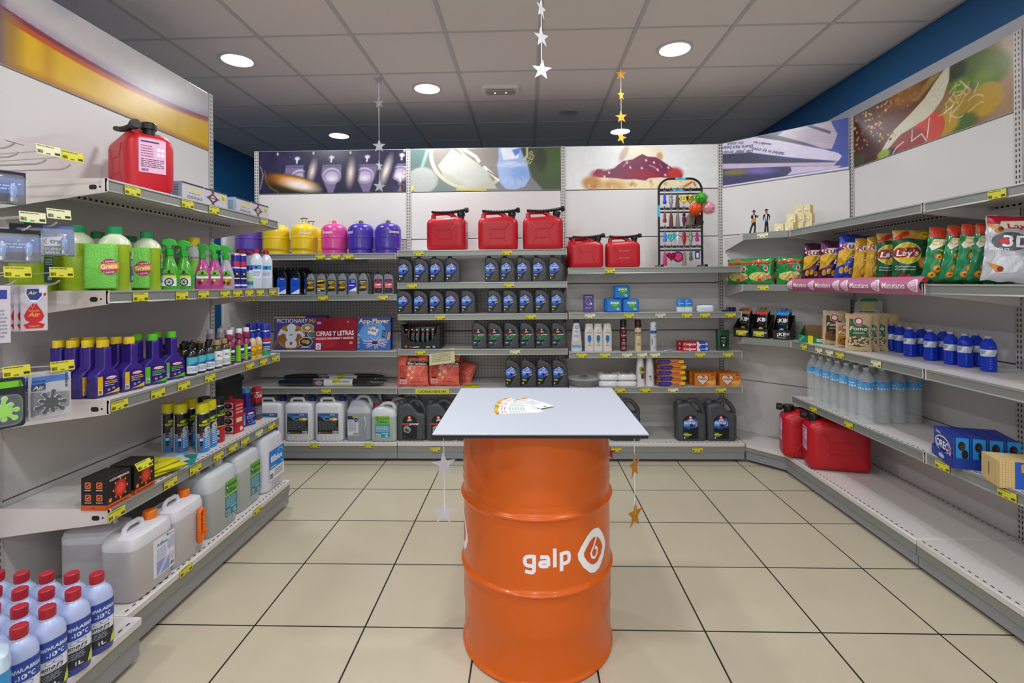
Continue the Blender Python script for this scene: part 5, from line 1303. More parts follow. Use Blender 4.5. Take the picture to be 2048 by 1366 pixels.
def chips(kind, W=.19, H=.27, seed=1):
    f = sp(W, H)
    chip = lambda x, y, r=.1, c='#d8a22c': [('e', x, y, r, r*.62, '#a86a18'), ('e', x, y+.004, r*.85, r*.5, c), ('e', x-.01, y+.01, r*.4, r*.2, '#ecc870')]
    if kind in ('ham', 'original'):
        col = '#4a1440' if kind == 'ham' else '#1f3aa8'
        sh = [('p', [(0, .62), (.3, .74), (.7, .78), (1, .84), (1, .70), (.72, .62), (.45, .58), (.25, .48), (.16, .34), (0, .3)], '#d8a818'), ('p', [(0, .5), (.12, .48), (.2, .36), (.0, .28)], '#b88a10'),
              ('e', .5, .74, .48, .085, '#f0ece8'), ('t', .5, .70, .17, 'Ruffles', '#a41c2c', {'bold': .05, 'w': .9, 'shear': .15, 'rot': .1}), ('t', .58, .5, .09, 'Jamón' if kind == 'ham' else 'Original', '#f2efe8', {'bold': .03, 'w': .36 if kind == 'ham' else .5}), ('t', .58, .43, .06, 'Jamón' if kind != 'ham' else 'Presunto', '#f2efe8' if kind == 'ham' else col, {'w': .38})]
        sh = sh[:-1] + ([sh[-1]] if kind == 'ham' else [])
        for i in range(5): sh += [('e', .14+.13*i, .22+.03*(i % 2), .055, .07, '#e0ac20'), ('e', .15+.13*i, .225+.03*(i % 2), .03, .045, '#b8800f')]
        if kind == 'original': sh += chip(.68, .28, .16)
    elif kind == 'queso':
        col = '#c8981a'
        sh = [('e', .5, .76, .48, .08, '#f0ece8'), ('t', .5, .72, .16, 'Ruffles', '#a41c2c', {'bold': .05, 'w': .9, 'shear': .15}), ('t', .5, .5, .1, 'Queso', '#f4f0e4', {'bold': .03, 'w': .55})] + chip(.4, .25, .22) + chip(.7, .16, .18) + chip(.75, .34, .1)
    elif kind == 'lays':
        col = '#175a32'
        sh = [('p', [(0, .8), (.3, .84), (1, .78), (1, 1), (0, 1)], '#b88a3c'), ('p', [(0, .84), (.25, .96), (.4, .98), (.4, .9), (.1, .8)], '#b82c20')] + [('e', .34, .56, .36, .2, '#e8e4c8'), ('e', .34, .56, .345, .19, '#d9c41c'), ('p', [(.0, .6), (.1, .66), (.6, .66), (.68, .58), (.62, .5), (.1, .47), (.01, .5)], '#9a1c28'),
              ('t', .34, .51, .15, "Lay's", '#f2eee6', {'bold': .03, 'w': .56, 'shear': .15})] + chip(.8, .38, .2, '#d8a850') + [('t', .3, .3, .04, 'Campesinas', '#e2ead8', {'w': .5}), ('t', .3, .25, .04, 'Camponesas', '#e2ead8', {'w': .5}), ('e', .2, .12, .09, .06, '#b8242c'), ('e', .36, .12, .08, .06, '#b8242c'), ('e', .74, .1, .17, .06, '#8fc4c8'), ('g', .74, .1, .2, .07, .02, '#5aa040')] + PRICE[:1] + [('t', .78, .885, .045, '1,70€', '#2a2208', {'w': .17})]
    elif kind == 'cheetos':
        col = '#0d7a46'
        sh = [('p', [(0, .8), (1, .74), (1, 1), (0, 1)], '#c83c22'), ('p', [(.02, .62), (.12, .76), (.9, .8), (.95, .72), (.3, .66), (.1, .55)], '#f0ece0'), ('t', .48, .68, .13, 'Cheetos', '#e0b81c', {'bold': .05, 'w': .82, 'rot': .16}), ('t', .46, .56, .05, 'Pandilla', '#e0b81c', {'bold': .04, 'w': .5, 'rot': .1})]
        for x, y, r in ((.28, .44, .1), (.55, .47, .1), (.3, .22, .12), (.62, .3, .16), (.85, .5, .07), (.2, .1, .1)): sh += chip(x, y, r, '#d8901c') + [('e', x, y, r*.3, r*.2, '#7a3c0c')]
        sh += [('e', .7, .08, .2, .05, '#9fc8d8')] + PRICE
    elif kind == 'bugles':
        col = '#b4b6bc'
        sh = [('p', [(0, .86), (1, .88), (1, 1), (0, 1)], '#a8182c'), ('p', [(.15, .78), (.95, .86), (.9, .94), (.2, .9)], '#e8dcc8'), ('t', .5, .8, .1, "Lay's", '#b8242c', {'bold': .04, 'w': .4}), ('e', .36, .6, .3, .14, '#54565c'), ('t', .48, .52, .24, '3D', '#eef0f4', {'bold': .05, 'w': .5}), ('t', .2, .46, .05, 'BUGLES', '#e8e8ec', {'bold': .03, 'w': .3}), ('e', .25, .6, .08, .04, '#c82434'), ('p', [(.1, .1), (.5, .14), (.62, .4), (.2, .36)], '#c9cbd2')]
        for x, y in ((.72, .25), (.15, .2), (.8, .74), (.1, .8)): sh += [('p', [(x-.12, y+.08), (x+.1, y+.02), (x+.14, y-.06), (x+.04, y-.08)], '#c87a2c'), ('e', x+.09, y-.02, .05, .04, '#7a3010')]
    elif kind == 'gusanitos':
        col = '#0f8a3e'
        sh = [('p', [(.04, .72), (.5, .86), (.96, .74), (.94, .84), (.5, .95), (.06, .84)], '#c8441e'), ('t', .5, .78, .1, 'Gusanitos', '#3a120a', {'bold': .04, 'w': .8}), ('p', [(.38, .74), (.62, .74), (.5, .6)], '#b82020'), ('e', .76, .6, .07, .1, '#e8e4e0'), ('e', .76, .6, .05, .08, '#b8242c')]
        R = random.Random(seed)
        sh += [('e', .5, .3, .4, .17, '#cdbf6a')]
        for i in range(26):
            x, y = R.uniform(.16, .84), R.uniform(.18, .42); a_ = R.uniform(0, 3)
            sh.append(('s', [(x, y), (x+.05*math.cos(a_), y+.03*math.sin(a_)), (x+.09*math.cos(a_+.6), y+.06*math.sin(a_+.6))], .03, R.choice(['#e6dc9a', '#d8c878', '#b8a850'])))
        sh += [('e', .52, .17, .08, .07, '#c83a30'), ('p', [(.62, .2), (.98, .22), (.98, .33), (.66, .31)], '#b8342c'), ('l', .66, .22, .28, .08, 2, '#f0d8c0')]
    elif kind == 'mix': col = '#8a4a20'; sh = [('r', 0, .8, 1, 1, '#7a1c20'), ('e', .5, .5, .3, .14, '#c88a2c')]
    return bag(W, H, .05 if kind in ('cheetos', 'queso') else .065, col, seed, f(sh))
def nut_bag(kind):
    """stand-up kraft pouch"""
    W, H = .135, .225
    f = sp(W, H); c = {'green': '#1d5c2c', 'ochre': '#a8781c', 'brown': '#33200f'}[kind]
    nut = {'green': '#d9c99a', 'ochre': '#c07824', 'brown': '#8a4c20'}[kind]
    R = random.Random(len(kind))
    sh = [('p', [(.14, .86), (.3, .86), (.88, .66), (.88, .2), (.14, .2)], c), ('e', .5, .8, .2, .12, '#e8dcd8'), ('e', .5, .8, .18, .108, '#a8202c'), ('e', .5, .8, .11, .066, '#f0e4e0'), ('t', .5, .56, .14, 'Fomo', '#f4f0e4', {'bold': .03, 'w': .68, 'shear': .15}), ('l', .28, .47, .44, .04, 2, '#e8e0c8'), ('e', .5, .26, .4, .14, '#5a3818')]
    for i in range(34):
        x, y = R.uniform(.16, .84), R.uniform(.15, .38); sh += [('e', x, y, .06, .026, '#7a5a30'), ('e', x, y+.003, .05, .02, nut)]
    for i in range(5): sh.append(('e', .18+.08*i, .08, .03, .018, ['#9ac88a', '#b8d890', '#9ac88a', '#d8a8a0', '#9ac88a'][i]))
    t = bag(W, H, .028, '#c8ad86', 3, f(sh), name='nut_pouch', rough=.6)
    return t
def snack_pouch(kind):
    W, H = .10, .16; f = sp(W, H); tc = {'red': '#b01c2c', 'blue': '#1c74c8', 'olive': '#77703c'}[kind]
    fc_ = {'red': '#c9b43c', 'blue': '#8fb0a4', 'olive': '#d09a2c'}[kind]
    sh = [('r', 0, .88, 1, 1, tc), ('t', .46, .62, .2, '¡KE', '#eef0f2', {'bold': .04, 'w': .66}), ('r', .7, .7, .92, .73, '#eef0f2'), ('r', .7, .65, .88, .67, '#eef0f2'), ('l', .3, .52, .4, .06, 1, tc), ('e', .45, .3, .2, .1, fc_), ('e', .62, .2, .14, .08, fc_), ('e', .35, .18, .12, .07, '#7a5a20' if kind != 'blue' else '#2a4a4a')]
    return bag(W, H, .045, '#121214', 5, f(sh), name='snack_pouch')
# --- water
def water_bottle(kind):
    t = empty('water_bottle')
    if kind == 'clear':
        r, H = .0415, .31; gl = mat('#e2eaea', .05, alpha=.26, coat=.9); pr = [(r*.8, 0), (r*.98, .006), (r, .02)]
        z = .02
        while z < .185: pr += [(r, z), (r*.965, z+.006), (r, z+.012)]; z += .0125
        pr += [(r*.97, .195), (r*.97, .235), (r, .24), (r*.96, .252), (r*.8, .27), (r*.5, .288), (.014, .296), (.013, .31)]
        MB().lathe(pr, gl, n=24).build('bottle_body', t)
        MB().lathe([(.0155, .303), (.0155, .318), (.0, .32)], mat('#c9d2d4', .4), n=18).build('cap', t)
        mb = MB().lathe([(r*.99, .192), (r*.99, .24)], mat('#4a9fdc', .35), n=24, cap=False)
        sh = []
        R = random.Random(2)
        for k in range(18):
            x = -.13+.015*k; sh += [('p', [(x, .194), (x+.0146, .194), (x+.007, .194+R.uniform(.008, .02))], '#dfeaf6')]
        sh += [('r', -.135, .192, .135, .197, '#8c9ccc'), ('r', -.02, .233, .0, .239, '#a84a50'), ('r', .07, .233, .09, .239, '#a84a50')]
        for a_ in (-.05, .05): sh += [('t', a_, .214, .014, 'Fontpura'[:4]+'', '#dff0fa', {'w': .03})]
        decal(mb, sh, Fcyl(r*.99), step=.006); mb.build('label', t, smooth=.5)
    else:
        r, H = .036, .2; gl = mat('#1c48e0', .06, trans=.5, ior=1.2, coat=.4)
        pr = [(r*.8, 0), (r, .006), (r, .015)]; z = .018
        while z < .075: pr += [(r, z), (r*.95, z+.006), (r, z+.012)]; z += .0135
        pr += [(r*.94, .09), (r*.94, .125), (r, .13), (r*.98, .145), (r*.8, .168), (r*.45, .184), (.0145, .19), (.0145, .198)]
        MB().lathe(pr, gl, n=22).build('bottle_body', t)
        MB().lathe([(.017, .19), (.017, .204), (.0, .206)], mat('#9fa3a8', .4), n=18).build('cap', t)
        mb = MB().lathe([(r*.97, .088), (r*.97, .128)], mat('#b9c2d2', .4), n=22, cap=False)
        decal(mb, [('p', [(-.03, .09), (-.01, .09), (.02, .126), (.0, .126)], '#dfe4ee'), ('p', [(.03, .09), (.05, .09), (.085, .126), (.06, .126)], '#1c2c5c'), ('l', -.03, .1, .02, .02, 4, '#6a7490'), ('l', .06, .1, .03, .02, 4, '#6a7490'), ('l', -.08, .1, .04, .02, 4, '#6a7490')], Fcyl(r*.97), step=.006)
        mb.build('label', t, smooth=.5)
    return t
# --- tableware, hygiene
def shampoo_white():
    t = empty('shampoo_bottle')
    MB().rings([(0, .033, .02), (.006, .036, .022), (.15, .036, .022), (.19, .030, .019), (.196, .028, .018)], mat('#d6d2cc', .3, coat=.3), e=3.6, n=28).build('bottle_body', t, smooth=.8)
    MB().rings([(.197, .031, .02), (.212, .030, .019), (.216, .026, .016)], mat('#c9c5ba', .3), e=3.6, n=24).build('cap', t)
    MB().rings([(.2165, .02, .012), (.219, .018, .01)], mat('#c9a040', .3), e=3, n=20).build('cap_stripe', t)
    label_part(t, [('p', [(-.014, .085), (.014, .085), (.013, .12), (.0, .128), (-.013, .12)], '#1c6aa8'), ('p', [(-.012, .085), (.012, .085), (.005, .065), (.0, .06), (-.005, .065)], '#2a8ac0'), ('t', 0, .142, .011, 'PANTENE', '#2c2c30', {'w': .038}), ('l', -.014, .04, .028, .01, 1, '#6a6460'), ('e', .0, .054, .006, .007, '#d8b878'), ('e', .0, .165, .004, .005, '#8a8478')], Ffront(-.022))
    return t
def gel_bottle():
    t = empty('gel_bottle')
    MB().rings([(0, .038, .022), (.006, .044, .026), (.08, .041, .025), (.17, .032, .021), (.215, .024, .018), (.222, .02, .016)], mat('#d3d5dc', .3, coat=.3), e=3, n=28).build('bottle_body', t, smooth=.8)
    MB().rings([(.222, .021, .017), (.243, .021, .017), (.246, .018, .014)], mat('#1c2458', .3), e=3, n=20).build('cap', t)
    label_part(t, [('r', -.032, .03, .032, .05, '#4a9fe0'), ('p', [(-.03, .05), (-.02, .085), (.0, .1), (.012, .08), (.03, .05)], '#c9bfa6'), ('e', -.008, .09, .01, .012, '#e8e0cc'), ('t', 0, .15, .018, 'GEL', '#4a4a8a', {'w': .022}), ('t', 0, .125, .011, 'Dermo', '#3a3a7a', {'w': .03}), ('t', 0, .112, .011, 'Protector', '#3a3a7a', {'w': .04}), ('e', 0, .19, .014, .01, '#24408c'), ('e', 0, .19, .010, .006, '#d8dcec')], Ffront(-.0262), name='label')
    return t
def green_mouthwash():
    t = empty('mouthwash_bottle')
    MB().rings([(0, .044, .024), (.006, .046, .026), (.13, .049, .027), (.15, .05, .027)], mat('#0d4a28', .2, coat=.4), e=4.5, n=28).build('bottle_body', t, smooth=.8)
    MB().rings([(.151, .048, .026), (.158, .046, .024)], mat('#0a3a20', .3), e=4, n=24).build('cap', t)
    label_part(t, [('p', rrect(-.026, .03, .026, .12, .01), '#0a120e'), ('l', -.016, .095, .032, .012, 1, '#e0e4e0'), ('l', -.018, .072, .036, .012, 2, '#8aa89a'), ('r', -.01, .06, .01, .066, '#2aa86a'), ('e', 0, .044, .007, .008, '#e0e4e0')], Ffront(-.0268))
    return t
def pad_packet():
    t = empty('pad_packet')
    MB().box((-.062, -.035, 0), (.062, .035, .105), mat('#1272cc', .3, coat=.3), .010).build('packet', t)
    label_part(t, [('p', [(-.03, .072), (-.024, .09), (.0, .085), (.024, .094), (.042, .085), (.044, .066), (.03, .045), (.008, .02), (-.012, .04)], '#3c9a34'), ('t', .006, .066, .032, 'evax', '#f0f4f2', {'bold': .03, 'w': .07}), ('l', -.014, .054, .04, .006, 1, '#d8e8c8'), ('e', .03, .026, .010, .010, '#cfe6d8'), ('e', .03, .026, .006, .006, '#3c9a34')], Ffront(-.035))
    return t
def purple_carton(): return carton('condom_box', .078, .03, .14, (('r', .0, .12, .078, .14, '#2c2458'), ('t', .039, .118, .013, 'CONTROL', '#d8d0ec', {'w': .056}), ('g', .034, .085, .02, .024, .003, '#a89cd8'), ('g', .046, .075, .016, .02, .003, '#8a80c8'), ('e', .058, .068, .008, .008, '#e0dcf0'), ('l', .012, .03, .05, .015, 2, '#a89cd0')), '#4a3f7c')
def deodorant():
    t = empty('deodorant_stick')
    MB().rings([(0, .030, .018), (.005, .033, .02), (.04, .033, .02)], mat('#d3dbe4', .3), e=3, n=24).build('stick_body', t)
    MB().rings([(.041, .033, .02), (.085, .033, .02), (.1, .024, .015), (.104, .014, .009)], mat('#2a7ad0', .25, coat=.3), e=3, n=24).build('cap', t)
    label_part(t, [('l', -.02, .06, .04, .01, 1, '#dfe8f4'), ('p', [(-.03, .046), (.0, .05), (.03, .044), (.03, .04), (-.03, .041)], '#2a9a6a')], Ffront(-.0205))
    return t
def wipes_packet():
    t = empty('wipes_packet'); MB().rings([(0, .058, .05), (.008, .064, .055), (.04, .064, .055), (.052, .05, .04)], mat('#cfd9de', .35), e=5, n=28).build('packet', t)
    label_part(t, [('p', [(-.05, -.04), (.02, -.04), (.05, .0), (.04, .04), (-.04, .04)], '#2a96bc'), ('p', rrect(-.02, -.02, .03, .02, .008), '#cfe4ec')], Ftop(.0525), name='flap_label')
    return t
def toothpaste():
    return carton('toothpaste_box', .2, .045, .036, (('r', .115, .0, .2, .036, '#2440a4'), ('p', [(.115, 0), (.14, .0), (.125, .036), (.11, .036)], '#dfe4ee'), ('e', .186, .018, .011, .013, '#9fb4e4'), ('t', .058, .009, .026, 'Colgate', '#f2f0f2', {'bold': .04, 'w': .095, 'shear': .2}), ('l', .13, .01, .04, .012, 1, '#dfe4ee')), '#b01228')
def plates():
    t = empty('plate_stack')
    mb = MB(); w_ = mat('#dadbde', .25, coat=.4)
    for i in range(6): mb.lathe([(.09, .004+.007*i), (.13, .016+.007*i), (.133, .018+.007*i), (.12, .0155+.007*i), (.09, .008+.007*i)], w_, n=36)
    mb.build('paper_plate', t)['kind'] = 'stuff'
    MB().lathe([(.085, .0), (.13, .006), (.137, .05), (.12, .066), (.0, .066)], mat('#e8ecee', .08, trans=.0, alpha=.12, coat=.6), n=28).build('plastic_wrap', t)
    label_part(t, [('p', [(-.02, -.03), (.03, -.02), (.028, .03), (-.02, .02)], '#8c2a30'), ('p', [(-.05, -.03), (-.02, -.03), (-.02, .02), (-.045, .015)], '#88a040')], Ftop(.0665))
    return t
def napkins():
    t = empty('napkin_packet')
    MB().rings([(0, .07, .06), (.006, .078, .066), (.03, .078, .066), (.042, .068, .058), (.047, .055, .045)], mat('#d9dadd', .2, coat=.6, bump=.5, bscale=60), e=6, n=32).build('packet', t)
    label_part(t, [('r', -.04, -.03, .03, .01, '#8a2430'), ('r', -.04, .01, .0, .03, '#86a83c'), ('r', .0, .01, .03, .03, '#7a1c28'), ('l', -.03, -.02, .05, .02, 2, '#e8dcd8')], Ftop(.0475))
    return t
def cups(seal):
    t = empty('cup_stack'); mb = MB(); w_ = mat('#dededf', .3)
    z = 0
    for i in range(9):
        k = .036-.0009*i*1.0
        mb.lathe([(k, z), (k*1.03, z+.003), (k*.96, z+.012), (k*.95, z+.0165)], w_, n=24); z += .0165
    mb.lathe([(.028, z), (.021, z+.07)], w_, n=24)
    mb.build('paper_cups', t)['kind'] = 'stuff'
    MB().rings([(0, .04, .039), (.12, .038, .037), (.215, .026, .025), (.225, .032, .004)], mat('#eef0f2', .08, alpha=.10, coat=.6), e=2.4, n=20).build('plastic_bag', t)
    if seal: label_part(t, [('r', -.0, .06, .028, .1, '#7a2834'), ('r', -.012, .1, .03, .15, '#7aa83a'), ('e', .012, .13, .011, .013, '#8c1c2c'), ('l', -.008, .105, .03, .01, 1, '#e8e8d8')], Fcyl(.0385), step=.006)
    else: label_part(t, [('e', -.004, .075, .006, .008, '#33302f'), ('l', -.01, .05, .02, .012, 2, '#a09c9a')], Fcyl(.0385), 'print_mark', step=.006)
    return t
def wipes_long():
    t = empty('baby_wipes')
    def depthf(fx, fy): return .021*max(0, 1-abs(fx)**6)**.5*max(0, 1-abs(fy)**5)**.5
    MB().rings([(0, .09, .05), (.006, .105, .058), (.03, .108, .058), (.042, .095, .05)], mat('#d8801c', .25, coat=.4), e=6, n=32).build('packet', t)
    y = -.0583
    label_part(t, [('p', [(-.108, .004), (-.02, .004), (.0, .02), (-.012, .036), (-.108, .036)], '#2a2480'), ('t', .022, .012, .020, 'Dodot', '#2a2480', {'bold': .06, 'w': .055}), ('p', rrect(.062, .01, .098, .032, .004), '#e0c03a'), ('l', -.08, .012, .06, .012, 2, '#6a64b8')], Ffront(y))
    return t
def biscuits():
    c = [('p', rrect(.003, .003, .157, .097, .004), '#d07818'), ('p', [(.16, .0), (.16, .06), (.09, .0)], '#dc9a3c')]
    hx, hz = .06, .052
    heart = lambda s: [(hx+s*.047*(math.sin(a_)**3), hz+s*.003*(13*math.cos(a_)-5*math.cos(2*a_)-2*math.cos(3*a_)-math.cos(4*a_))) for a_ in [2*PI*i/26 for i in range(26)]]
    c += [('p', heart(1.0), '#1c1c4a'), ('p', heart(.9), '#dfd4c8'), ('p', heart(.8), '#e8c8b0'), ('e', hx+.01, hz+.02, .008, .006, '#b01c2c'), ('t', hx, hz-.004, .022, 'Cuétara', '#16163a', {'bold': .03, 'w': .066, 'shear': .2}), ('r', .125, .08, .152, .092, '#b8203c'), ('e', .138, .058, .012, .009, '#dc5a38'), ('e', .12, .03, .03, .012, '#e8b060'), ('e', .14, .02, .02, .012, '#e0a858'), ('t', .147, .008, .012, 'x2', '#5a2c0c', {})]
    return carton('biscuit_box', .16, .07, .1, tuple(c), '#c26c14')
def emergency_box():
    w, d, h = .14, .11, .125
    fr = [('r', 0, 0, w, .02, '#c8521c'), ('e', .075, .065, .038, .038, '#5a1410'), ('e', .075, .065, .032, .032, '#c02c24'), ('e', .075, .065, .02, .02, '#e04a38'), ('t', .072, .107, .011, 'LUZ DE EMERGENCIA', '#e8e4e4', {'w': .115, 'bold': .03}), ('l', .012, .006, .11, .007, 1, '#2a1008'), ('r', .008, .026, .026, .042, '#d8581c'), ('s', [(.013, .034), (.016, .030), (.022, .038)], .002, '#f0ece8')]
    for a_ in range(8): fr.append(('e', .075+.04*math.cos(a_*PI/4), .065+.038*math.sin(a_*PI/4), .005, .005, '#d87a1c'))
    sd = [('r', 0, 0, d, .02, '#c8521c'), ('t', .05, .006, .010, 'C E', '#2a1008', {'bold': .04})]
    for x in (.03, .078):
        for z in (.04, .088): sd += [('p', rrect(x-.013, z-.004, x+.013, z+.022, .004), '#d8581c'), ('e', x, z+.009, .0075, .0075, '#141010'), ('s', [(x-.004, z+.009), (x-.001, z+.006), (x+.005, z+.012)], .002, '#f0ece8'), ('l', x-.014, z-.013, .028, .006, 1, '#d8d4d4')]
    return carton('emergency_light_box', w, d, h, tuple(fr), '#191314', tuple(sd))
def jack_box():
    w, d, h = .46, .12, .095
    fr = [('r', 0, 0, w, h, '#b8b4be'), ('r', 0, h-.008, w, h, '#2c2a2c'), ('t', .13, .055, .03, 'Bottary', '#d8d020', {'bold': .04, 'w': .14, 'shear': .2}), ('t', .12, .022, .018, 'SCISSOR JACK', '#3c3a3e', {'bold': .04, 'w': .15, 'shear': .1}), ('l', .06, .045, .12, .006, 1, '#6a6870'),
          ('p', [(.24, .05), (.30, .078), (.36, .05), (.30, .02)], '#5a2420'), ('p', [(.262, .05), (.30, .066), (.338, .05), (.30, .034)], '#b8b4be'), ('s', [(.23, .05), (.37, .05)], .005, '#3a1614'), ('r', .28, .012, .32, .022, '#3a1614'), ('r', .285, .076, .315, .088, '#7a3028'), ('p', rrect(.395, .045, .43, .082, .003), '#d4cc20'), ('l', .398, .052, .028, .02, 3, '#3a3808'), ('p', [(.46, 0), (.46, .03), (.43, .0)], '#d4cc20')]
    fr += [('r', .2, h-.008, .205, h, '#2a8a3c'), ('r', .205, h-.008, .21, h, '#e8e8e8'), ('r', .21, h-.008, .215, h, '#b8242c')]
    sd = [('r', .0, .0, d, h, '#8fa8bc'), ('l', .02, .02, .05, .06, 8, '#c8c43a'), ('l', .075, .02, .03, .06, 8, '#5a6a7a')]
    return carton('scissor_jack_box', w, d, h, tuple(fr), '#a8a4ae', tuple(sd))
def vest_packet(hx, seed):
    t = empty('vest_packet'); mb = MB(); R = random.Random(seed); n = 10; vs = []
    for j in range(n+1):
        for i in range(n+1):
            vs.append((-.13+.26*i/n, -.09+.18*j/n, .012+.004*math.sin(i*1.3+seed)*math.cos(j*.9)-.006*(i in (0, n) or j in (0, n))))
    fs = [(j*(n+1)+i, j*(n+1)+i+1, (j+1)*(n+1)+i+1, (j+1)*(n+1)+i) for j in range(n) for i in range(n)]
    mb.add(vs, fs, mat(hx, .35, coat=.4)); mb.add([(x, y, .001) for x, y, z in vs], [f[::-1] for f in fs], mat(hx, .35, coat=.4))
    rim = list(range(0, n+1))+[k*(n+1)+n for k in range(1, n+1)]+[n*(n+1)+k for k in range(n-1, -1, -1)]+[k*(n+1) for k in range(n-1, 0, -1)]
    o_ = len(vs); mb.f += [[rim[i-1], rim[i], rim[i]+o_, rim[i-1]+o_] for i in range(len(rim))]; mb.mi += [0]*len(rim)
    mb.build('folded_packet', t, smooth=1.0)
    label_part(t, [('r', -.1, -.02, -.02, .02, '#c9a41c' if hx != '#1d7f6e' else '#7fa8b4'), ('l', -.09, -.05, .12, .03, 3, '#7a7a3a')], Ftop(.0165), 'print_mark')
    return t
def games(kind):
    if kind == 'pictionary':
        c = [('r', 0, 0, .42, .27, '#4c4484'), ('r', .0, .255, .42, .27, '#2a2458'), ('r', 0, .253, .25, .266, '#d8b020'), ('l', .02, .256, .16, .008, 1, '#2a2458'), ('t', .145, .212, .048, 'PICTIONARY', '#e6e2ec', {'w': .25, 'bold': .01}), ('t', .335, .212, .048, 'MAN', '#d8a020', {'bold': .06, 'w': .11}),
             ('e', .14, .10, .115, .1, '#b8862c'), ('e', .14, .09, .1, .08, '#96681e'), ('e', .14, .055, .022, .05, '#e0e2ea'), ('e', .115, .04, .022, .032, '#e0e2ea'), ('e', .165, .04, .022, .032, '#e0e2ea'), ('e', .14, .11, .045, .05, '#e4e6ee'), ('e', .14, .172, .036, .034, '#e8eaf0'), ('s', [(.1, .13), (.06, .145), (.045, .11)], .026, '#dde0e8'), ('s', [(.18, .13), (.215, .135), (.24, .1)], .026, '#dde0e8'),
             ('e', .14, .045, .012, .014, '#96681e'), ('t', .14, .108, .018, 'JMP', '#2a3aa0', {}), ('s', [(.0, .02), (.03, .07), (.07, .11)], .028, '#8a5a38'), ('e', .27, .17, .052, .033, '#e8e6ea'), ('e', .27, .17, .046, .028, '#b8922c'), ('e', .27, .17, .02, .014, '#e8e6ea'), ('e', .31, .115, .04, .03, '#e8e6ea'), ('e', .31, .115, .035, .025, '#7a745c'), ('e', .26, .055, .055, .04, '#e8e6ea'), ('e', .26, .055, .05, .035, '#2c241c'), ('e', .245, .06, .02, .016, '#c8901c'), ('e', .275, .055, .018, .018, '#b8a890'), ('l', .22, .006, .08, .01, 1, '#e8e6ea')]
        return carton('board_game', .42, .065, .272, tuple(c), '#3a3468')
    if kind == 'cifras':
        c = [('r', 0, 0, .34, .255, '#861226'), ('e', .1, .08, .1, .06, '#9c1c30'), ('e', .25, .2, .1, .05, '#94182c'), ('e', .2, .12, .06, .05, '#7a0e20'), ('t', .165, .118, .05, 'CIFRAS Y LETRAS', '#efe8e8', {'bold': .03, 'w': .31, 'rot': .03}), ('t', .165, .088, .022, 'UN JUEGO PARA PENSAR Y CALCULAR', '#efe8e8', {'bold': .03, 'w': .31, 'rot': .03}), ('p', rrect(.012, .205, .05, .228, .006), '#5a6ac0'), ('l', .014, .208, .034, .016, 2, '#dfe4f4'),
             ('p', rrect(.012, .006, .052, .056, .002), '#dcdce0'), ('g', .032, .028, .012, .014, .005, '#3a3440'), ('p', rrect(.285, .05, .312, .07, .005), '#e0881c'), ('e', .27, .225, .006, .004, '#efe8e8')]
        return carton('board_game', .34, .06, .255, tuple(c), '#6e0f20')
    R = random.Random(3)
    c = [('r', 0, 0, .27, .26, '#2f5fa8'), ('e', .13, .13, .11, .09, '#5a96d8'), ('r', .0, .215, .27, .26, '#34488c'), ('t', .135, .214, .05, 'App-Player', '#e8d8c0', {'bold': .04, 'w': .245})]
    for x, y in ((.105, .185), (.135, .19), (.16, .175), (.125, .155), (.10, .16), (.145, .150)): c += [('e', x, y-.016, .013, .018, '#d8dce6'), ('e', x, y, .0085, .010, '#3a2018'), ('e', x, y-.001, .006, .007, '#c8957a')]
    for a_ in range(7):
        x, y = .15+.1*math.cos(a_*2*PI/7+.3), .058+.045*math.sin(a_*2*PI/7+.3); c += [('s', [(.15, .058), (x, y)], .022, '#dfe4f2'), ('s', [(.15, .058), (x, y)], .015, '#6f6aa8')] + [('e', .15+(x-.15)*f, .058+(y-.058)*f, .004, .004, R.choice(['#c83a3a', '#e0c03a', '#3aa05a'])) for f in (.4, .65, .9)]
    c += [('e', .145, .06, .024, .013, '#15153a'), ('p', [(.2, .1), (.225, .095), (.235, .155), (.205, .158)], '#1c1a24'), ('p', [(.206, .108), (.222, .105), (.229, .147), (.208, .15)], '#5a6a84'), ('s', [(.25, .08), (.262, .14)], .02, '#c8957a')] + [('r', .006, .02+.03*i, .022, .042+.03*i, ['#5a9ac8', '#c8a05a', '#7ab07a', '#a8b8d8', '#5a6ab8'][i]) for i in range(5)]
    return carton('board_game', .27, .06, .26, tuple(c), '#23357a')
def sunshade_roll(L):
    t = empty('wrapped_sunshade'); bk = mat('#17181a', .18, coat=.8, bump=.6, bscale=45)
    pts = [(-L/2+L*i/12, 0, .031) for i in range(13)]
    MB().tube(pts, [.018, .027]+[.029]*9+[.027, .014], bk, 14).build('roll', t)
    mb = MB()
    sh = [('r', -.14, -.045, .18, .045, '#d6d6d8'), ('r', -.14, -.03, -.05, .03, '#4a4448'), ('e', -.09, .0, .03, .02, '#9a8c90'), ('r', .02, .0, .08, .035, '#cfcf2a'), ('t', .09, .004, .022, 'SAFETY SUNSHADE', '#2c2c2c', {'bold': .04, 'w': .14}), ('t', .1, -.026, .026, 'CAR REFLEX', '#b8b81c', {'bold': .06, 'w': .16, 'shear': .2})]
    R = .0294
    decal(mb, sh, lambda u, v, d: (u, -(R+d)*math.cos(v/R), .031+(R+d)*math.sin(v/R)), vstep=.006)
    mb.build('wrap_label', t)
    return t
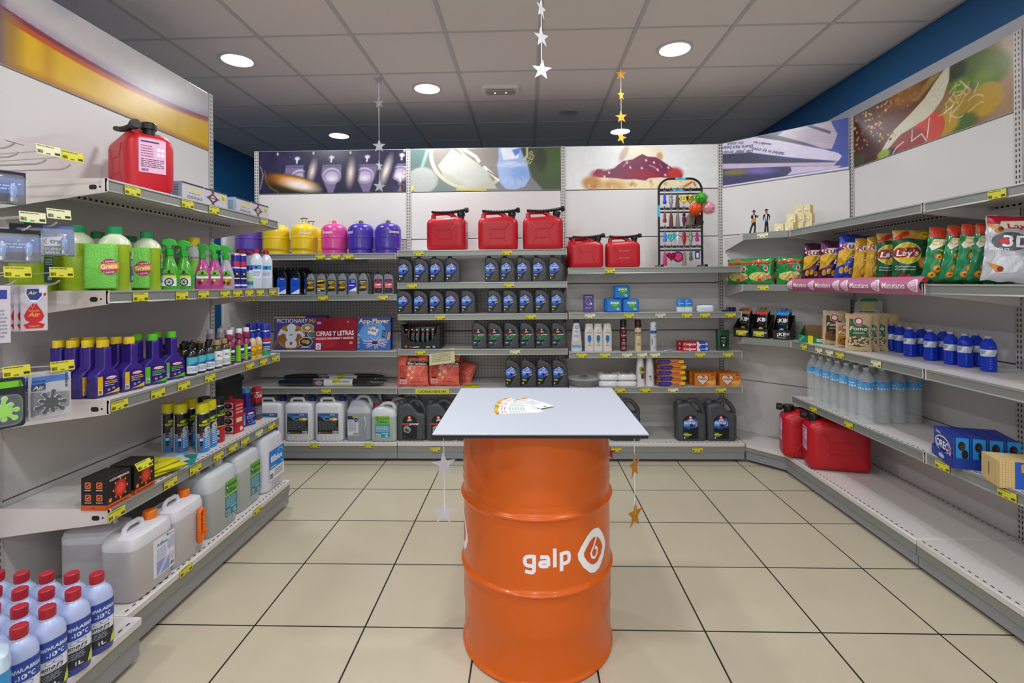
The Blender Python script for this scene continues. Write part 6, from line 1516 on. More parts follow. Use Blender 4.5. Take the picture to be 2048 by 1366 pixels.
def grip_sock_bag(seed, txt):
    W, H = .27, .262; f = sp(W, H)
    sh = [('t', .52, .86, .11, 'Safety', '#241414', {'bold': .05, 'w': .36, 'rot': -.05}), ('t', .6, .76, .11, 'GripSocks', '#241414', {'bold': .05, 'w': .62, 'rot': -.07}), ('p', [(.3, .66), (.95, .64), (.97, .74), (.32, .77)], '#1c1416'), ('t', .64, .665, .09, 'Evolution', '#efe6e6', {'bold': .04, 'w': .56, 'rot': -.03}), ('l', .1, .28, .26, .38, 12, '#b0493f'), ('l', .6, .3, .36, .3, 8, '#c0594d'), ('p', rrect(.10, .08, .32, .22, .02), '#e8c8c4'), ('p', rrect(.12, .10, .30, .20, .02), '#e89a92'), ('t', .21, .13, .05, 'made to', '#c04a40', {'w': .15}), ('r', .12, .24, .28, .27, '#2c1414'), ('g', .55, .2, .05, .05, .008, '#8c342c'), ('g', .68, .2, .05, .05, .008, '#8c342c'), ('l', .45, .12, .4, .04, 2, '#b0493f'), ('r', .965, .02, .995, .95, '#241416')]
    for x, y, r in ((.42, .55, .075), (.52, .45, .055), (.38, .36, .06), (.47, .27, .035)):
        for k in range(3):
            a_ = k*PI/3+.3; sh.append(('s', [(x-r*math.cos(a_), y-r*math.sin(a_)*1.05), (x+r*math.cos(a_), y+r*math.sin(a_)*1.05)], .018, '#f0dcd8'))
    sh = sh if txt else sh[4:8]
    return bag(W, H, .09, '#f07058', seed, f(sh), name='snow_sock_bag', rough=.4)
def tube_display():
    t = empty('display_box'); w, d, h = .30, .22, .19; bk = mat('#15151a', .4)
    mb = MB(); mb.box((-w/2, -d/2, 0), (w/2, d/2, .004), bk); mb.box((-w/2, d/2-.003, 0), (w/2, d/2, h), bk)
    for sx in (-1, 1): mb.box((sx*w/2-.0015, -d/2, 0), (sx*w/2+.0015, d/2, h), bk)
    n = 14; P = [(-w/2, 0), (w/2, 0), (w/2, h*.95), (w/2-.02, h*.95)] + [(w/2-.02-(w-.04)*i/n, .055+.09*abs(1-2*i/n)**4) for i in range(n+1)] + [(-w/2+.02, h*.95), (-w/2, h*.95)]
    mb.build('display_case', t, smooth=0)
    MB().slab(P, .003, .0004, bk, steps=1, y=-d/2).build('front_flap', t, smooth=0)
    MB().box((-w/2+.003, d/2-.005, .02), (w/2-.003, d/2-.003, h-.004), mat('#5a2018', .5)).build('back_lining', t)
    label_part(t, [('e', -.115, .022, .010, .010, '#d8442e'), ('t', -.07, .014, .018, 'moto', '#e8501e', {'bold': .03, 'w': .035}), ('t', -.032, .014, .018, 'action', '#e6e6ee', {'bold': .03, 'w': .044}), ('t', .06, .014, .018, 'plus', '#e6e6ee', {'bold': .03}), ('e', .105, .02, .011, .012, '#2a6ad0'), ('t', .105, .014, .014, 'H2', '#e6e6ee', {})], Ffront(-d/2-.0015), 'lettering')
    return t
def grease_tube():
    t = empty('grease_tube'); bk = mat('#131316', .3, coat=.4)
    MB().rings([(0, .012, .012, 2), (.018, .013, .013, 2), (.02, .021, .018, 2), (.12, .021, .012, 2), (.158, .022, .002, 6), (.165, .022, .001, 6)], bk, n=20).build('tube_body', t)
    label_part(t, [('r', -.008, .14, .006, .15, '#c8cad0'), ('t', .0, .08, .02, 'galp', '#2a9a84', {'rot': PI/2}), ('r', -.006, .1, .005, .115, '#d8542a')], Ffront(-.0165), 'print_mark')
    return t
def ike_display():
    t = empty('display_box'); w, d, h = .118, .16, .17; bk = mat('#1a1a1c', .5)
    mb = MB(); mb.box((-w/2, -d/2, 0), (w/2, d/2, .003), bk); mb.box((-w/2, -d/2, 0), (w/2, -d/2+.002, .07), bk); mb.box((-w/2, d/2-.002, 0), (w/2, d/2, h), bk)
    for sx in (-1, 1):
        x = sx*(w/2-.001); q = [(-d/2, 0), (d/2, 0), (d/2, h), (d/2-.03, h), (-d/2, .07)]
        mb.loft([[(x+e, y, z) for y, z in q] for e in (-.001, .001)], bk)
    mb.build('display_case', t, smooth=0)
    label_part(t, [('t', .0, .028, .034, '¡KE', '#e8e8ea', {'bold': .04, 'w': .06}), ('r', .034, .045, .05, .049, '#e8e8ea'), ('r', .034, .036, .046, .040, '#e8e8ea'), ('t', .0, .012, .010, 'frutos secos', '#e8e8ea', {'w': .05})], Ffront(-d/2), 'lettering')
    label_part(t, [('t', -.08, .04, .03, '¡KE', '#8a8a8c', {'bold': .04, 'w': .06, 'rot': .5})], lambda u, v, dd: (w/2+dd, u+.08-.0, v), 'side_lettering')
    return t
def oreo_box():
    w, d, h = .075, .20, .13
    fr = (('r', 0, 0, w, h, '#1c86cc'), ('e', .04, .095, .018, .02, '#1a1210'), ('e', .045, .09, .012, .013, '#3a2a26'), ('e', .055, .06, .016, .02, '#1a1210'), ('t', .04, .012, .034, 'OREO', '#eef4fa', {'bold': .05, 'w': .06}), ('r', .002, .0, .012, h, '#12307c'))
    sd = (('r', 0, 0, d, h, '#14308c'), ('e', .1, .06, .085, .05, '#1c7ac8'), ('e', .095, .07, .08, .036, '#e8eef6'), ('e', .095, .07, .074, .031, '#12287c'), ('t', .095, .052, .048, 'OREO', '#f0f4f8', {'bold': .06, 'w': .13}), ('t', .05, .11, .016, 'ORIGINAL', '#e8eef6', {'w': .05}), ('t', .172, .05, .038, '5x', '#b8243a', {'bold': .06}), ('e', .13, .02, .03, .018, '#1a1210'), ('e', .13, .024, .026, .012, '#3a2a26'), ('p', [(.155, .02), (.165, .05), (.18, .06), (.172, .04), (.19, .03), (.17, .028)], '#f0f4f8'), ('e', .182, .025, .014, .018, '#8c9adc'))
    return carton('biscuit_box', w, d, h, fr, '#14308c', sd)
def wafer_box():
    w, d, h = .19, .12, .105
    fr = [('r', 0, 0, w, h, '#2456bc'), ('r', 0, 0, .05, h, '#d9c088'), ('p', rrect(.07, .064, .15, .098, .006), '#d89a1c'), ('t', .11, .072, .022, 'Florbú', '#3a1c08', {'bold': .04, 'w': .062}), ('t', .1, .045, .014, 'Gran', '#cfe0f4', {'w': .025}), ('t', .12, .018, .028, 'vainilla', '#e8eef6', {'bold': .02, 'w': .085, 'shear': .3})]
    fr += [('s', [(.002+.009*i, .0), (.002+.009*i, h)], .0012, '#b8944c') for i in range(6)] + [('s', [(.0, .005+.0095*i), (.05, .005+.0095*i)], .0012, '#b8944c') for i in range(11)]
    sd = [('r', 0, 0, d, h, '#d9c088')] + [('s', [(.0, .005+.0095*i), (d, .005+.0095*i)], .0012, '#b8944c') for i in range(11)] + [('s', [(.005+.0095*i, 0), (.005+.0095*i, h)], .0012, '#b8944c') for i in range(12)] + [('r', .05, .03, .056, .08, '#8c6a30')]
    return carton('wafer_box', w, d, h, tuple(fr), '#d0b478', tuple(sd))
def small_gift_box():
    R = random.Random(6); c = [('r', 0, 0, .062, .062, '#ddcf98')]
    for i in range(16): c.append(('e', R.uniform(.004, .058), R.uniform(.004, .046), .002, .002, '#b89a3c'))
    c += [('p', [(.012, .01), (.04, .01), (.046, .036), (.016, .036)], '#e6e6e4'), ('l', .018, .018, .02, .012, 2, '#8aa8c8'), ('r', .03, .012, .044, .02, '#dc9a28')]
    return carton('gift_box', .062, .07, .062, tuple(c), '#d2c286')
# ------------------------------------------------------------------ stocking the back shelves
def row(fn, args, spans, z, Y, v, lab, cat, group, th=0.0, jit=.03):
    """spans: (u0, u1) seen widths in the photograph; lab: label per thing"""
    R = random.Random(int(z*1000)+len(spans))
    for i, (a, b) in enumerate(spans):
        x = ony((a+b)/2, v, Y-.03)[0]
        ar = args[i] if isinstance(args, list) else args
        place(fn, ar, (x, Y, z+.0006), th+R.uniform(-jit, jit), lab[i] if isinstance(lab, list) else lab, cat, group)
def ordl(tmpl, n, first=1): return [tmpl.format(ORD[i+first]) for i in range(n)]
# gas cylinders
PU, YE, PK = '#43309a', '#d9b818', '#c8428c'
for (u0, u1, hx, top, txt, turn, dy, lab) in (
    (476, 528, '#5a3fa0', '#8c2a5a', 'Greensol', -.9, 0, 'leftmost purple gas cylinder, half hidden behind the left wall shelf'),
    (528, 583, YE, '#b83a7a', '', 0, 0, 'yellow gas cylinder between a purple one and one with raised handle'),
    (584, 639, YE, 'handle', 'Greensol', .45, 0, 'yellow gas cylinder with a raised dark handle, on the top shelf front'),
    (645, 698, PK, '#b8a020', 'Greensol', -.25, 0, 'pink gas cylinder on the top shelf'),
    (698, 751, PU, '#9cb020', 'Greensol', -.8, 0, 'purple gas cylinder immediately right of the pink one'),
    (752, 805, PU, '#9cb020', 'Greensol', .75, 0, 'rightmost purple gas cylinder on the top shelf'),
    (598, 652, YE, 'handle', '', .4, .205, 'yellow gas cylinder in the back row with a dark handle'),
    (705, 755, PU, '#9cb020', '', .4, .205, 'purple gas cylinder in the back row behind two purple ones')):
    Y = 4.02+dy
    place(gas_cylinder, (hx, top, txt, turn), (ony((u0+u1)/2, 500, Y)[0], Y-.024, 1.6206), 0, lab, 'gas cylinder', 'gas cylinders on the top back shelf')
# dark oil bottles on the second shelf
for i, (u0, u1) in enumerate(((527, 550), (553, 577), (580, 604))):
    place(small_oil_bottle, ('atf',), (ony((u0+u1)/2, 580, 3.94)[0], 3.965, 1.2976), 0, f'black transmission fluid bottle with blue label, {ORD[i+1]} of three from the left', 'oil bottle', 'black oil bottles')
    for k in (1, 2): place(small_oil_bottle, ('atf',), (ony((u0+u1)/2, 580, 3.94)[0]+.004, 3.965+.1*k, 1.2976), 0, f'black transmission fluid bottle in row {["", "two", "three"][k]} behind the {ORD[i+1]} one', 'oil bottle', 'black oil bottles')
kk = ['gold', 'goldtop', 'gold', 'gold', 'blue', 'gold']
dsc = {'gold': 'black and gold label', 'goldtop': 'gold-topped photo label', 'blue': 'blue label'}
for i in range(6):
    u = 622.5+20.9*i
    place(small_oil_bottle, (kk[i],), (ony(u, 580, 3.94)[0], 3.96, 1.2976), 0, f'grey pointed oil bottle with {dsc[kk[i]]}, {ORD[i+1]} of the six', 'oil bottle', 'pointed grey oil bottles')
    for k in (1, 2): place(small_oil_bottle, (kk[i],), (ony(u, 580, 3.94)[0], 3.96+.085*k, 1.2976), 0, f'grey pointed oil bottle in row {["", "two", "three"][k]}, behind the {ORD[i+1]} of the six', 'oil bottle', 'pointed grey oil bottles')
for i, u in enumerate((757.5, 778)):
    place(small_oil_bottle, ('lhm',), (ony(u, 580, 3.94)[0], 3.96, 1.2976), 0, f'grey bottle with red hydraulic fluid label, {("left", "right")[i]} of the two', 'oil bottle', 'bottles with red labels')
# board games
place(games, ('pictionary',), (ony(600, 680, 4.05)[0], 4.07, .8536), .16, 'purple board game box with a white figure, leftmost of three', 'board game', rot=(-.1, 0, .06))
place(games, ('cifras',), (ony(674, 680, 3.98)[0], 3.97, .8536), -.03, 'dark red board game box titled with letters, middle of three', 'board game', rot=(-.1, 0, -.05))
place(games, ('appplayer',), (ony(749, 680, 3.98)[0], 3.985, .8536), 0, 'blue board game box with a phone and group of people', 'board game', rot=(-.06, 0, 0))
# sunshades
for (u, Y, dz, lab) in ((662, 3.96, 0, 'black wrapped car sunshade lying in front, with white label'), (672, 4.10, 0, 'black wrapped car sunshade lying just behind the front one'), (668, 4.19, .0, 'black wrapped car sunshade lying at the back of the shelf')):
    place(sunshade_roll, (.84,), (ony(u, 765, Y)[0], Y+.005, .5665+dz), 0, lab, 'sunshade', 'wrapped sunshades')
# base, left bay
for i, u in enumerate((541, 601, 661)):
    place(canister, ('mountain',), (ony(u, 840, 3.93)[0], 3.98, .1506), .0, ['white jug with dark landscape label, leftmost, partly behind the left shelving', 'white jug with dark landscape label, middle of three', 'white jug with dark landscape label, right of three'][i], 'jug', 'white jugs with blue caps')
    place(canister, ('mountain',), (ony(u, 840, 3.93)[0]+.01, 4.19, .1506), .0, f'white jug in the shaded back row behind the {["leftmost", "middle", "right"][i]} one', 'jug', 'white jugs with blue caps')
place(canister, ('ad5',), (ony(717, 840, 3.9)[0], 3.965, .1506), .0, 'clear jug with violet-blue cap and white label', 'jug', 'clear jugs')
place(canister, ('ad5',), (ony(722, 840, 3.9)[0], 4.15, .1506), .0, 'clear jug with blue cap standing behind the front clear jug', 'jug', 'clear jugs')
place(canister, ('green5',), (ony(768, 840, 3.9)[0], 3.94, .1506), .0, 'small clear jug with red cap and green and blue label, in front', 'jug', 'clear jugs with red caps')
place(canister, ('green5',), (ony(773, 840, 3.9)[0]+.03, 4.09, .1506), .0, 'small clear jug with red cap, directly behind the front one', 'jug', 'clear jugs with red caps')
place(canister, ('green5',), (ony(790, 840, 3.9)[0]+.03, 4.235, .1506), .0, 'small clear jug with red cap, hindmost of three', 'jug', 'clear jugs with red caps')
# middle bay
for i, (a, b, tp) in enumerate(((853, 934, 420), (956, 1035, 424), (1044, 1127, 418))):
    place(jerrycan, (.315, .325, .17, [.02, .012, .035][i], 1), (ony((a+b)/2, 470, 3.99)[0], 4.03, 1.6386), [-.10, .04, .02][i], ['leftmost red jerrycan above the oil bottles, with pink label at its edge', 'middle red jerrycan above the oil bottles', 'rightmost red jerrycan above the oil bottles'][i], 'jerrycan', 'red jerrycans on the middle bay')
OB = 'grey oil bottle, {}, {{}} from the left on the {} oil shelf'
row(oil_bottle, (.116, .221, '#45484b', 'blueW'), ((795, 826), (828, 858), (859, 889), (890, 921)), 1.385, 3.95, 540, ordl('oil bottle with white-lined blue label, {} of the left four, upper oil shelf', 4), 'oil bottle', 'oil bottles on the upper oil shelf')
row(oil_bottle, (.116, .221, '#45484b', 'blueO'), ((969.5, 999), (1001, 1031), (1033, 1063), (1065, 1094), (1097, 1128)), 1.385, 3.95, 540, ordl('oil bottle with orange-lined blue label, {} of five on the upper oil shelf', 5), 'oil bottle', 'oil bottles on the upper oil shelf')
row(oil_bottle, (.116, .211, '#45484b', 'blueW'), ((794, 825), (827, 856), (858, 888), (889, 920), (921, 952)), 1.14, 3.95, 600, ordl('oil bottle with white-lined blue label, {} of five on the second oil shelf', 5), 'oil bottle', 'oil bottles on the second oil shelf')
row(oil_bottle, (.116, .211, '#45484b', 'blueY'), ((975, 1004), (1006, 1035), (1039, 1067), (1070, 1099), (1101, 1132)), 1.14, 3.95, 600, ordl('oil bottle with yellow-green label line, {} of five on the second oil shelf', 5), 'oil bottle', 'oil bottles on the second oil shelf')
row(oil_bottle, (.118, .225, '#45484b', 'green'), ((944, 974), (976, 1006), (1008, 1038), (1040, 1070), (1071, 1101), (1103, 1133)), .866, 3.95, 670, ordl('grey motorcycle oil bottle with black and green label, {} from the left of six', 6), 'oil bottle', 'motorcycle oil bottles')
row(oil_bottle, (.122, .235, '#45484b', 'blueY'), ((1010, 1042), (1042, 1073), (1074, 1105), (1105, 1136)), .564, 3.95, 745, ordl('grey oil bottle above the board edge, {} from the left of four', 4), 'oil bottle', 'oil bottles on the lowest raised shelf')
place(tube_display, (), (ony(842, 670, 3.92)[0], 4.01, .8666), .0, 'black cardboard display box of grease tubes in the middle bay', 'display box')
bx_ = ony(842, 670, 3.92)[0]
for i in range(6): place(grease_tube, (), (bx_-.115+.04*i, 3.955+.02*(i % 2), .8716), (i-2.5)*.1, f'black grease tube in the display box, {ORD[i+1]} from the left', 'grease tube', 'grease tubes')
for (u, Y, sd, w_, rot, lab) in ((827, 3.97, 1, 1, (-.06, 0, 0), 'salmon plastic bag of snow socks, left one standing in front'), (889, 3.985, 2, 1, (-.08, .02, -.03), 'salmon plastic bag of snow socks, right one with a flyer over it')):
    place(grip_sock_bag, (sd, w_), (ony(u, 745, Y)[0], Y, .5646), 0, lab, 'bag', 'salmon bags', rot=rot)
o = place(grip_sock_bag, (3, 0), (ony(915, 745, 4.06)[0], 4.14, .5646), 0, 'salmon plastic bag slumped behind the two standing ones', 'bag', 'salmon bags', rot=(-.35, .2, -.3)); o.scale = (.8, .8, .66)
o = MB().box((-.1, -.0005, -.06), (.1, .0005, .06), mat('#b5ad84', .5)).build('flyer'); label_part(o, [('l', -.08, -.04, .15, .07, 5, '#7a7352'), ('e', .02, .01, .03, .02, '#98906a')], Ffront(-.0005)); x_, y_, z_ = ony(885, 722, 3.90); o.location = (x_, 3.878, .812); o.rotation_euler = (-.5, -.12, 0); tag(o, 'pale flyer hanging in front of the right salmon bag', 'flyer')
o = place(vest_packet, ('#c9c21c', 9), (ony(941, 772, 3.93)[0], 3.96, .5646), .2, 'yellow plastic packet lying beside the slumped salmon bag', 'packet'); o.scale = (.5, .6, .7)
for i, (u, kd) in enumerate(((822, 'moto'), (880, 'moto'), (940, 'moto'), (1190, 'blue'), (1252, 'blue'), (1384, 'blue'), (1445, 'blue'))):
    place(oil_jug, (kd,), (ony(u, 850, 3.9)[0], 3.955, .1506), 0, ['big grey motorcycle oil jug, leftmost on the base shelf', 'big grey motorcycle oil jug left of the drum, partly under the board edge', 'big grey motorcycle oil jug mostly hidden by the drum',
          'big grey oil jug almost hidden behind the right side of the drum', 'big grey oil jug just right of the drum, behind the white board', 'big grey oil jug with blue label, left of the right-hand pair', 'big grey oil jug with blue label, right of the right-hand pair'][i], 'oil jug', 'large oil jugs on the base shelf')
# right bay
place(jerrycan, (.265, .255, .14, .03, 0), (ony(1172, 505, 4.0)[0], 4.01, 1.4916), 0, 'small red jerrycan at the left end of the keyring stand shelf', 'jerrycan', 'small red jerrycans')
place(jerrycan, (.265, .255, .14, .015, 0), (ony(1245, 505, 4.0)[0], 4.01, 1.4916), .03, 'small red jerrycan, right one, nearer to the keyring stand', 'jerrycan', 'small red jerrycans')
place(jerrycan, (.265, .255, .14, .03, 0), (ony(1168, 505, 4.0)[0], 4.18, 1.4916), 0, 'small red jerrycan behind the left small one', 'jerrycan', 'small red jerrycans')
z1 = 1.1436
place(purple_carton, (), (ony(1177.5, 610, 3.95)[0], 3.97, z1), 0, 'small upright purple box alone at the left of its shelf', 'box')
for i, (u, dz, Y) in enumerate(((1228, 0, 3.97), (1262, 0, 3.97), (1244, .1055, 3.97), (1224, 0, 4.05))):
    place(pad_packet, (), (ony(u, 612, Y-.03)[0], Y, z1+dz), 0, ['blue pad packet at the bottom left of the small pyramid', 'blue pad packet at the bottom right of the small pyramid', 'blue pad packet on top of the small pyramid', 'blue pad packet standing behind the bottom left one'][i], 'packet', 'blue pad packets')
for i, u in enumerate((1362, 1377)): place(deodorant, (), (ony(u, 612, 3.95)[0], 3.96, z1), 0, f'blue and white roll-on deodorant, {("left", "right")[i]} of the pair', 'deodorant', 'roll-on deodorants')
o = place(wipes_packet, (), (ony(1411, 615, 3.95)[0], 3.97, z1), -.2, 'small turquoise and white packet of wipes right of the deodorants', 'packet')
def hair_clips():
    t = empty('hair_tie_card'); MB().box((-.05, -.02, 0), (.05, .02, .012), mat('#17161c', .4), .003).build('card', t)
    for i in range(5): MB().box((-.015+.014*i, -.024, .0), (-.006+.014*i, .018, .034), mat('#1c1a30' if i % 2 else '#3a3468', .35), .003).build('elastic', t)
    return t
place(hair_clips, (), (ony(1458, 618, 3.95)[0], 3.96, z1), 0, 'small dark bundle of hair ties at the right end of its shelf', 'hair ties')
z2 = .8396
place(gel_bottle, (), (ony(1153, 670, 3.95)[0], 3.965, z2), 0, 'white shower gel bottle with dark blue cap', 'bottle')
row(shampoo_white, (), ((1170, 1188), (1188, 1206), (1206, 1225)), z2, 3.96, 670, ordl('white shampoo bottle with blue emblem, {} of three from the left', 3), 'bottle', 'white shampoo bottles')
place(spray_can, (.0265, .178, (('#5a101c', .97), ('#5a101c', 1)), '#14221e', .068, 'hair_red'), (ony(1247, 670, 3.95)[0], 3.96, z2), 0, 'dark red hairspray can with a black cap', 'spray can', 'hairspray cans')
place(spray_can, (.0265, .178, (('#d9c79a', .97), ('#d9c79a', 1)), '#4a1018', .068, 'hair_cream'), (ony(1276.5, 670, 3.95)[0], 3.96, z2), 0, 'cream hairspray can with a dark red cap', 'spray can', 'hairspray cans')
place(spray_can, (.026, .19, (('#cfd3da', .97), ('#cfd3da', 1)), '#dadde2', .04, 'sanex'), (ony(1307, 670, 3.95)[0], 3.96, z2), 0, 'white deodorant spray can with a blue band', 'spray can')
def razor():
    t = empty('razor'); MB().box((-.03, -.012, 0), (.03, .012, .01), mat('#b8bac4', .3), .003).build('blister', t)
    MB().tube([(-.02, -.01, .012), (0, -.012, .02), (.03, -.014, .012)], .004, mat('#8a8c9a', .3), 6).build('handle', t); return t
place(razor, (), (ony(1338, 700, 3.9)[0], 3.93, z2), .3, 'tiny grey razor pack lying left of the toothpaste', 'razor')
for i in range(4):
    u = 1389 if i < 2 else 1384; place(toothpaste, (), (ony(u, 693, 3.95)[0], 3.955 if i < 2 else 4.005, z2+.0365*(i % 2)), 0, ['lower toothpaste box in the front stack', 'upper toothpaste box in the front stack', 'lower toothpaste box in the back stack', 'upper toothpaste box in the back stack'][i], 'toothpaste', 'toothpaste boxes')
place(green_mouthwash, (), (ony(1446, 682, 3.95)[0], 3.965, z2), 0, 'dark green bottle at the right end of the shampoo shelf', 'bottle')
z3 = .5696
place(plates, (), (ony(1169, 762, 3.95)[0], 4.0, z3), 0, 'wrapped stack of white round plates', 'plates')
for i, (u, dz) in enumerate(((1216, 0), (1252, 0), (1217, .049), (1252, .049))):
    place(napkins, (), (ony(u, 765, 3.95)[0], 3.975, z3+dz), 0, ['wrapped white napkin packet, bottom left of four', 'wrapped white napkin packet, bottom right of four', 'wrapped white napkin packet, top left of four', 'wrapped white napkin packet, top right of four'][i], 'napkins', 'wrapped napkin packets')
place(cups, (1,), (ony(1281, 750, 3.95)[0], 3.96, z3), 0, 'tall wrapped stack of white cups with red and green label', 'cups', 'wrapped cup stacks')
place(cups, (0,), (ony(1300, 750, 3.95)[0], 3.965, z3), 0, 'tall wrapped stack of plain white cups beside the labelled one', 'cups', 'wrapped cup stacks')
for i in range(5): place(wipes_long, (), (ony(1342-(2 if i == 4 else 0)+(i % 2)*2, 740, 3.95)[0], 3.975, z3+.0425*i), .03*(i % 2), ['purple and orange wipes packet at the bottom of the pile', 'purple and orange wipes packet, second from the bottom of the pile', 'purple and orange wipes packet in the middle of the pile', 'purple and orange wipes packet, second from the top of the pile', 'purple and orange wipes packet on top of the pile'][i], 'packet', 'piled wipes packets')
for i, (u, Y) in enumerate(((1408, 3.96), (1457, 3.955), (1404, 4.035), (1452, 4.03))): place(biscuits, (), (ony(u, 755, 3.95)[0], Y, z3), 0, ['orange biscuit box with heart, front left', 'orange biscuit box with heart, front right', 'orange biscuit box behind the front left one', 'orange biscuit box behind the front right one'][i], 'biscuit box', 'orange biscuit boxes')

# keyring stand
ks = empty('keyring_stand', (ony(1361, 470, 4.0)[0], 4.0, 1.4916)); tag(ks, 'black wire keyring stand hung with charms on the right back bay', 'display stand')
bk = mat('#0e0e10', .3, coat=.3); kw = .168; kh = .70
mb = MB(); pts = [(-kw, 0, 0), (-kw, 0, kh-.09)] + [(-kw+.09-.09*math.cos(a_*PI/12), 0, kh-.09+.09*math.sin(a_*PI/12)) for a_ in range(1, 7)] + [(kw-.09+.09*math.sin(a_*PI/12), 0, kh-.09+.09*math.cos(a_*PI/12)) for a_ in range(0, 7)] + [(kw, 0, 0)]
mb.tube(pts, .009, bk, 10); mb.build('stand_frame', ks)
for sx in (-1, 1): MB().tube([(sx*kw, -.09, .010), (sx*kw, -.05, .012), (sx*kw, .05, .012), (sx*kw, .09, .010)], [.013, .008, .008, .013], bk, 8).build('foot', ks)
for k_, zz in enumerate((.60, .455, .305, .155)):
    MB().box((-kw, -.008, zz), (kw, .004, zz+.018), bk, .003).build('crossbar', ks); MB().box((-kw, -.006, zz-.026), (kw, .0, zz-.014), bk, .002).build('crossbar', ks)
    for i in range(6): MB().tube([(-.13+.05*i, -.006, zz+.012), (-.13+.05*i, -.028, zz+.016), (-.13+.05*i, -.03, zz+.026)], .0025, bk, 6).build('hook', ks)
for x, z, a_ in ((0, kh, 0), (-.02, .61, 0)): label_part(ks, [('r', x-.04, z-.008, x+.04, z+.006, '#2aa8d8'), ('t', x, z-.006, .012, 'PRINT', '#0c2c3c', {'w': .03})], Ffront(-.0105), 'tape_mark')
label_part(ks, [('r', -kw-.008, .40, -kw+.008, .49, '#2aa8d8')], Ffront(-.0105), 'tape_mark')
def keyring(kind, hx):
    t = empty('keyring'); sv = mat('#b8bac0', .25, metal=.9)
    MB().tube([(.009*math.cos(a_*PI/5), .0, -.009+.009*math.sin(a_*PI/5)) for a_ in range(11)], .0014, sv, 6).build('split_ring', t)
    MB().tube([(0, 0, -.018), (.001, .001, -.03), (0, 0, -.042)], .0016, sv, 6).build('chain', t)
    m = mat(hx, .3, metal=.4); z = -.042
    mb = MB()
    if kind == 'drop': mb.rings([(z, .004, .004), (z-.015, .009, .007), (z-.03, .007, .006), (z-.045, .012, .008), (z-.058, .011, .007), (z-.06, .004, .004)], m, e=2, n=12)
    elif kind == 'heart': mb.slab([(.032*math.sin(a_)**3, z-.03+.002*(13*math.cos(a_)-5*math.cos(2*a_)-2*math.cos(3*a_)-math.cos(4*a_))) for a_ in [2*PI*i/24 for i in range(24)]], .012, .005, mat(hx, .2, metal=.8, bump=1, bscale=120), steps=2)
    elif kind == 'tassel':
        mb.lathe([(.006, z-.09), (.014, z-.088), (.010, z-.02), (.004, z)], mat(hx, .6, bump=.6, bscale=200), n=12)
    elif kind == 'figure':
        mb.rings([(z, .005, .004), (z-.008, .010, .007), (z-.02, .010, .007), (z-.024, .006, .005), (z-.03, .013, .007), (z-.055, .011, .006), (z-.06, .008, .005), (z-.08, .007, .004)], m, e=2.4, n=12)
    elif kind == 'square': mb.slab(rrect(-.014, z-.05, .014, z, .004), .008, .002, m, steps=1); mb.slab(rrect(-.007, z-.042, .007, z-.012, .002), .010, .001, mat('#d8dc9a', .3), steps=1)
    elif kind == 'disc': mb.slab(ell(0, z-.035, .034, .034), .008, .003, m, steps=2); mb.slab(ell(0, z-.035, .026, .026), .01, .002, mat('#c8285a', .3), steps=1)
    elif kind == 'bag': mb.slab([(-.03, z-.085), (.034, z-.08), (.04, z-.06), (.022, z-.02), (.008, z), (-.008, z), (-.024, z-.03)], .03, .008, mat(hx, .6, bump=.5, bscale=90), steps=2)
    mb.build('charm', t); return t
def pompom(hx):
    t = empty('pompom_keyring'); m = mat(hx, .8); mb = MB(); R = random.Random(hx)
    mb.rings([(-.04, .01, .01), (-.03, .03, .03), (0, .042, .042), (.03, .03, .03), (.04, .01, .01)], m, e=2, n=20)
    for i in range(420):
        th_, ph = R.uniform(0, 2*PI), math.acos(R.uniform(-1, 1)); d = Vector((math.sin(ph)*math.cos(th_), math.sin(ph)*math.sin(th_), math.cos(ph)))
        a_ = d.orthogonal().normalized()*.0022; b_ = d.cross(a_).normalized()*.0022
        tip = d*R.uniform(.05, .06)+Vector((R.uniform(-.006, .006), R.uniform(-.006, .006), R.uniform(-.006, .006))); c = d*.036
        mb.add([c+a_, c-a_*.5+b_, c-a_*.5-b_, tip], [(0, 1, 3), (1, 2, 3), (2, 0, 3)], m)
    o = mb.build('pompom', t); o['kind'] = 'stuff'
    MB().tube([(0, 0, .03), (-.002, 0, .06)], .002, mat('#b8bac0', .25, metal=.9), 6).build('chain', t); return t
kx, ky, kz = ks.location
RINGS = {0: [('drop', '#1f3fc8', 'blue figure'), ('figure', '#8a8c8e', 'small silver animal'), ('tassel', '#4a3c34', 'grey-brown tassel'), ('heart', '#d8c25a', 'gold sequin heart'), ('heart', '#b89a2c', 'dark gold sequin heart')],
         1: [('drop', '#8c2a2c', 'slim red drop'), ('tassel', '#5a2a24', 'dark brown tassel'), ('tassel', '#6a6a68', 'grey chain tassel'), ('figure', '#5a1f3a', 'plum beaded figure'), ('bag', '#6a6458', 'leopard print pouch'), ('bag', '#3a1c0c', 'brown leather pouch')],
         2: [('drop', '#3a78c8', 'light blue bead'), ('heart', '#58b8c0', 'pastel bead cluster'), ('figure', '#c8cacc', 'silver owl'), ('figure', '#a81c24', 'red glitter figure'), ('figure', '#8a8a88', 'grey glitter figure'), ('drop', '#c81c8c', 'magenta tuft')],
         3: [('tassel', '#b02a6a', 'magenta sequin cluster'), ('heart', '#8c1c3a', 'red sequin cluster'), ('disc', '#1c2c6a', 'round blue disc'), ('tassel', '#8a7058', 'beige fur tail'), ('drop', '#4a5a48', 'dark green trinket'), ('square', '#1c2cb8', 'blue luminous square')]}
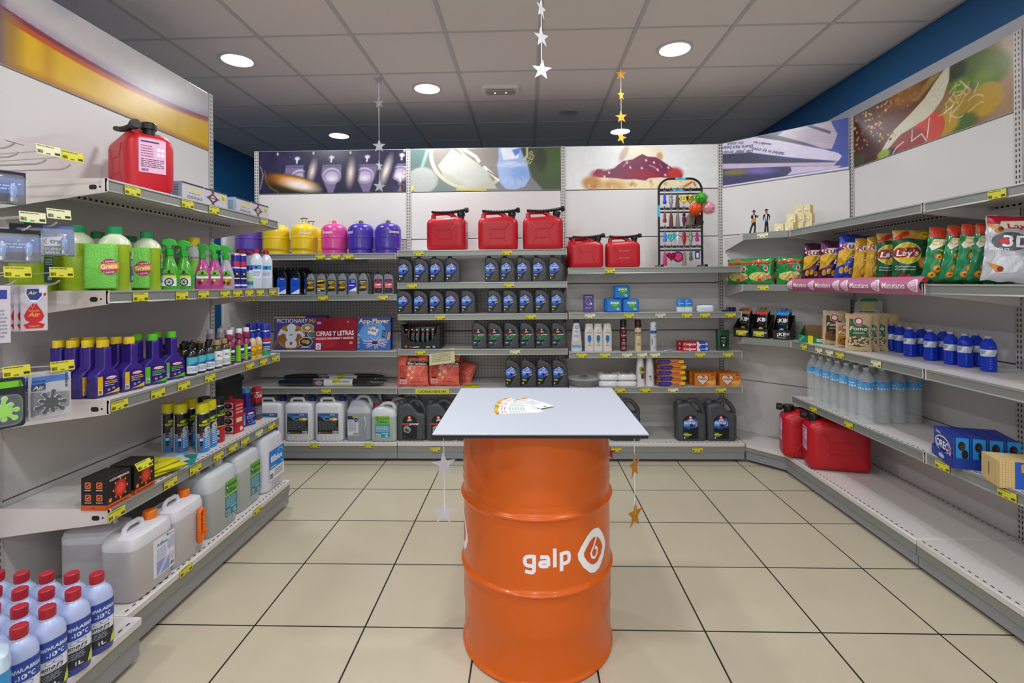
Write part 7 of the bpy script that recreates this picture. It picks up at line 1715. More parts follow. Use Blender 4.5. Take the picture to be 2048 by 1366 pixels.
for r_, lst in RINGS.items():
    for i, (kd, hx, nm) in enumerate(lst):
        zz = (.60, .455, .305, .155)[r_]+.024
        place(keyring, (kd, hx), (kx-.13+.05*i, ky-.029, kz+zz), 0, f'keyring with {nm}, {ORD[i+1]} on the {["top", "second", "third", "lowest"][r_]} bar', 'keyring', 'keyrings on the stand').scale = (1.25, 1.25, 1.25)
for u, v, hx, nm in ((1402, 397, '#3f9a2c', 'green'), (1391, 418, '#d8581c', 'orange'), (1417, 416, '#d89aa8', 'pink')):
    x_, y_, z_ = ony(u, v, 3.90); o = place(pompom, (hx,), (x_, y_, z_), 0, f'fluffy {nm} pompom charm at the right edge of the keyring stand', 'pompom charm', 'fluffy pompoms')
# ------------------------------------------------------------------ left wall
TL = PI/2
x_, y_, z_ = onx(305, 330, -1.615)
c_, s_ = math.cos(-.63), math.sin(-.63)
place(jerrycan, (.30, .33, .185, -.11, 1), (x_-.15*c_, y_-.15*s_, 1.7726), -.63, 'large red jerrycan on the top left shelf with a pink label', 'jerrycan')
for i, (u0, u1) in enumerate(((366, 456), (474, 538))):
    ya, yb = onx(u0, 400, -1.6)[1], onx(u1, 400, -1.6)[1]
    o = place(jack_box, (), (-1.665, (ya+yb)/2, 1.7726), TL, ['grey and yellow scissor jack box right behind the red jerrycan', 'grey and yellow scissor jack box at the far end of the top shelf'][i], 'box', 'scissor jack boxes')
    o.scale = (abs(yb-ya)/.46*1.0, 1, .98)
zs = 1.3576
def L2(fn, args, u, X, th, lab, cat, group, sc_=None, v=520, z=zs):
    x, y, _ = onx(u, v, X); o = place(fn, args, (x, y, z), th, lab, cat, group)
    if sc_: o.scale = sc_
    return o
for i, (u, X, sp_, lab) in enumerate(((156, -1.73, 0, 'green shampoo bottle without sponge, left of the two with sponges'), (230, -1.635, 1, 'green shampoo bottle with a sponge, the nearer of two with round stickers'), (294, -1.66, 1, 'green shampoo bottle with a sponge, the farther one beside the trigger sprays'),
                                      (196, -1.86, 0, 'green shampoo bottle at the back, behind the one without sponge'), (262, -1.87, 0, 'green shampoo bottle at the back, behind the nearer sponge bottle'), (60, -1.80, 0, 'green shampoo bottle seen behind the hanging bulb packs'), (104, -1.88, 0, 'green shampoo bottle in the back corner behind the bulb packs'))):
    L2(shampoo_bottle, (sp_,), u, X, .5 if sp_ else .3, lab, 'bottle', 'green shampoo bottles', (.86, .86, .85))
for i, (u, X, b, lb, lab) in enumerate(((339, -1.63, '#46b41e', 'wheel', 'green wheel cleaner trigger spray, left of the front two'), (368, -1.625, '#46b41e', 'wheel', 'green wheel cleaner trigger spray, right of the front two'), (290, -1.80, '#46b41e', 'wheel', 'green trigger spray in the back behind the shampoo'),
                                      (405, -1.66, '#c8489a', 'pink', 'pink trigger spray half hidden behind another pink one'), (429, -1.625, '#c8489a', 'pink', 'pink trigger spray standing in front'), (452, -1.615, '#c4b8d0', 'clear', 'pale clear trigger spray with a green head'))):
    L2(trigger_spray, (b, '#27a32c', lb), u, X, .55, lab, 'trigger spray', 'trigger sprays')
L2(spray_can, (.031, .215, (('#b8bcc0', .2), ('#c8cacc', .98), ('#c8cacc', 1)), '#d8c41c', .05, 'wax'), 387, -1.70, .6, 'tall spray can with yellow cap, in front beside the green sprays', 'spray can', 'yellow capped cans on the shampoo shelf')
L2(spray_can, (.031, .215, (('#b8bcc0', .2), ('#c8cacc', .98), ('#c8cacc', 1)), '#d8c41c', .05, 'wax'), 362, -1.84, .6, 'tall spray can with yellow cap, behind the green trigger sprays', 'spray can', 'yellow capped cans on the shampoo shelf')
for i, (u, X) in enumerate(((471, -1.612), (485, -1.61))): L2(spray_can, (.021, .185, (('#2c2c9a', .97), ('#2c2c9a', 1)), '#c8c6dc', .012, 'tube'), u, X, .6, f'slim blue tube standing upright, {("left", "right")[i]} of the pair', 'tube', 'slim blue tubes')
L2(spray_can, (.022, .1, (('#a8b4c0', .97), ('#a8b4c0', 1)), '#24308c', .035, 'clean'), 499, -1.62, .6, 'short blue capped can left of the clear red-capped bottles', 'spray can', None)
for i, (u, X) in enumerate(((512, -1.60), (532, -1.60), (480, -1.71), (497, -1.74))): L2(white_litre_bottle, (), u, X, .5, ['clear bottle with red cap, left of the front pair', 'clear bottle with red cap at the far end of the shelf', 'clear bottle with red cap behind the blue tubes', 'clear bottle with red cap behind the short blue can'][i], 'bottle', 'clear bottles with red caps', (1, 1, .98))
# purple additive bottles
z3_ = .9516
yel = [(-1.645, 1.895), (-1.70, 1.89), (-1.755, 1.885), (-1.81, 1.885), (-1.63, 2.005), (-1.685, 2.005), (-1.74, 2.0), (-1.795, 2.0), (-1.85, 2.0)]
nm = ['nearest yellow-capped purple bottle at the shelf front', 'yellow-capped purple bottle, second from the front in the near row', 'yellow-capped purple bottle, third from the front in the near row', 'yellow-capped purple bottle at the back of the near row',
      'yellow-capped purple bottle at the front of the farther row', 'yellow-capped purple bottle, second in the farther row', 'yellow-capped purple bottle, third in the farther row', 'yellow-capped purple bottle, fourth in the farther row', 'yellow-capped purple bottle at the back of the farther row']
for i, (x, y) in enumerate(yel):
    o = place(additive_bottle, ('#e3c418', 0), (x, y, z3_), 1.45, nm[i], 'additive bottle', 'yellow-capped purple bottles'); o.scale = (1.08, 1.0, .91)
for i, (x, y) in enumerate(((-1.625, 2.125), (-1.625, 2.24), (-1.69, 2.12), (-1.69, 2.235))):
    o = place(additive_bottle, ('#58b81e', 0), (x, y, z3_), 1.2, ['green-capped purple bottle, nearer of the front two', 'green-capped purple bottle, farther of the front two', 'green-capped purple bottle behind the nearer front one', 'green-capped purple bottle behind the farther front one'][i], 'additive bottle', 'green-capped purple bottles'); o.scale = (1.08, 1.0, .91)
n_ = 0
KB = [('#1b1c1c', '#101010', 'teal'), ('#1b1c1c', '#101010', 'teal'), ('#2a2a22', '#101010', 'teal'), ('#3a3826', '#9a8450', 'white'), ('#3a3826', '#9a8450', 'white')]
for r_ in range(3):
    for i in range(5):
        body, cp, lb = KB[i] if r_ == 0 else (('#2c2b24', ['#101010', '#9a8450', '#101010', '#101010', '#9a8450'][(i+r_) % 5], 'dark'))
        o = place(small_bottle, (body, cp, lb, .145, .0275, 'short'), (-1.60-.068*r_, 2.335+.066*i-.02*r_, z3_), 1.1, f'small dark additive bottle, {ORD[i+1]} from the near end in the {["front", "middle", "back"][r_]} row', 'small bottle', 'small dark additive bottles')
for i, (u, X) in enumerate(((459, -1.60), (478, -1.60), (492, -1.60), (421, -1.73), (441, -1.72), (463, -1.70), (446, -1.79))):
    x, y, _ = onx(u, 700, X)
    place(small_bottle, ('#8a2c50' if i < 3 else '#b8a8b8', '#dcdce0', 'green', .19, .0255, 'long'), (x, y, z3_), 1.0, ['pink treatment bottle with white cap, nearest of the front three', 'pink treatment bottle with white cap, middle of the front three', 'pink treatment bottle with white cap, farthest of the front three',
          'treatment bottle with white cap, leftmost in the back row', 'treatment bottle with white cap, second in the back row', 'treatment bottle with white cap, third in the back row', 'treatment bottle with white cap, hindmost by the wall'][i], 'small bottle', 'white-capped treatment bottles')
for i, (u, X) in enumerate(((501, -1.585), (513, -1.585))):
    x, y, _ = onx(u, 700, X); place(small_bottle, ('#c8b89a', '#2a36a8', 'yellow', .15, .02, 'short'), (x, y+.02, z3_), 1.0, f'small yellow-labelled bottle with blue cap, {("nearer", "farther")[i]} of two', 'small bottle', 'yellow-labelled bottles')
for i, (u, X) in enumerate(((527, -1.60), (499, -1.70), (514, -1.70))):
    x, y, _ = onx(u, 690, X); place(spray_can, (.03, .145, (('#1f3aa8', .97), ('#1f3aa8', 1)), '#2433a8', .045, 'blue'), (x, y+.02, z3_), .8, ['blue spray can at the far front end of the shelf', 'blue spray can behind the yellow-labelled bottles', 'blue spray can at the back beside the far one'][i], 'spray can', 'blue spray cans')
# spray cans shelf
z4 = .5496
place(emergency_box, (), (-1.602, 1.858, z4), TL, 'black and orange emergency light box, nearer of the two', 'box', 'emergency light boxes').scale = (.8, .9, .95)
place(emergency_box, (), (-1.607, 1.99, z4), TL+.04, 'black and orange emergency light box, farther one with price tag on it', 'box', 'emergency light boxes').scale = (.8, .9, .95)
o = tag_mesh(.078, .034, True).build('price_tag', smooth=0); o.location = (-1.548, 1.975, z4+.108); o.rotation_euler = (-.5, 0, TL); tag(o, 'loose yellow price tag leaning on the farther emergency light box', 'price tag')
for i, (x, y, dz, a_, hx) in enumerate(((-1.665, 2.30, 0, .5, '#1d7f6e'), (-1.70, 2.27, .013, .9, '#b8c4c8'), (-1.65, 2.14, .014, 1.3, '#d0c818'), (-1.64, 2.16, .027, 1.1, '#d8d020'), (-1.66, 2.15, .040, 1.45, '#ccc414'))):
    place(vest_packet, (hx, i), (x, y, z4+dz), a_, ['green folded plastic packet at the bottom of the vest pile', 'clear plastic packet lying on the green one', 'yellow folded vest packet at the bottom of the yellow pile', 'yellow folded vest packet in the middle of the yellow pile', 'yellow folded vest packet on top of the pile'][i], 'packet', 'folded safety vest packets').scale = (.72, .85, .8)
TY = (.0315, .190, (('#2a86d0', .38), ('#8c9098', .5), ('#17181c', .98), ('#17181c', 1)), '#d9cf18', .05, 'tyre')
for i, (u, v) in enumerate(((337, 904), (361, 905), (381, 892), (405, 905), (420, 895))):
    x, y, _ = onz(u, v, .549); place(spray_can, TY, (x-.012, y+.02, z4), .9, ['yellow-capped tyre spray can, leftmost at the back left', 'yellow-capped tyre spray can, second from the left', 'yellow-capped tyre spray can standing furthest back in the middle', 'yellow-capped tyre spray can, nearest of the right pair', 'yellow-capped tyre spray can beside the black and red can'][i], 'spray can', 'yellow-capped tyre spray cans')
for i, (x, y) in enumerate(((-1.645, 2.615), (-1.73, 2.63))):
    place(spray_can, (.0315, .19, (('#b01c24', .46), ('#16161a', .98), ('#16161a', 1)), '#16161a', .045, 'redcan'), (x, y, z4), .9, ['black and red spray can with black cap, in front', 'black-capped spray can half hidden behind the front black one'][i], 'spray can', 'black and red spray cans')
def red_card_box():
    fr = [('r', 0, 0, .07, .18, '#b01c28')] + [('t', .035, .15-.02*i, .014, tx_, '#f0d8d8', {'w': .05}) for i, tx_ in enumerate(('PARKING', 'SENSOR', 'SYSTEM'))] + [('e', .05, .02, .012, .013, '#dccaca'), ('r', .012, .06, .056, .085, '#c8c8a8')]
    sd = [('r', 0, 0, .075, .18, '#b01c28')]
    for i in range(4): sd += [('p', rrect(.008, .008+.043*i, .067, .045+.043*i, .006), '#dcb8b8'), ('e', .036, .026+.043*i, .024, .015, '#26181a'), ('e', .034, .028+.043*i, .012, .008, '#7a6a6c')]
    t = carton('red_box', .07, .075, .18, tuple(fr), '#b01c28', tuple(sd))
    MB().slab([(-.03, .18), (.0, .18), (-.005, .205), (-.028, .212)], .002, .0003, mat('#b01c28', .4), steps=1).build('hanging_tab', t, smooth=0); return t
x, y, _ = onz(470, 868, .549); place(red_card_box, (), (x-.03, y+.035, z4), TL-.15, 'upright red carton with four small pictures', 'box')
x, y, _ = onz(491, 855, .549); o = place(additive_bottle, ('#3a96e0', 1), (x-.02, y+.045, z4), 1.1, 'purple bottle with a light blue cap beside the red carton', 'additive bottle'); o.scale = (1.05, 1, .92)
x, y, _ = onz(512, 841, .549); place(spray_can, (.0285, .165, (('#b01c24', .05), ('#4a4a50', .62), ('#b01c24', .98), ('#b01c24', 1)), '#b8202a', .035, 'cx'), (x-.01, y+.03, z4), .8, 'red and grey penetrating oil can with red cap', 'spray can')
# canisters on the left base
zb_ = .1656
for kd, ya, yb, X, lab in (('blue', 1.87, 2.075, -1.50, 'white canister with orange cap and pale blue-printed label'), ('hose', 2.09, 2.29, -1.505, 'white canister with orange cap and orange filling hose'), ('starclean', 2.335, 2.585, -1.515, 'large translucent canister with green and blue label, nearer of two'), ('starclean', 2.60, 2.83, -1.53, 'large translucent canister with green and blue label, farther of two'), ('fillblue', 2.86, 3.07, -1.515, 'white canister with dark blue cap and bright blue label')):
    dd = {'blue': .148, 'hose': .148, 'starclean': .18, 'fillblue': .193}[kd]
    place(additive_canister, (kd,), (X-dd/2, (ya+yb)/2, zb_), TL, lab, 'canister', 'canisters on the left base shelf')
o = place(additive_canister, ('hose',), (-1.75, 1.99, zb_), PI+.1, 'white canister with orange cap standing behind, with black barcode tape', 'canister', 'canisters on the left base shelf')
# washer bottles
k_ = 0
for j, (y, n_) in enumerate(((1.636, 5), (1.548, 4), (1.463, 3), (1.379, 2))):
    for i in range(n_):
        x = -1.447-.0865*i
        o = place(washer_bottle, (), (x, y, zb_), 1.12+.06*((i*3+j) % 3), f'blue screenwash bottle with red cap, {ORD[i+1]} from the aisle in the {["farthest", "second farthest", "third", "nearest"][j]} row', 'washer bottle', 'blue screenwash bottles')
def blue_jug():
    t = empty('canister')
    MB().rings([(0, .07, .05), (.008, .075, .055), (.2, .075, .055)], mat('#2f8fd0', .3, coat=.2), e=4, n=32).build('filled_part', t, smooth=.7)
    MB().rings([(.2, .075, .055), (.235, .07, .05), (.26, .04, .035, 2.5), (.27, .02, .02, 2)], mat('#c0d4e4', .3), e=4, n=32).build('canister_shoulder', t, smooth=.7)
    label_part(t, [('r', -.06, .03, .065, .13, '#4fa03a'), ('r', -.06, .03, .065, .06, '#2c7a8c'), ('t', .0, .1, .018, 'STARCLEAN', '#14301c', {'w': .1, 'bold': .03}), ('t', .01, .07, .018, 'Limpia', '#e8f0e8', {'w': .05})], Ffront(-.0552)); return t
x, y, _ = onz(15, 1366, .165); place(blue_jug, (), (-1.455, 1.262, zb_), .8, 'light blue jug with green label in the bottom left corner', 'canister')
# ------------------------------------------------------------------ hooks and hanging packs on the near left bay
wm = mat('#bdb3b0', .35, metal=.3)
def hook(lab, Y, Z, Xt, tagc=None, tY=0.0, tbar=False, twist=0, bag_=None, drop=.0, big=False):
    t = empty('display_hook', (LX+.001, Y, Z)); tag(t, lab, 'hook', 'display hooks'); L = Xt-LX
    MB().tube([(0, 0, 0), (L*.5, 0, 0), (L-.035, 0, .002), (L-.012, 0, .009), (L, 0, .018)], .0035, wm, 8).build('hook_arm', t)
    MB().box((.0, -.02, -.02), (.004, .02, .03), wm, .001).build('hook_plate', t)
    if tagc is not None:
        MB().tube([(0, 0, .028), (L-.02, 0, .045), (L+.005, 0, .048)], .0022, wm, 6).build('tag_arm', t)
        o = tag_mesh(.068, .034, tagc).build('price_tag', t, smooth=0); o.location = (L+.008, tY, .046); o.rotation_euler = (-.15, 0, PI/2-.35+twist)
    if tbar: MB().tube([(L, -.03, .018), (L, .03, .018)], .003, wm, 6).build('cross_bar', t)
    return t
def hk(lab, u, v, Xt, **k):
    x, y, z = onx(u, v, Xt); return hook(lab, y, z-.018, Xt, **k)
hk('empty hook with yellow tag, rightmost of the top row', 140, 329, -1.60, tagc=True, twist=.1)
hk('empty hook with cream tag, left of the yellow-tagged top hook', 92, 318, -1.61, tagc=C_, twist=.05)
hk('empty hook without tag, third from the right in the top row', 37, 303, -1.62)
hk('empty hook with short cross bar, highest of the hooks', 29, 285, -1.66, tbar=True)
hk('hook with cream tag over the nearer bulb pack', 60, 452, -1.60, tagc=C_, twist=.0)
hk('hook with cream tag over the farther bulb pack', 113, 445, -1.60, tagc=C_, twist=.0)
hk('hook with yellow tag holding the white air freshener packs', 30, 562, -1.61, tagc=True)
hk('hook with yellow tag holding the red air freshener packs', 118, 561, -1.60, tagc=True)
hk('hook with yellow tag holding the green splat packs', 28, 760, -1.62, tagc=True)
hk('hook with yellow tag holding the black splat packs', 120, 748, -1.60, tagc=True)
def hang_pack(kind):
    """flat pack hanging from its top centre; printed side is local -y"""
    t = empty('hanging_pack')
    clear = mat('#dfe4ea', .08, alpha=.12, coat=.6)
    if kind in ('tree', 'plain'):
        W, H = .075, .175
        MB().box((-W/2, -.002, -H), (W/2, .002, 0), mat('#c4bcc4', .3, coat=.4), .001).build('card', t)
        if kind == 'tree':
            sh = [('p', [(-.022, -.012), (.026, -.012), (.026, -.04), (.012, -.062), (.0, -.066), (-.014, -.06), (-.024, -.036)], '#dfe2ec'), ('p', [(-.02, -.014), (.022, -.014), (.022, -.04), (.01, -.058), (-.012, -.056), (-.021, -.034)], '#2c3c8c'), ('t', -.004, -.036, .018, 'Air', '#e8d83a', {'bold': .04, 'w': .026, 'shear': .2}), ('r', .014, -.008, .034, -.03, '#d8d4dc'), ('e', .03, -.036, .004, .006, '#c02030'),
                  ('p', [(-.004, -.07), (.006, -.07), (.022, -.1), (.028, -.12), (.02, -.138), (.01, -.142), (.03, -.15), (.024, -.165), (-.022, -.165), (-.03, -.15), (-.012, -.142), (-.024, -.132), (-.028, -.115), (-.02, -.095)], '#c01c2c'), ('s', [(-.012, -.068), (-.004, -.09), (.004, -.068)], .0012, '#c8c4cc'), ('t', 0, -.12, .022, 'Air', '#e8a83a', {'bold': .03, 'w': .034, 'shear': .2}), ('t', 0, -.102, .01, 'POWER', '#e8a83a', {'w': .03}), ('t', 0, -.16, .009, 'ENERGY', '#e8a83a', {'w': .03})]
        else: sh = [('r', -.03, -.04, .03, -.012, '#2c3c8c'), ('l', -.03, -.16, .06, .09, 8, '#8c8a98')]
        label_part(t, sh, Ffront(-.002), 'print')
    elif kind in ('splat', 'green_splat'):
        W, H = .11, .155; g = kind == 'green_splat'
        MB().slab(rrect(-W/2, -H, W/2, 0, .01), .002, .0005, mat('#b8b8bc' if not g else '#22282a', .3), steps=1).build('card', t)
        sh = [('p', [(-.045, -.01), (.045, -.01), (.05, -.03), (.0, -.03), (-.048, -.04)], '#4a7ac0' if not g else '#6ab82c'), ('t', -.028, -.03, .01, 'POWER', '#1c2c6a', {'w': .034, 'bold': .03}), ('p', rrect(-.048, -.056, -.012, -.034, .003), '#24408c'), ('t', -.03, -.052, .018, 'Air', '#e8d83a', {'bold': .04, 'w': .03, 'shear': .2}), ('p', [(-.05, -.06), (.05, -.07), (.05, -.12), (-.05, -.14)], '#77777c' if not g else '#2c3a30'), ('t', .046, -.03, .01, 'AIR FRESHENER', '#3a3a40', {'rot': PI/2, 'w': .05, 'bold': .02})]
        R = random.Random(4); ink = '#16161a' if not g else '#8cd82c'
        for rr, cc in ((1.25, '#dcdce0'), (1, ink)):
            for k in range(9):
                a_ = 2*PI*k/9; L = (.034, .026, .038)[k % 3]; w_ = .009*rr
                sh.append(('s', [(.0, -.1), (L*math.cos(a_), -.1+L*math.sin(a_))], w_*1.0, cc)); sh.append(('e', L*math.cos(a_), -.1+L*math.sin(a_), w_*.72, w_*.72, cc))
            sh.append(('e', 0, -.1, .02*rr, .018*rr, cc))
        label_part(t, sh, Ffront(-.0012), 'print')
        MB().slab(rrect(-W/2+.008, -H+.008, W/2-.008, -.05, .02), .018, .006, clear, steps=2, y=-.009).build('blister', t)
    else:      # headlamp bulb clamshell
        W, H = .13, .095
        MB().box((-W/2, .018, -H), (W/2, .02, .012), mat('#22242c', .3), .001).build('card', t)
        if kind == 'xtra': sh = [('r', -.065, -.09, -.02, -.01, '#3a3c50'), ('p', [(-.062, -.04), (-.02, -.03), (-.02, -.06), (-.062, -.07)], '#8c94a8'), ('r', -.018, -.09, .064, .01, '#5a6aa0'), ('p', [(-.03, -.035), (.04, -.025), (.038, -.058), (-.03, -.064)], '#e2e0e6'), ('t', -.016, -.055, .026, 'X', '#b8203a', {'bold': .05, 'w': .018}), ('t', .014, -.052, .022, 'tra', '#22242c', {'bold': .04, 'w': .03, 'shear': .2}), ('t', .01, -.076, .012, 'SUPER', '#d8d83a', {'bold': .04, 'w': .05}), ('t', .016, -.088, .011, 'WHITE', '#e8e8e0', {'bold': .04, 'w': .06})]
        else: sh = [('r', -.06, -.06, .06, -.01, '#3a5aa0'), ('r', -.06, -.09, .06, -.062, '#2a2a30'), ('l', -.05, -.05, .1, .02, 2, '#a8c0e8')]
        label_part(t, sh, Ffront(.018), 'print')
        MB().rings([(-H, W*.46, .022), (-H+.01, W*.5, .026), (-.03, W*.5, .026), (-.005, W*.4, .018)], clear, e=5, n=28, cy=-.008).build('clamshell', t)
        for sx in (-1, 1):
            MB().lathe([(.006, -.075), (.009, -.06), (.009, -.04), (.004, -.03)], mat('#8fa8d8', .1, metal=.3, coat=.6), cx=sx*.03, cy=-.008, n=14).build('bulb', t); MB().lathe([(.011, -.088), (.011, -.076)], mat('#b0b2b8', .25, metal=.9), cx=sx*.03, cy=-.008, n=14).build('bulb_base', t)
    return t
def hp(kind, u, v, X, th, lab, n=1, dx=.012, cat='hanging pack', group=None, sc_=1):
    for i in range(n):
        x, y, z = onx(u, v, X)
        o = place(hang_pack, (kind,), (x-dx*i, y, z), th, lab if i == 0 else f'{lab.split(",")[0]}, {ORD[i+1]} from the front of its hook', cat, group or lab.split(',')[0]+'s'); o.scale = (sc_,)*3
hp('tree', 68, 570, -1.615, .75, 'red air freshener pack, frontmost on its hook', 7, .022, sc_=.86)
hp('plain', -14, 572, -1.62, .75, 'white air freshener pack, at the left edge of the photo', 2, .018)
hp('splat', 100, 745, -1.61, 1.05, 'black splat air freshener pack, frontmost', 4, .021)
hp('green_splat', 2, 758, -1.62, 1.05, 'green splat air freshener pack, frontmost at the left edge', 2, .022)
hp('xtra', 103, 455, -1.61, 1.0, 'bulb pack with red and white badge, frontmost', 2, .05)
hp('plainbulb', 30, 465, -1.62, 1.0, 'clear bulb pack, frontmost below the cream tag', 2, .05)
hp('plainbulb', -2, 345, -1.64, 1.0, 'clear bulb pack, topmost at the left edge', 1, .05)
# ------------------------------------------------------------------ corner and right wall
def CW(x, d): return (BX[3]+x*.70711-d*.70711, BY-x*.70711-d*.70711)
def corner(fn, args, u, d, z, lab, cat, group=None, dth=0, v=560):
    r = ray(u, v); k = r[0]/r[1]        # solve for the place along the corner shelf seen at column u
    ox, oy = BX[3]-d*.70711, BY-d*.70711
    x = (k*oy-ox)/(.70711*(1+k))
    X, Yq = CW(x, d); return place(fn, args, (X, Yq, z), -PI/4+dth, lab, cat, group)
for i, (u, d, s_, lab) in enumerate(((1480, .22, 1, 'green snack bag, leftmost, partly behind the shelf end'), (1521, .24, 2, 'green snack bag, middle, fully visible with worm-shaped puffs'), (1583, .235, 3, 'green snack bag, rightmost beside the pink strip'), (1552, .15, 4, 'green snack bag standing behind between two others'))):
    o = corner(chips, ('gusanitos', .2, .2, s_), u, d, 1.3526, lab, 'snack bag', 'green snack bags', .1*(i-1)); 
for i, u in enumerate((1491, 1526, 1568)):
    o = corner(ike_display, (), u, .215, .9506, ['black cardboard display box of snacks, left of three', 'black cardboard display box of snacks, middle of three', 'black cardboard display box of snacks, right of three'][i], 'display box', 'black display boxes', .06*i, 650)
    for k in range(3):
        c3 = [['olive', 'red', 'olive'], ['red', 'olive', 'olive'], ['blue', 'blue', 'blue']][i][k]
        p = corner(snack_pouch, (c3,), u+(k-1)*2, .245-.034*k, .9546+.010*k, f'black snack pouch with {c3} top, {ORD[k+1]} from the front in the {["left", "middle", "right"][i]} box', 'snack pouch', 'black snack pouches', .1*(k-1)+.05*i, 650)
        p.scale = (.9, .6, 1.22)
        if i < 2 and k == 0:
            tg_ = tag_mesh(.075, .034, True).build('price_tag', smooth=0); q = corner_pos = o.matrix_basis
            X, Yq = o.location.x-.085*.70711*1.0, o.location.y-.085*.70711; tg_.location = (X, Yq, .985); tg_.rotation_euler = (0, .03, -PI/4); tag(tg_, f'yellow price tag on the front of the {["left", "middle"][i]} black display box', 'price tag', 'tags on the display boxes')
# figurines
def figurine(guitar):
    t = empty('figurine'); bk = mat('#131318', .5); sk = mat('#a87455', .6)
    k = 1.0; lean = .02 if guitar else 0
    mb = MB(); mb.lathe([(.018, 0), (.018, .003)], mat('#2a2a2a', .5), n=16); mb.build('stand', t)
    mb = MB(); mb.tube([(-.010-lean, -.002, .004), (-.008-lean*.6, 0, .045), (-.003, 0, .09)], [.007, .0062, .0085], bk, 10); mb.tube([(.008-lean*.3, 0, .004), (.007, 0, .045), (.003, 0, .09)], [.007, .0062, .0085], bk, 10); mb.build('trousers', t)
    MB().rings([(.086, .011, .008), (.097, .010, .0075), (.115, .012, .008), (.135, .0165, .009), (.142, .015, .0075), (.147, .006, .005)], bk, e=2.3, n=18).build('jacket', t)
    if not guitar: MB().rings([(.086, .0118, .009), (.096, .0108, .0083)], mat('#2a78c8', .5), e=2.3, n=18).build('sash', t)
    MB().slab([(-.004, .1), (.004, .1), (.005, .142), (-.005, .142)], .004, .001, mat('#d8d6d8', .5), steps=1, y=-.008).build('shirt_front', t)
    mb = MB().rings([(.145, .0045, .0045), (.150, .0045, .0045), (.153, .0065, .007), (.160, .0078, .0085), (.168, .0078, .0085), (.174, .005, .006)], sk, e=2.1, n=18)
    mb.rings([(.158, .0014, .002), (.163, .0012, .0015)], sk, e=2, n=8, cy=-.009); mb.build('head', t)
    MB().lathe([(.0165, .1715), (.0165, .173), (.0085, .1735), (.008, .180), (.0, .181)], bk, n=20).build('hat', t)
    mb = MB()
    if guitar:
        mb.tube([(-.015, 0, .139), (-.02, -.008, .122), (-.006, -.017, .112)], [.005, .0042, .0032], bk, 8); mb.tube([(.015, 0, .139), (.022, -.008, .125), (.026, -.016, .134)], [.005, .0042, .0032], bk, 8)
    else:
        mb.tube([(-.015, 0, .139), (-.021, -.001, .12), (-.021, -.006, .101)], [.005, .0042, .0034], bk, 8); mb.tube([(.015, 0, .139), (.023, 0, .12), (.019, -.004, .1)], [.005, .0042, .0034], bk, 8)
    mb.build('sleeves', t)
    for p in (((-.004, -.019, .111), (.027, -.018, .136)) if guitar else ((-.021, -.007, .097), (.018, -.005, .096))):
        MB().tube([(p[0], p[1]+.002, p[2]+.002), p, (p[0], p[1]-.002, p[2]-.005)], [.0028, .0032, .0018], sk, 8).build('hand', t)
    if guitar:
        g = mat('#c8842c', .35)
        gp = []
        for a_ in range(22):
            q = 2*PI*a_/22; rr = .0155*(1-.22*abs(math.sin(q))**6) if math.cos(q) < .2 else .0155-.003
            gp.append((rr*1.3*math.cos(q), rr*math.sin(q)))
        co, si = math.cos(.85), math.sin(.85)
        MB().slab([(-.006+a*co-b*si, .1+a*si+b*co) for a, b in gp], .007, .0015, g, steps=1, y=-.016).build('guitar_body', t)
        MB().tube([(.004, -.019, .113), (.032, -.018, .144)], .0018, mat('#3a2010', .4), 6).build('guitar_neck', t)
    return t
corner(figurine, (1,), 1508, .24, 1.7386, 'small figurine in black leaning back and playing a guitar', 'figurine', 'two small figurines', .5, 440)
corner(figurine, (0,), 1533, .235, 1.7386, 'small figurine in black with hat, white shirt and blue sash', 'figurine', 'two small figurines', .1, 440)
gb = [(1560, .2, 0, .1), (1583, .22, 0, -.2), (1600, .17, 0, 0), (1616, .15, 0, .1), (1586, .19, .063, -.1), (1601, .165, .063, .1), (1617, .145, .063, 0), (1597, .16, .126, .3), (1614, .145, .126, 0)]
gl_ = ['patterned cream gift box, leftmost of the pile, on the shelf', 'patterned cream gift box, second on the bottom layer', 'patterned cream gift box, third on the bottom layer', 'patterned cream gift box, right end of the bottom layer', 'patterned cream gift box, left on the middle layer', 'patterned cream gift box, centre of the middle layer', 'patterned cream gift box, right on the middle layer', 'patterned cream gift box, left on the top layer', 'patterned cream gift box, right on the top layer']
for (u, d, dz, a_), lab in zip(gb, gl_): corner(small_gift_box, (), u, d, 1.7386+dz, lab, 'gift box', 'patterned gift boxes', a_, 440)
# crisps along the right wall
def RW(u, X, v=520): return onx(u, v, X)
CH = [('ham', 1634, 1.985, 'purple ham crisp packet, left one beside the green bags'), ('ham', 1669, 1.98, 'purple ham crisp packet, right one beside the blue packet'), ('original', 1702, 1.97, 'blue crisp packet between purple and yellow ones'), ('queso', 1734, 1.99, 'yellow cheese crisp packet, left of two'), ('queso', 1759, 2.0, 'yellow cheese crisp packet, right of two'),
      ('lays', 1788, 2.0, 'green crisp packet with yellow oval, left of two'), ('lays', 1822, 1.975, 'green crisp packet with yellow oval, right one with price badge'), ('cheetos', 1883, 1.955, 'green and red puffs bag, foremost and fully visible'), ('cheetos', 1920, 1.99, 'green and red puffs bag, second from the left'), ('cheetos', 1950, 2.0, 'green and red puffs bag, third from the left'),
      ('cheetos', 1979, 2.03, 'green and red puffs bag, last one next to the silver bag'), ('bugles', 2022, 1.965, 'silver and red corn snack bag at the right edge')]
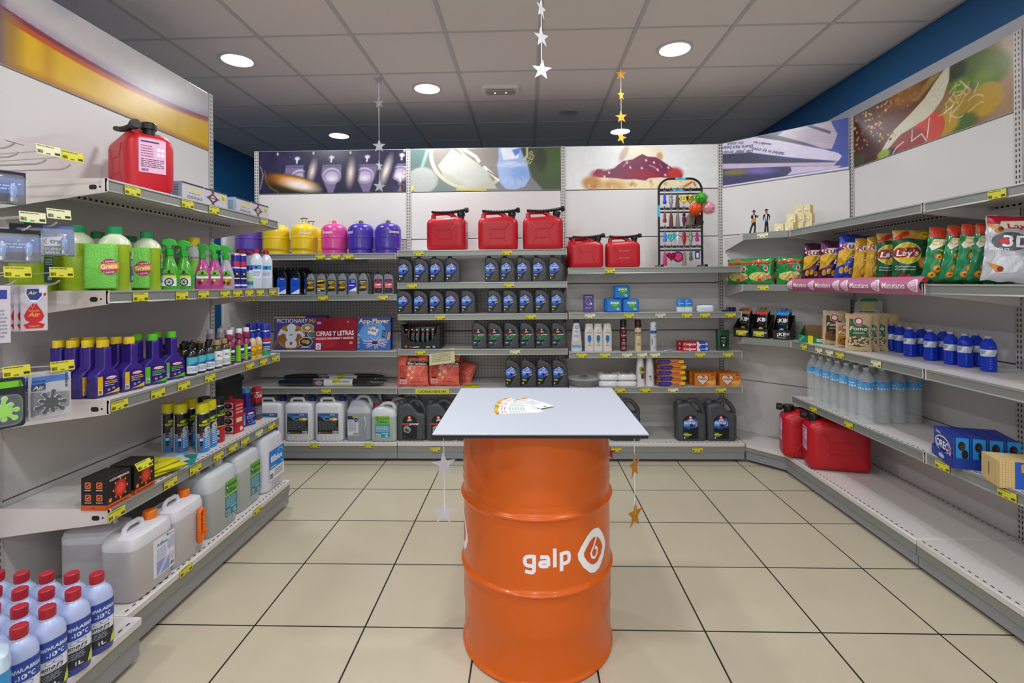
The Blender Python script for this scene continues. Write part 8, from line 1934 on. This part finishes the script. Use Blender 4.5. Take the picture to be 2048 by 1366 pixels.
for i, (kd, u, X, lab) in enumerate(CH):
    x, y, z = RW(u, X)
    W, H = {'ham': (.2, .27), 'original': (.19, .29), 'queso': (.16, .26), 'lays': (.17, .28), 'cheetos': (.165, .255), 'bugles': (.2, .27)}[kd]
    tilt = {'cheetos': .16, 'original': .14, 'lays': .03, 'bugles': .1}.get(kd, .1)
    place(chips, (kd, W, H, i % 3), (x, y, 1.3526+ (W/2*math.sin(tilt)*.97)), 0, lab, 'snack bag', 'crisp packets on the right wall', rot=(-.06, tilt, -.34))
for i, (u, kd) in enumerate(((1690, 'ham'), (1860, 'mix'), (1905, 'mix'), (1938, 'cheetos'), (1972, 'mix'))):
    x, y, z = RW(u, 2.17); place(chips, (kd, .18, .27, i % 3), (x, y, 1.3526), -.5, f'snack bag in the shaded back row by the panel, {ORD[i+1]} from the left', 'snack bag', 'back row of crisp packets', rot=(0, .05, -.45))
# pink brand strip clipped to the shelf rail
st = empty('shelf_strip', (1.885, 0, 0)); tag(st, 'pink branded strip clipped along the far crisp shelf rail', 'shelf strip')
y0s, y1s = onx(1576, 566, 1.86)[1]-.0, onx(1846, 566, 1.86)[1]+.01
y0s = min(y0s, 3.63)
mb = MB(); n = 10; prof = [(1.884-.034*math.sin(PI*k/n)-.004, 1.392-.088*k/n) for k in range(n+1)]
pk = mat('#b86488', .35, coat=.2)
mb.loft([[(x-1.885, yy, z) for x, z in prof]+[(x+.002-1.885, yy, z) for x, z in reversed(prof)] for yy in (y0s, y1s)], pk); mb.build('curved_strip', st)
def Fs(u, v, d):
    k = (v+.044)/.088; k = max(0, min(1, k)); a_ = PI*(1-k)
    return (-.001-.034*math.sin(PI*k)-.004-d, y0s-u, 1.304+.088*k)
Ls = y0s-y1s; sh = []
mid = y0s-(onx(1683, 566, 1.86)[1])
for s0, s1, n_ in ((.0, mid, 2), (mid+.01, Ls, 2)):
    seg = (s1-s0); 
    for i in range(n_+1):
        cx = s0+seg*(.06+.44*i)*1.0
        if i <= n_: sh += [('e', cx, .0, .033, .033, '#d9a8bd'), ('g', cx, .0, .030, .030, .005, '#ece4ea'), ('s', [(cx-.016, .008), (cx+.01, .014)], .004, '#ece4ea'), ('s', [(cx-.016, -.004), (cx+.014, .002)], .004, '#ece4ea'), ('s', [(cx-.01, -.016), (cx+.01, -.008)], .004, '#ece4ea')]
        if i < n_: sh.append(('t', cx+seg*.22, -.014, .042, 'Matutano', '#f0eaee', {'bold': .04, 'w': seg*.27}))
label_part(st, sh, Fs, 'lettering', vstep=.012, d0=.0012)
MB().box((-.012, y1s-.0015, 1.305), (.0, y1s, 1.389), mat('#b81c24', .4)).build('end_cap', st)
# nut pouches, tray, sign, water
zt = .9506
def green_tray():
    t = empty('cardboard_tray'); g = mat('#0f7a3c', .5); br = mat('#8c6f44', .7); w, d = .30, .2
    mb = MB(); mb.box((-w/2, -d/2, 0), (w/2, d/2, .002), br)
    P = [(-w/2, 0), (w/2, 0), (w/2, .05), (w*.1, .035), (-w/2, .055)]
    mb.slab(P, .002, .0003, g, steps=1, y=-d/2); mb.slab([(-w/2, 0), (w/2, 0), (w/2, .11), (-w/2, .11)], .002, .0003, br, steps=1, y=d/2)
    for sx in (-1, 1): mb.loft([[(sx*w/2+e, y, z) for y, z in ((-d/2, 0), (d/2, 0), (d/2, .11), (-d/2, .052))] for e in (-.001, .001)], g if sx < 0 else br)
    mb.build('tray', t, smooth=0)
    label_part(t, [('r', -.07, -.0, -.03, .05, '#d4c81c'), ('p', rrect(.0, .012, .07, .03, .004), '#dfe4e8'), ('l', .004, .016, .06, .01, 1, '#5a6a8a'), ('s', [(-.14, .01), (-.1, .045)], .01, '#58a8c8')], Ffront(-d/2-.001), 'print'); return t
x, y, _ = onz(1630, 683, .95); place(green_tray, (), (2.02, 3.535, zt), -.75, 'green cardboard tray at the far end of the nut pouch shelf', 'tray').scale = (.75, .8, 1)
place(nut_bag, ('ochre',), (2.07, 3.50, zt+.004), -.6, 'small bag of nuts standing inside the green tray', 'nut pouch').scale = (.75, .7, .72)
def sign_card():
    t = empty('display_card')
    P = [(-.09, 0), (.12, 0), (.13, .14), (.09, .15), (.085, .29), (.03, .31), (-.03, .31), (-.06, .28), (-.075, .12)]
    MB().slab(P, .004, .0006, mat('#b9b8b0', .5), steps=1).build('card', t, smooth=0)
    label_part(t, [('p', [(-.01, .0), (.05, .0), (.045, .22), (.0, .22)], '#c8c018'), ('e', .01, .25, .035, .04, '#c8c87a'), ('p', [(-.05, .21), (.07, .21), (.07, .235), (-.05, .235)], '#d8d8d0'), ('l', -.04, .215, .09, .015, 1, '#4a5a4a'), ('p', [(-.04, .29), (.07, .29), (.05, .31), (-.02, .31)], '#2a7a4a')] + [('p', [(-.088+.024*k, 0), (-.064+.024*k, 0), (-.076+.024*k, .03)], '#1a8a4a') for k in range(4)] + [('p', [(.02+.024*k, .03), (.044+.024*k, .03), (.032+.024*k, .05)], '#1a8a4a') for k in range(4)], Ffront(-.002), 'print'); return t
place(sign_card, (), (2.20, 3.33, zt), 0, 'white and yellow cardboard header sign leaning behind the nut pouches', 'sign', rot=(-.12, 0, -.6))
for i, (u, X, kd, lab) in enumerate(((1668, 2.03, 'brown', 'kraft nut pouch with dark brown front, leftmost'), (1689, 2.0, 'ochre', 'kraft nut pouch with ochre front'), (1716, 1.985, 'green', 'kraft nut pouch with green front, foremost and fully visible'), (1732, 2.05, 'green', 'kraft nut pouch with green front, second in the receding row'), (1749, 2.11, 'green', 'kraft nut pouch with green front, third in the receding row'), (1768, 2.17, 'green', 'kraft nut pouch with green front, last by the blue bottles'))):
    x, y, z = onx(u, 650, X); place(nut_bag, (kd,), (x, y, zt), 0, lab, 'nut pouch', 'kraft nut pouches', rot=(-.06, .02, -.5))
for i, (u, X, lab) in enumerate(((1820, 2.13, 'front'), (1861, 2.13, 'front'), (1902, 2.13, 'front'), (1930, 2.13, 'front'), (1977, 2.13, 'front'), (1783, 2.20, 'back'), (1801, 2.20, 'back'), (1843, 2.20, 'back'), (1886, 2.20, 'back'), (1952, 2.20, 'back'))):
    x, y, z = onx(u, 690, X); k = i if lab == 'front' else i-5
    o = place(water_bottle, ('blue',), (x, y, zt), -.8, f'small blue water bottle, {ORD[k+1]} from the left in the {lab} row', 'water bottle', 'small blue water bottles'); o.scale = (.84, .84, .8)
zw = .5546
for r_ in range(4):
    for k in range(7):
        if r_ > 0 and k > 6: continue
        o = place(water_bottle, ('clear',), (1.955+.0885*r_, 2.965+.0885*k, zw), -.5+.3*((k*2+r_) % 3), f'clear water bottle, {ORD[7-k]} from the far end, {["front", "second", "third", "back"][r_]} column', 'water bottle', 'clear water bottles on the right wall')
# oreo boxes and wafers
ob = MB(); w, d = .255, .215
ob.box((-w/2, -d/2, 0), (w/2, d/2, .002), mat('#14308c', .45))
for a_, b_ in (((-w/2-.001, -d/2), (-w/2+.001, d/2)), ((w/2-.001, -d/2), (w/2+.001, d/2)), ((-w/2, -d/2-.001), (w/2, -d/2+.001)), ((-w/2, d/2-.001), (w/2, d/2+.001))):
    ob.box((a_[0], a_[1], 0), (b_[0], b_[1], .045), mat('#14308c', .45))
tr = empty('cardboard_tray', (2.00, 2.30, .5546), -.34); tag(tr, 'dark blue cardboard tray holding the cookie boxes', 'tray'); ob.build('tray', tr, smooth=0)
label_part(tr, [('e', 0, .022, .03, .012, '#8fa0dc'), ('t', 0, .016, .016, 'OREO', '#e8eef6', {'bold': .05, 'w': .05})], Fleft(-w/2-.001, 0, 0), 'print')
label_part(tr, [('r', .06, .01, .10, .034, '#d8e0f0'), ('r', .063, .013, .097, .031, '#14308c'), ('t', .08, .016, .011, '965888', '#d8e0f0', {'w': .03})], Ffront(-d/2-.001), 'print')
for k in range(4):
    c_, s_ = math.cos(-.34), math.sin(-.34); lx = -.095+.058*k
    o = place(oreo_box, (), (2.00+lx*c_, 2.30+lx*s_, .5571), -.34, ['blue cookie box, leftmost with its wide printed side showing', 'blue cookie box, second from the left in the tray', 'blue cookie box, third from the left in the tray', 'blue cookie box, rightmost in the tray'][k], 'cookie box', 'blue cookie boxes'); o.scale = (.72, 1, 1)
x_, y_, _ = onz(2005, 975, .554)
place(wafer_box, (), (x_+.095, y_+.03, .5546), -.30, 'blue and yellow-checked wafer box at the right edge', 'wafer box')
kt = MB(); br = mat('#8c6c3c', .7)
for a_, b_ in (((-.085, -.07, 0), (.085, .07, .002)), ((-.085, .068, 0), (.085, .07, .115)), ((-.087, -.07, 0), (-.085, .07, .09)), ((.085, -.07, 0), (.087, .07, .09))): kt.box(a_, b_, br)
o = kt.build('cardboard_tray', smooth=0); o.rotation_euler = (0, 0, -.3); o.location = (2.205, 2.10, .5546); tag(o, 'open brown cardboard tray behind the wafer box', 'tray')
# jerrycans on the right base
place(jerrycan, (.36, .34, .185, .0, 1, .9), (2.015, 3.355, .1476), PI-.25, 'big red jerrycan in front on the right base shelf', 'jerrycan', 'big red jerrycans on the right base')
place(jerrycan, (.36, .34, .185, .0, 1, .9), (1.965, 3.575, .1476), PI-.25, 'big red jerrycan behind the front one on the right base shelf', 'jerrycan', 'big red jerrycans on the right base')
# black bin seen between the left shelving and the back shelving
bn = empty('waste_bin', (ony(434, 800, 3.66)[0]-.03, 3.64, 0)); tag(bn, 'tall black waste bin in the gap at the left rear corner', 'waste bin')
mb = MB().rings([(0, .13, .12), (.02, .15, .14), (.66, .17, .16), (.66, .178, .168), (.69, .178, .168), (.69, .16, .15), (.64, .155, .145)], mat('#161616', .5), e=6, n=32); mb.build('bin_body', bn, smooth=.6)
MB().rings([(.691, .165, .155), (.71, .16, .15), (.735, .12, .11)], mat('#101010', .45), e=5, n=32).build('bin_lid', bn)
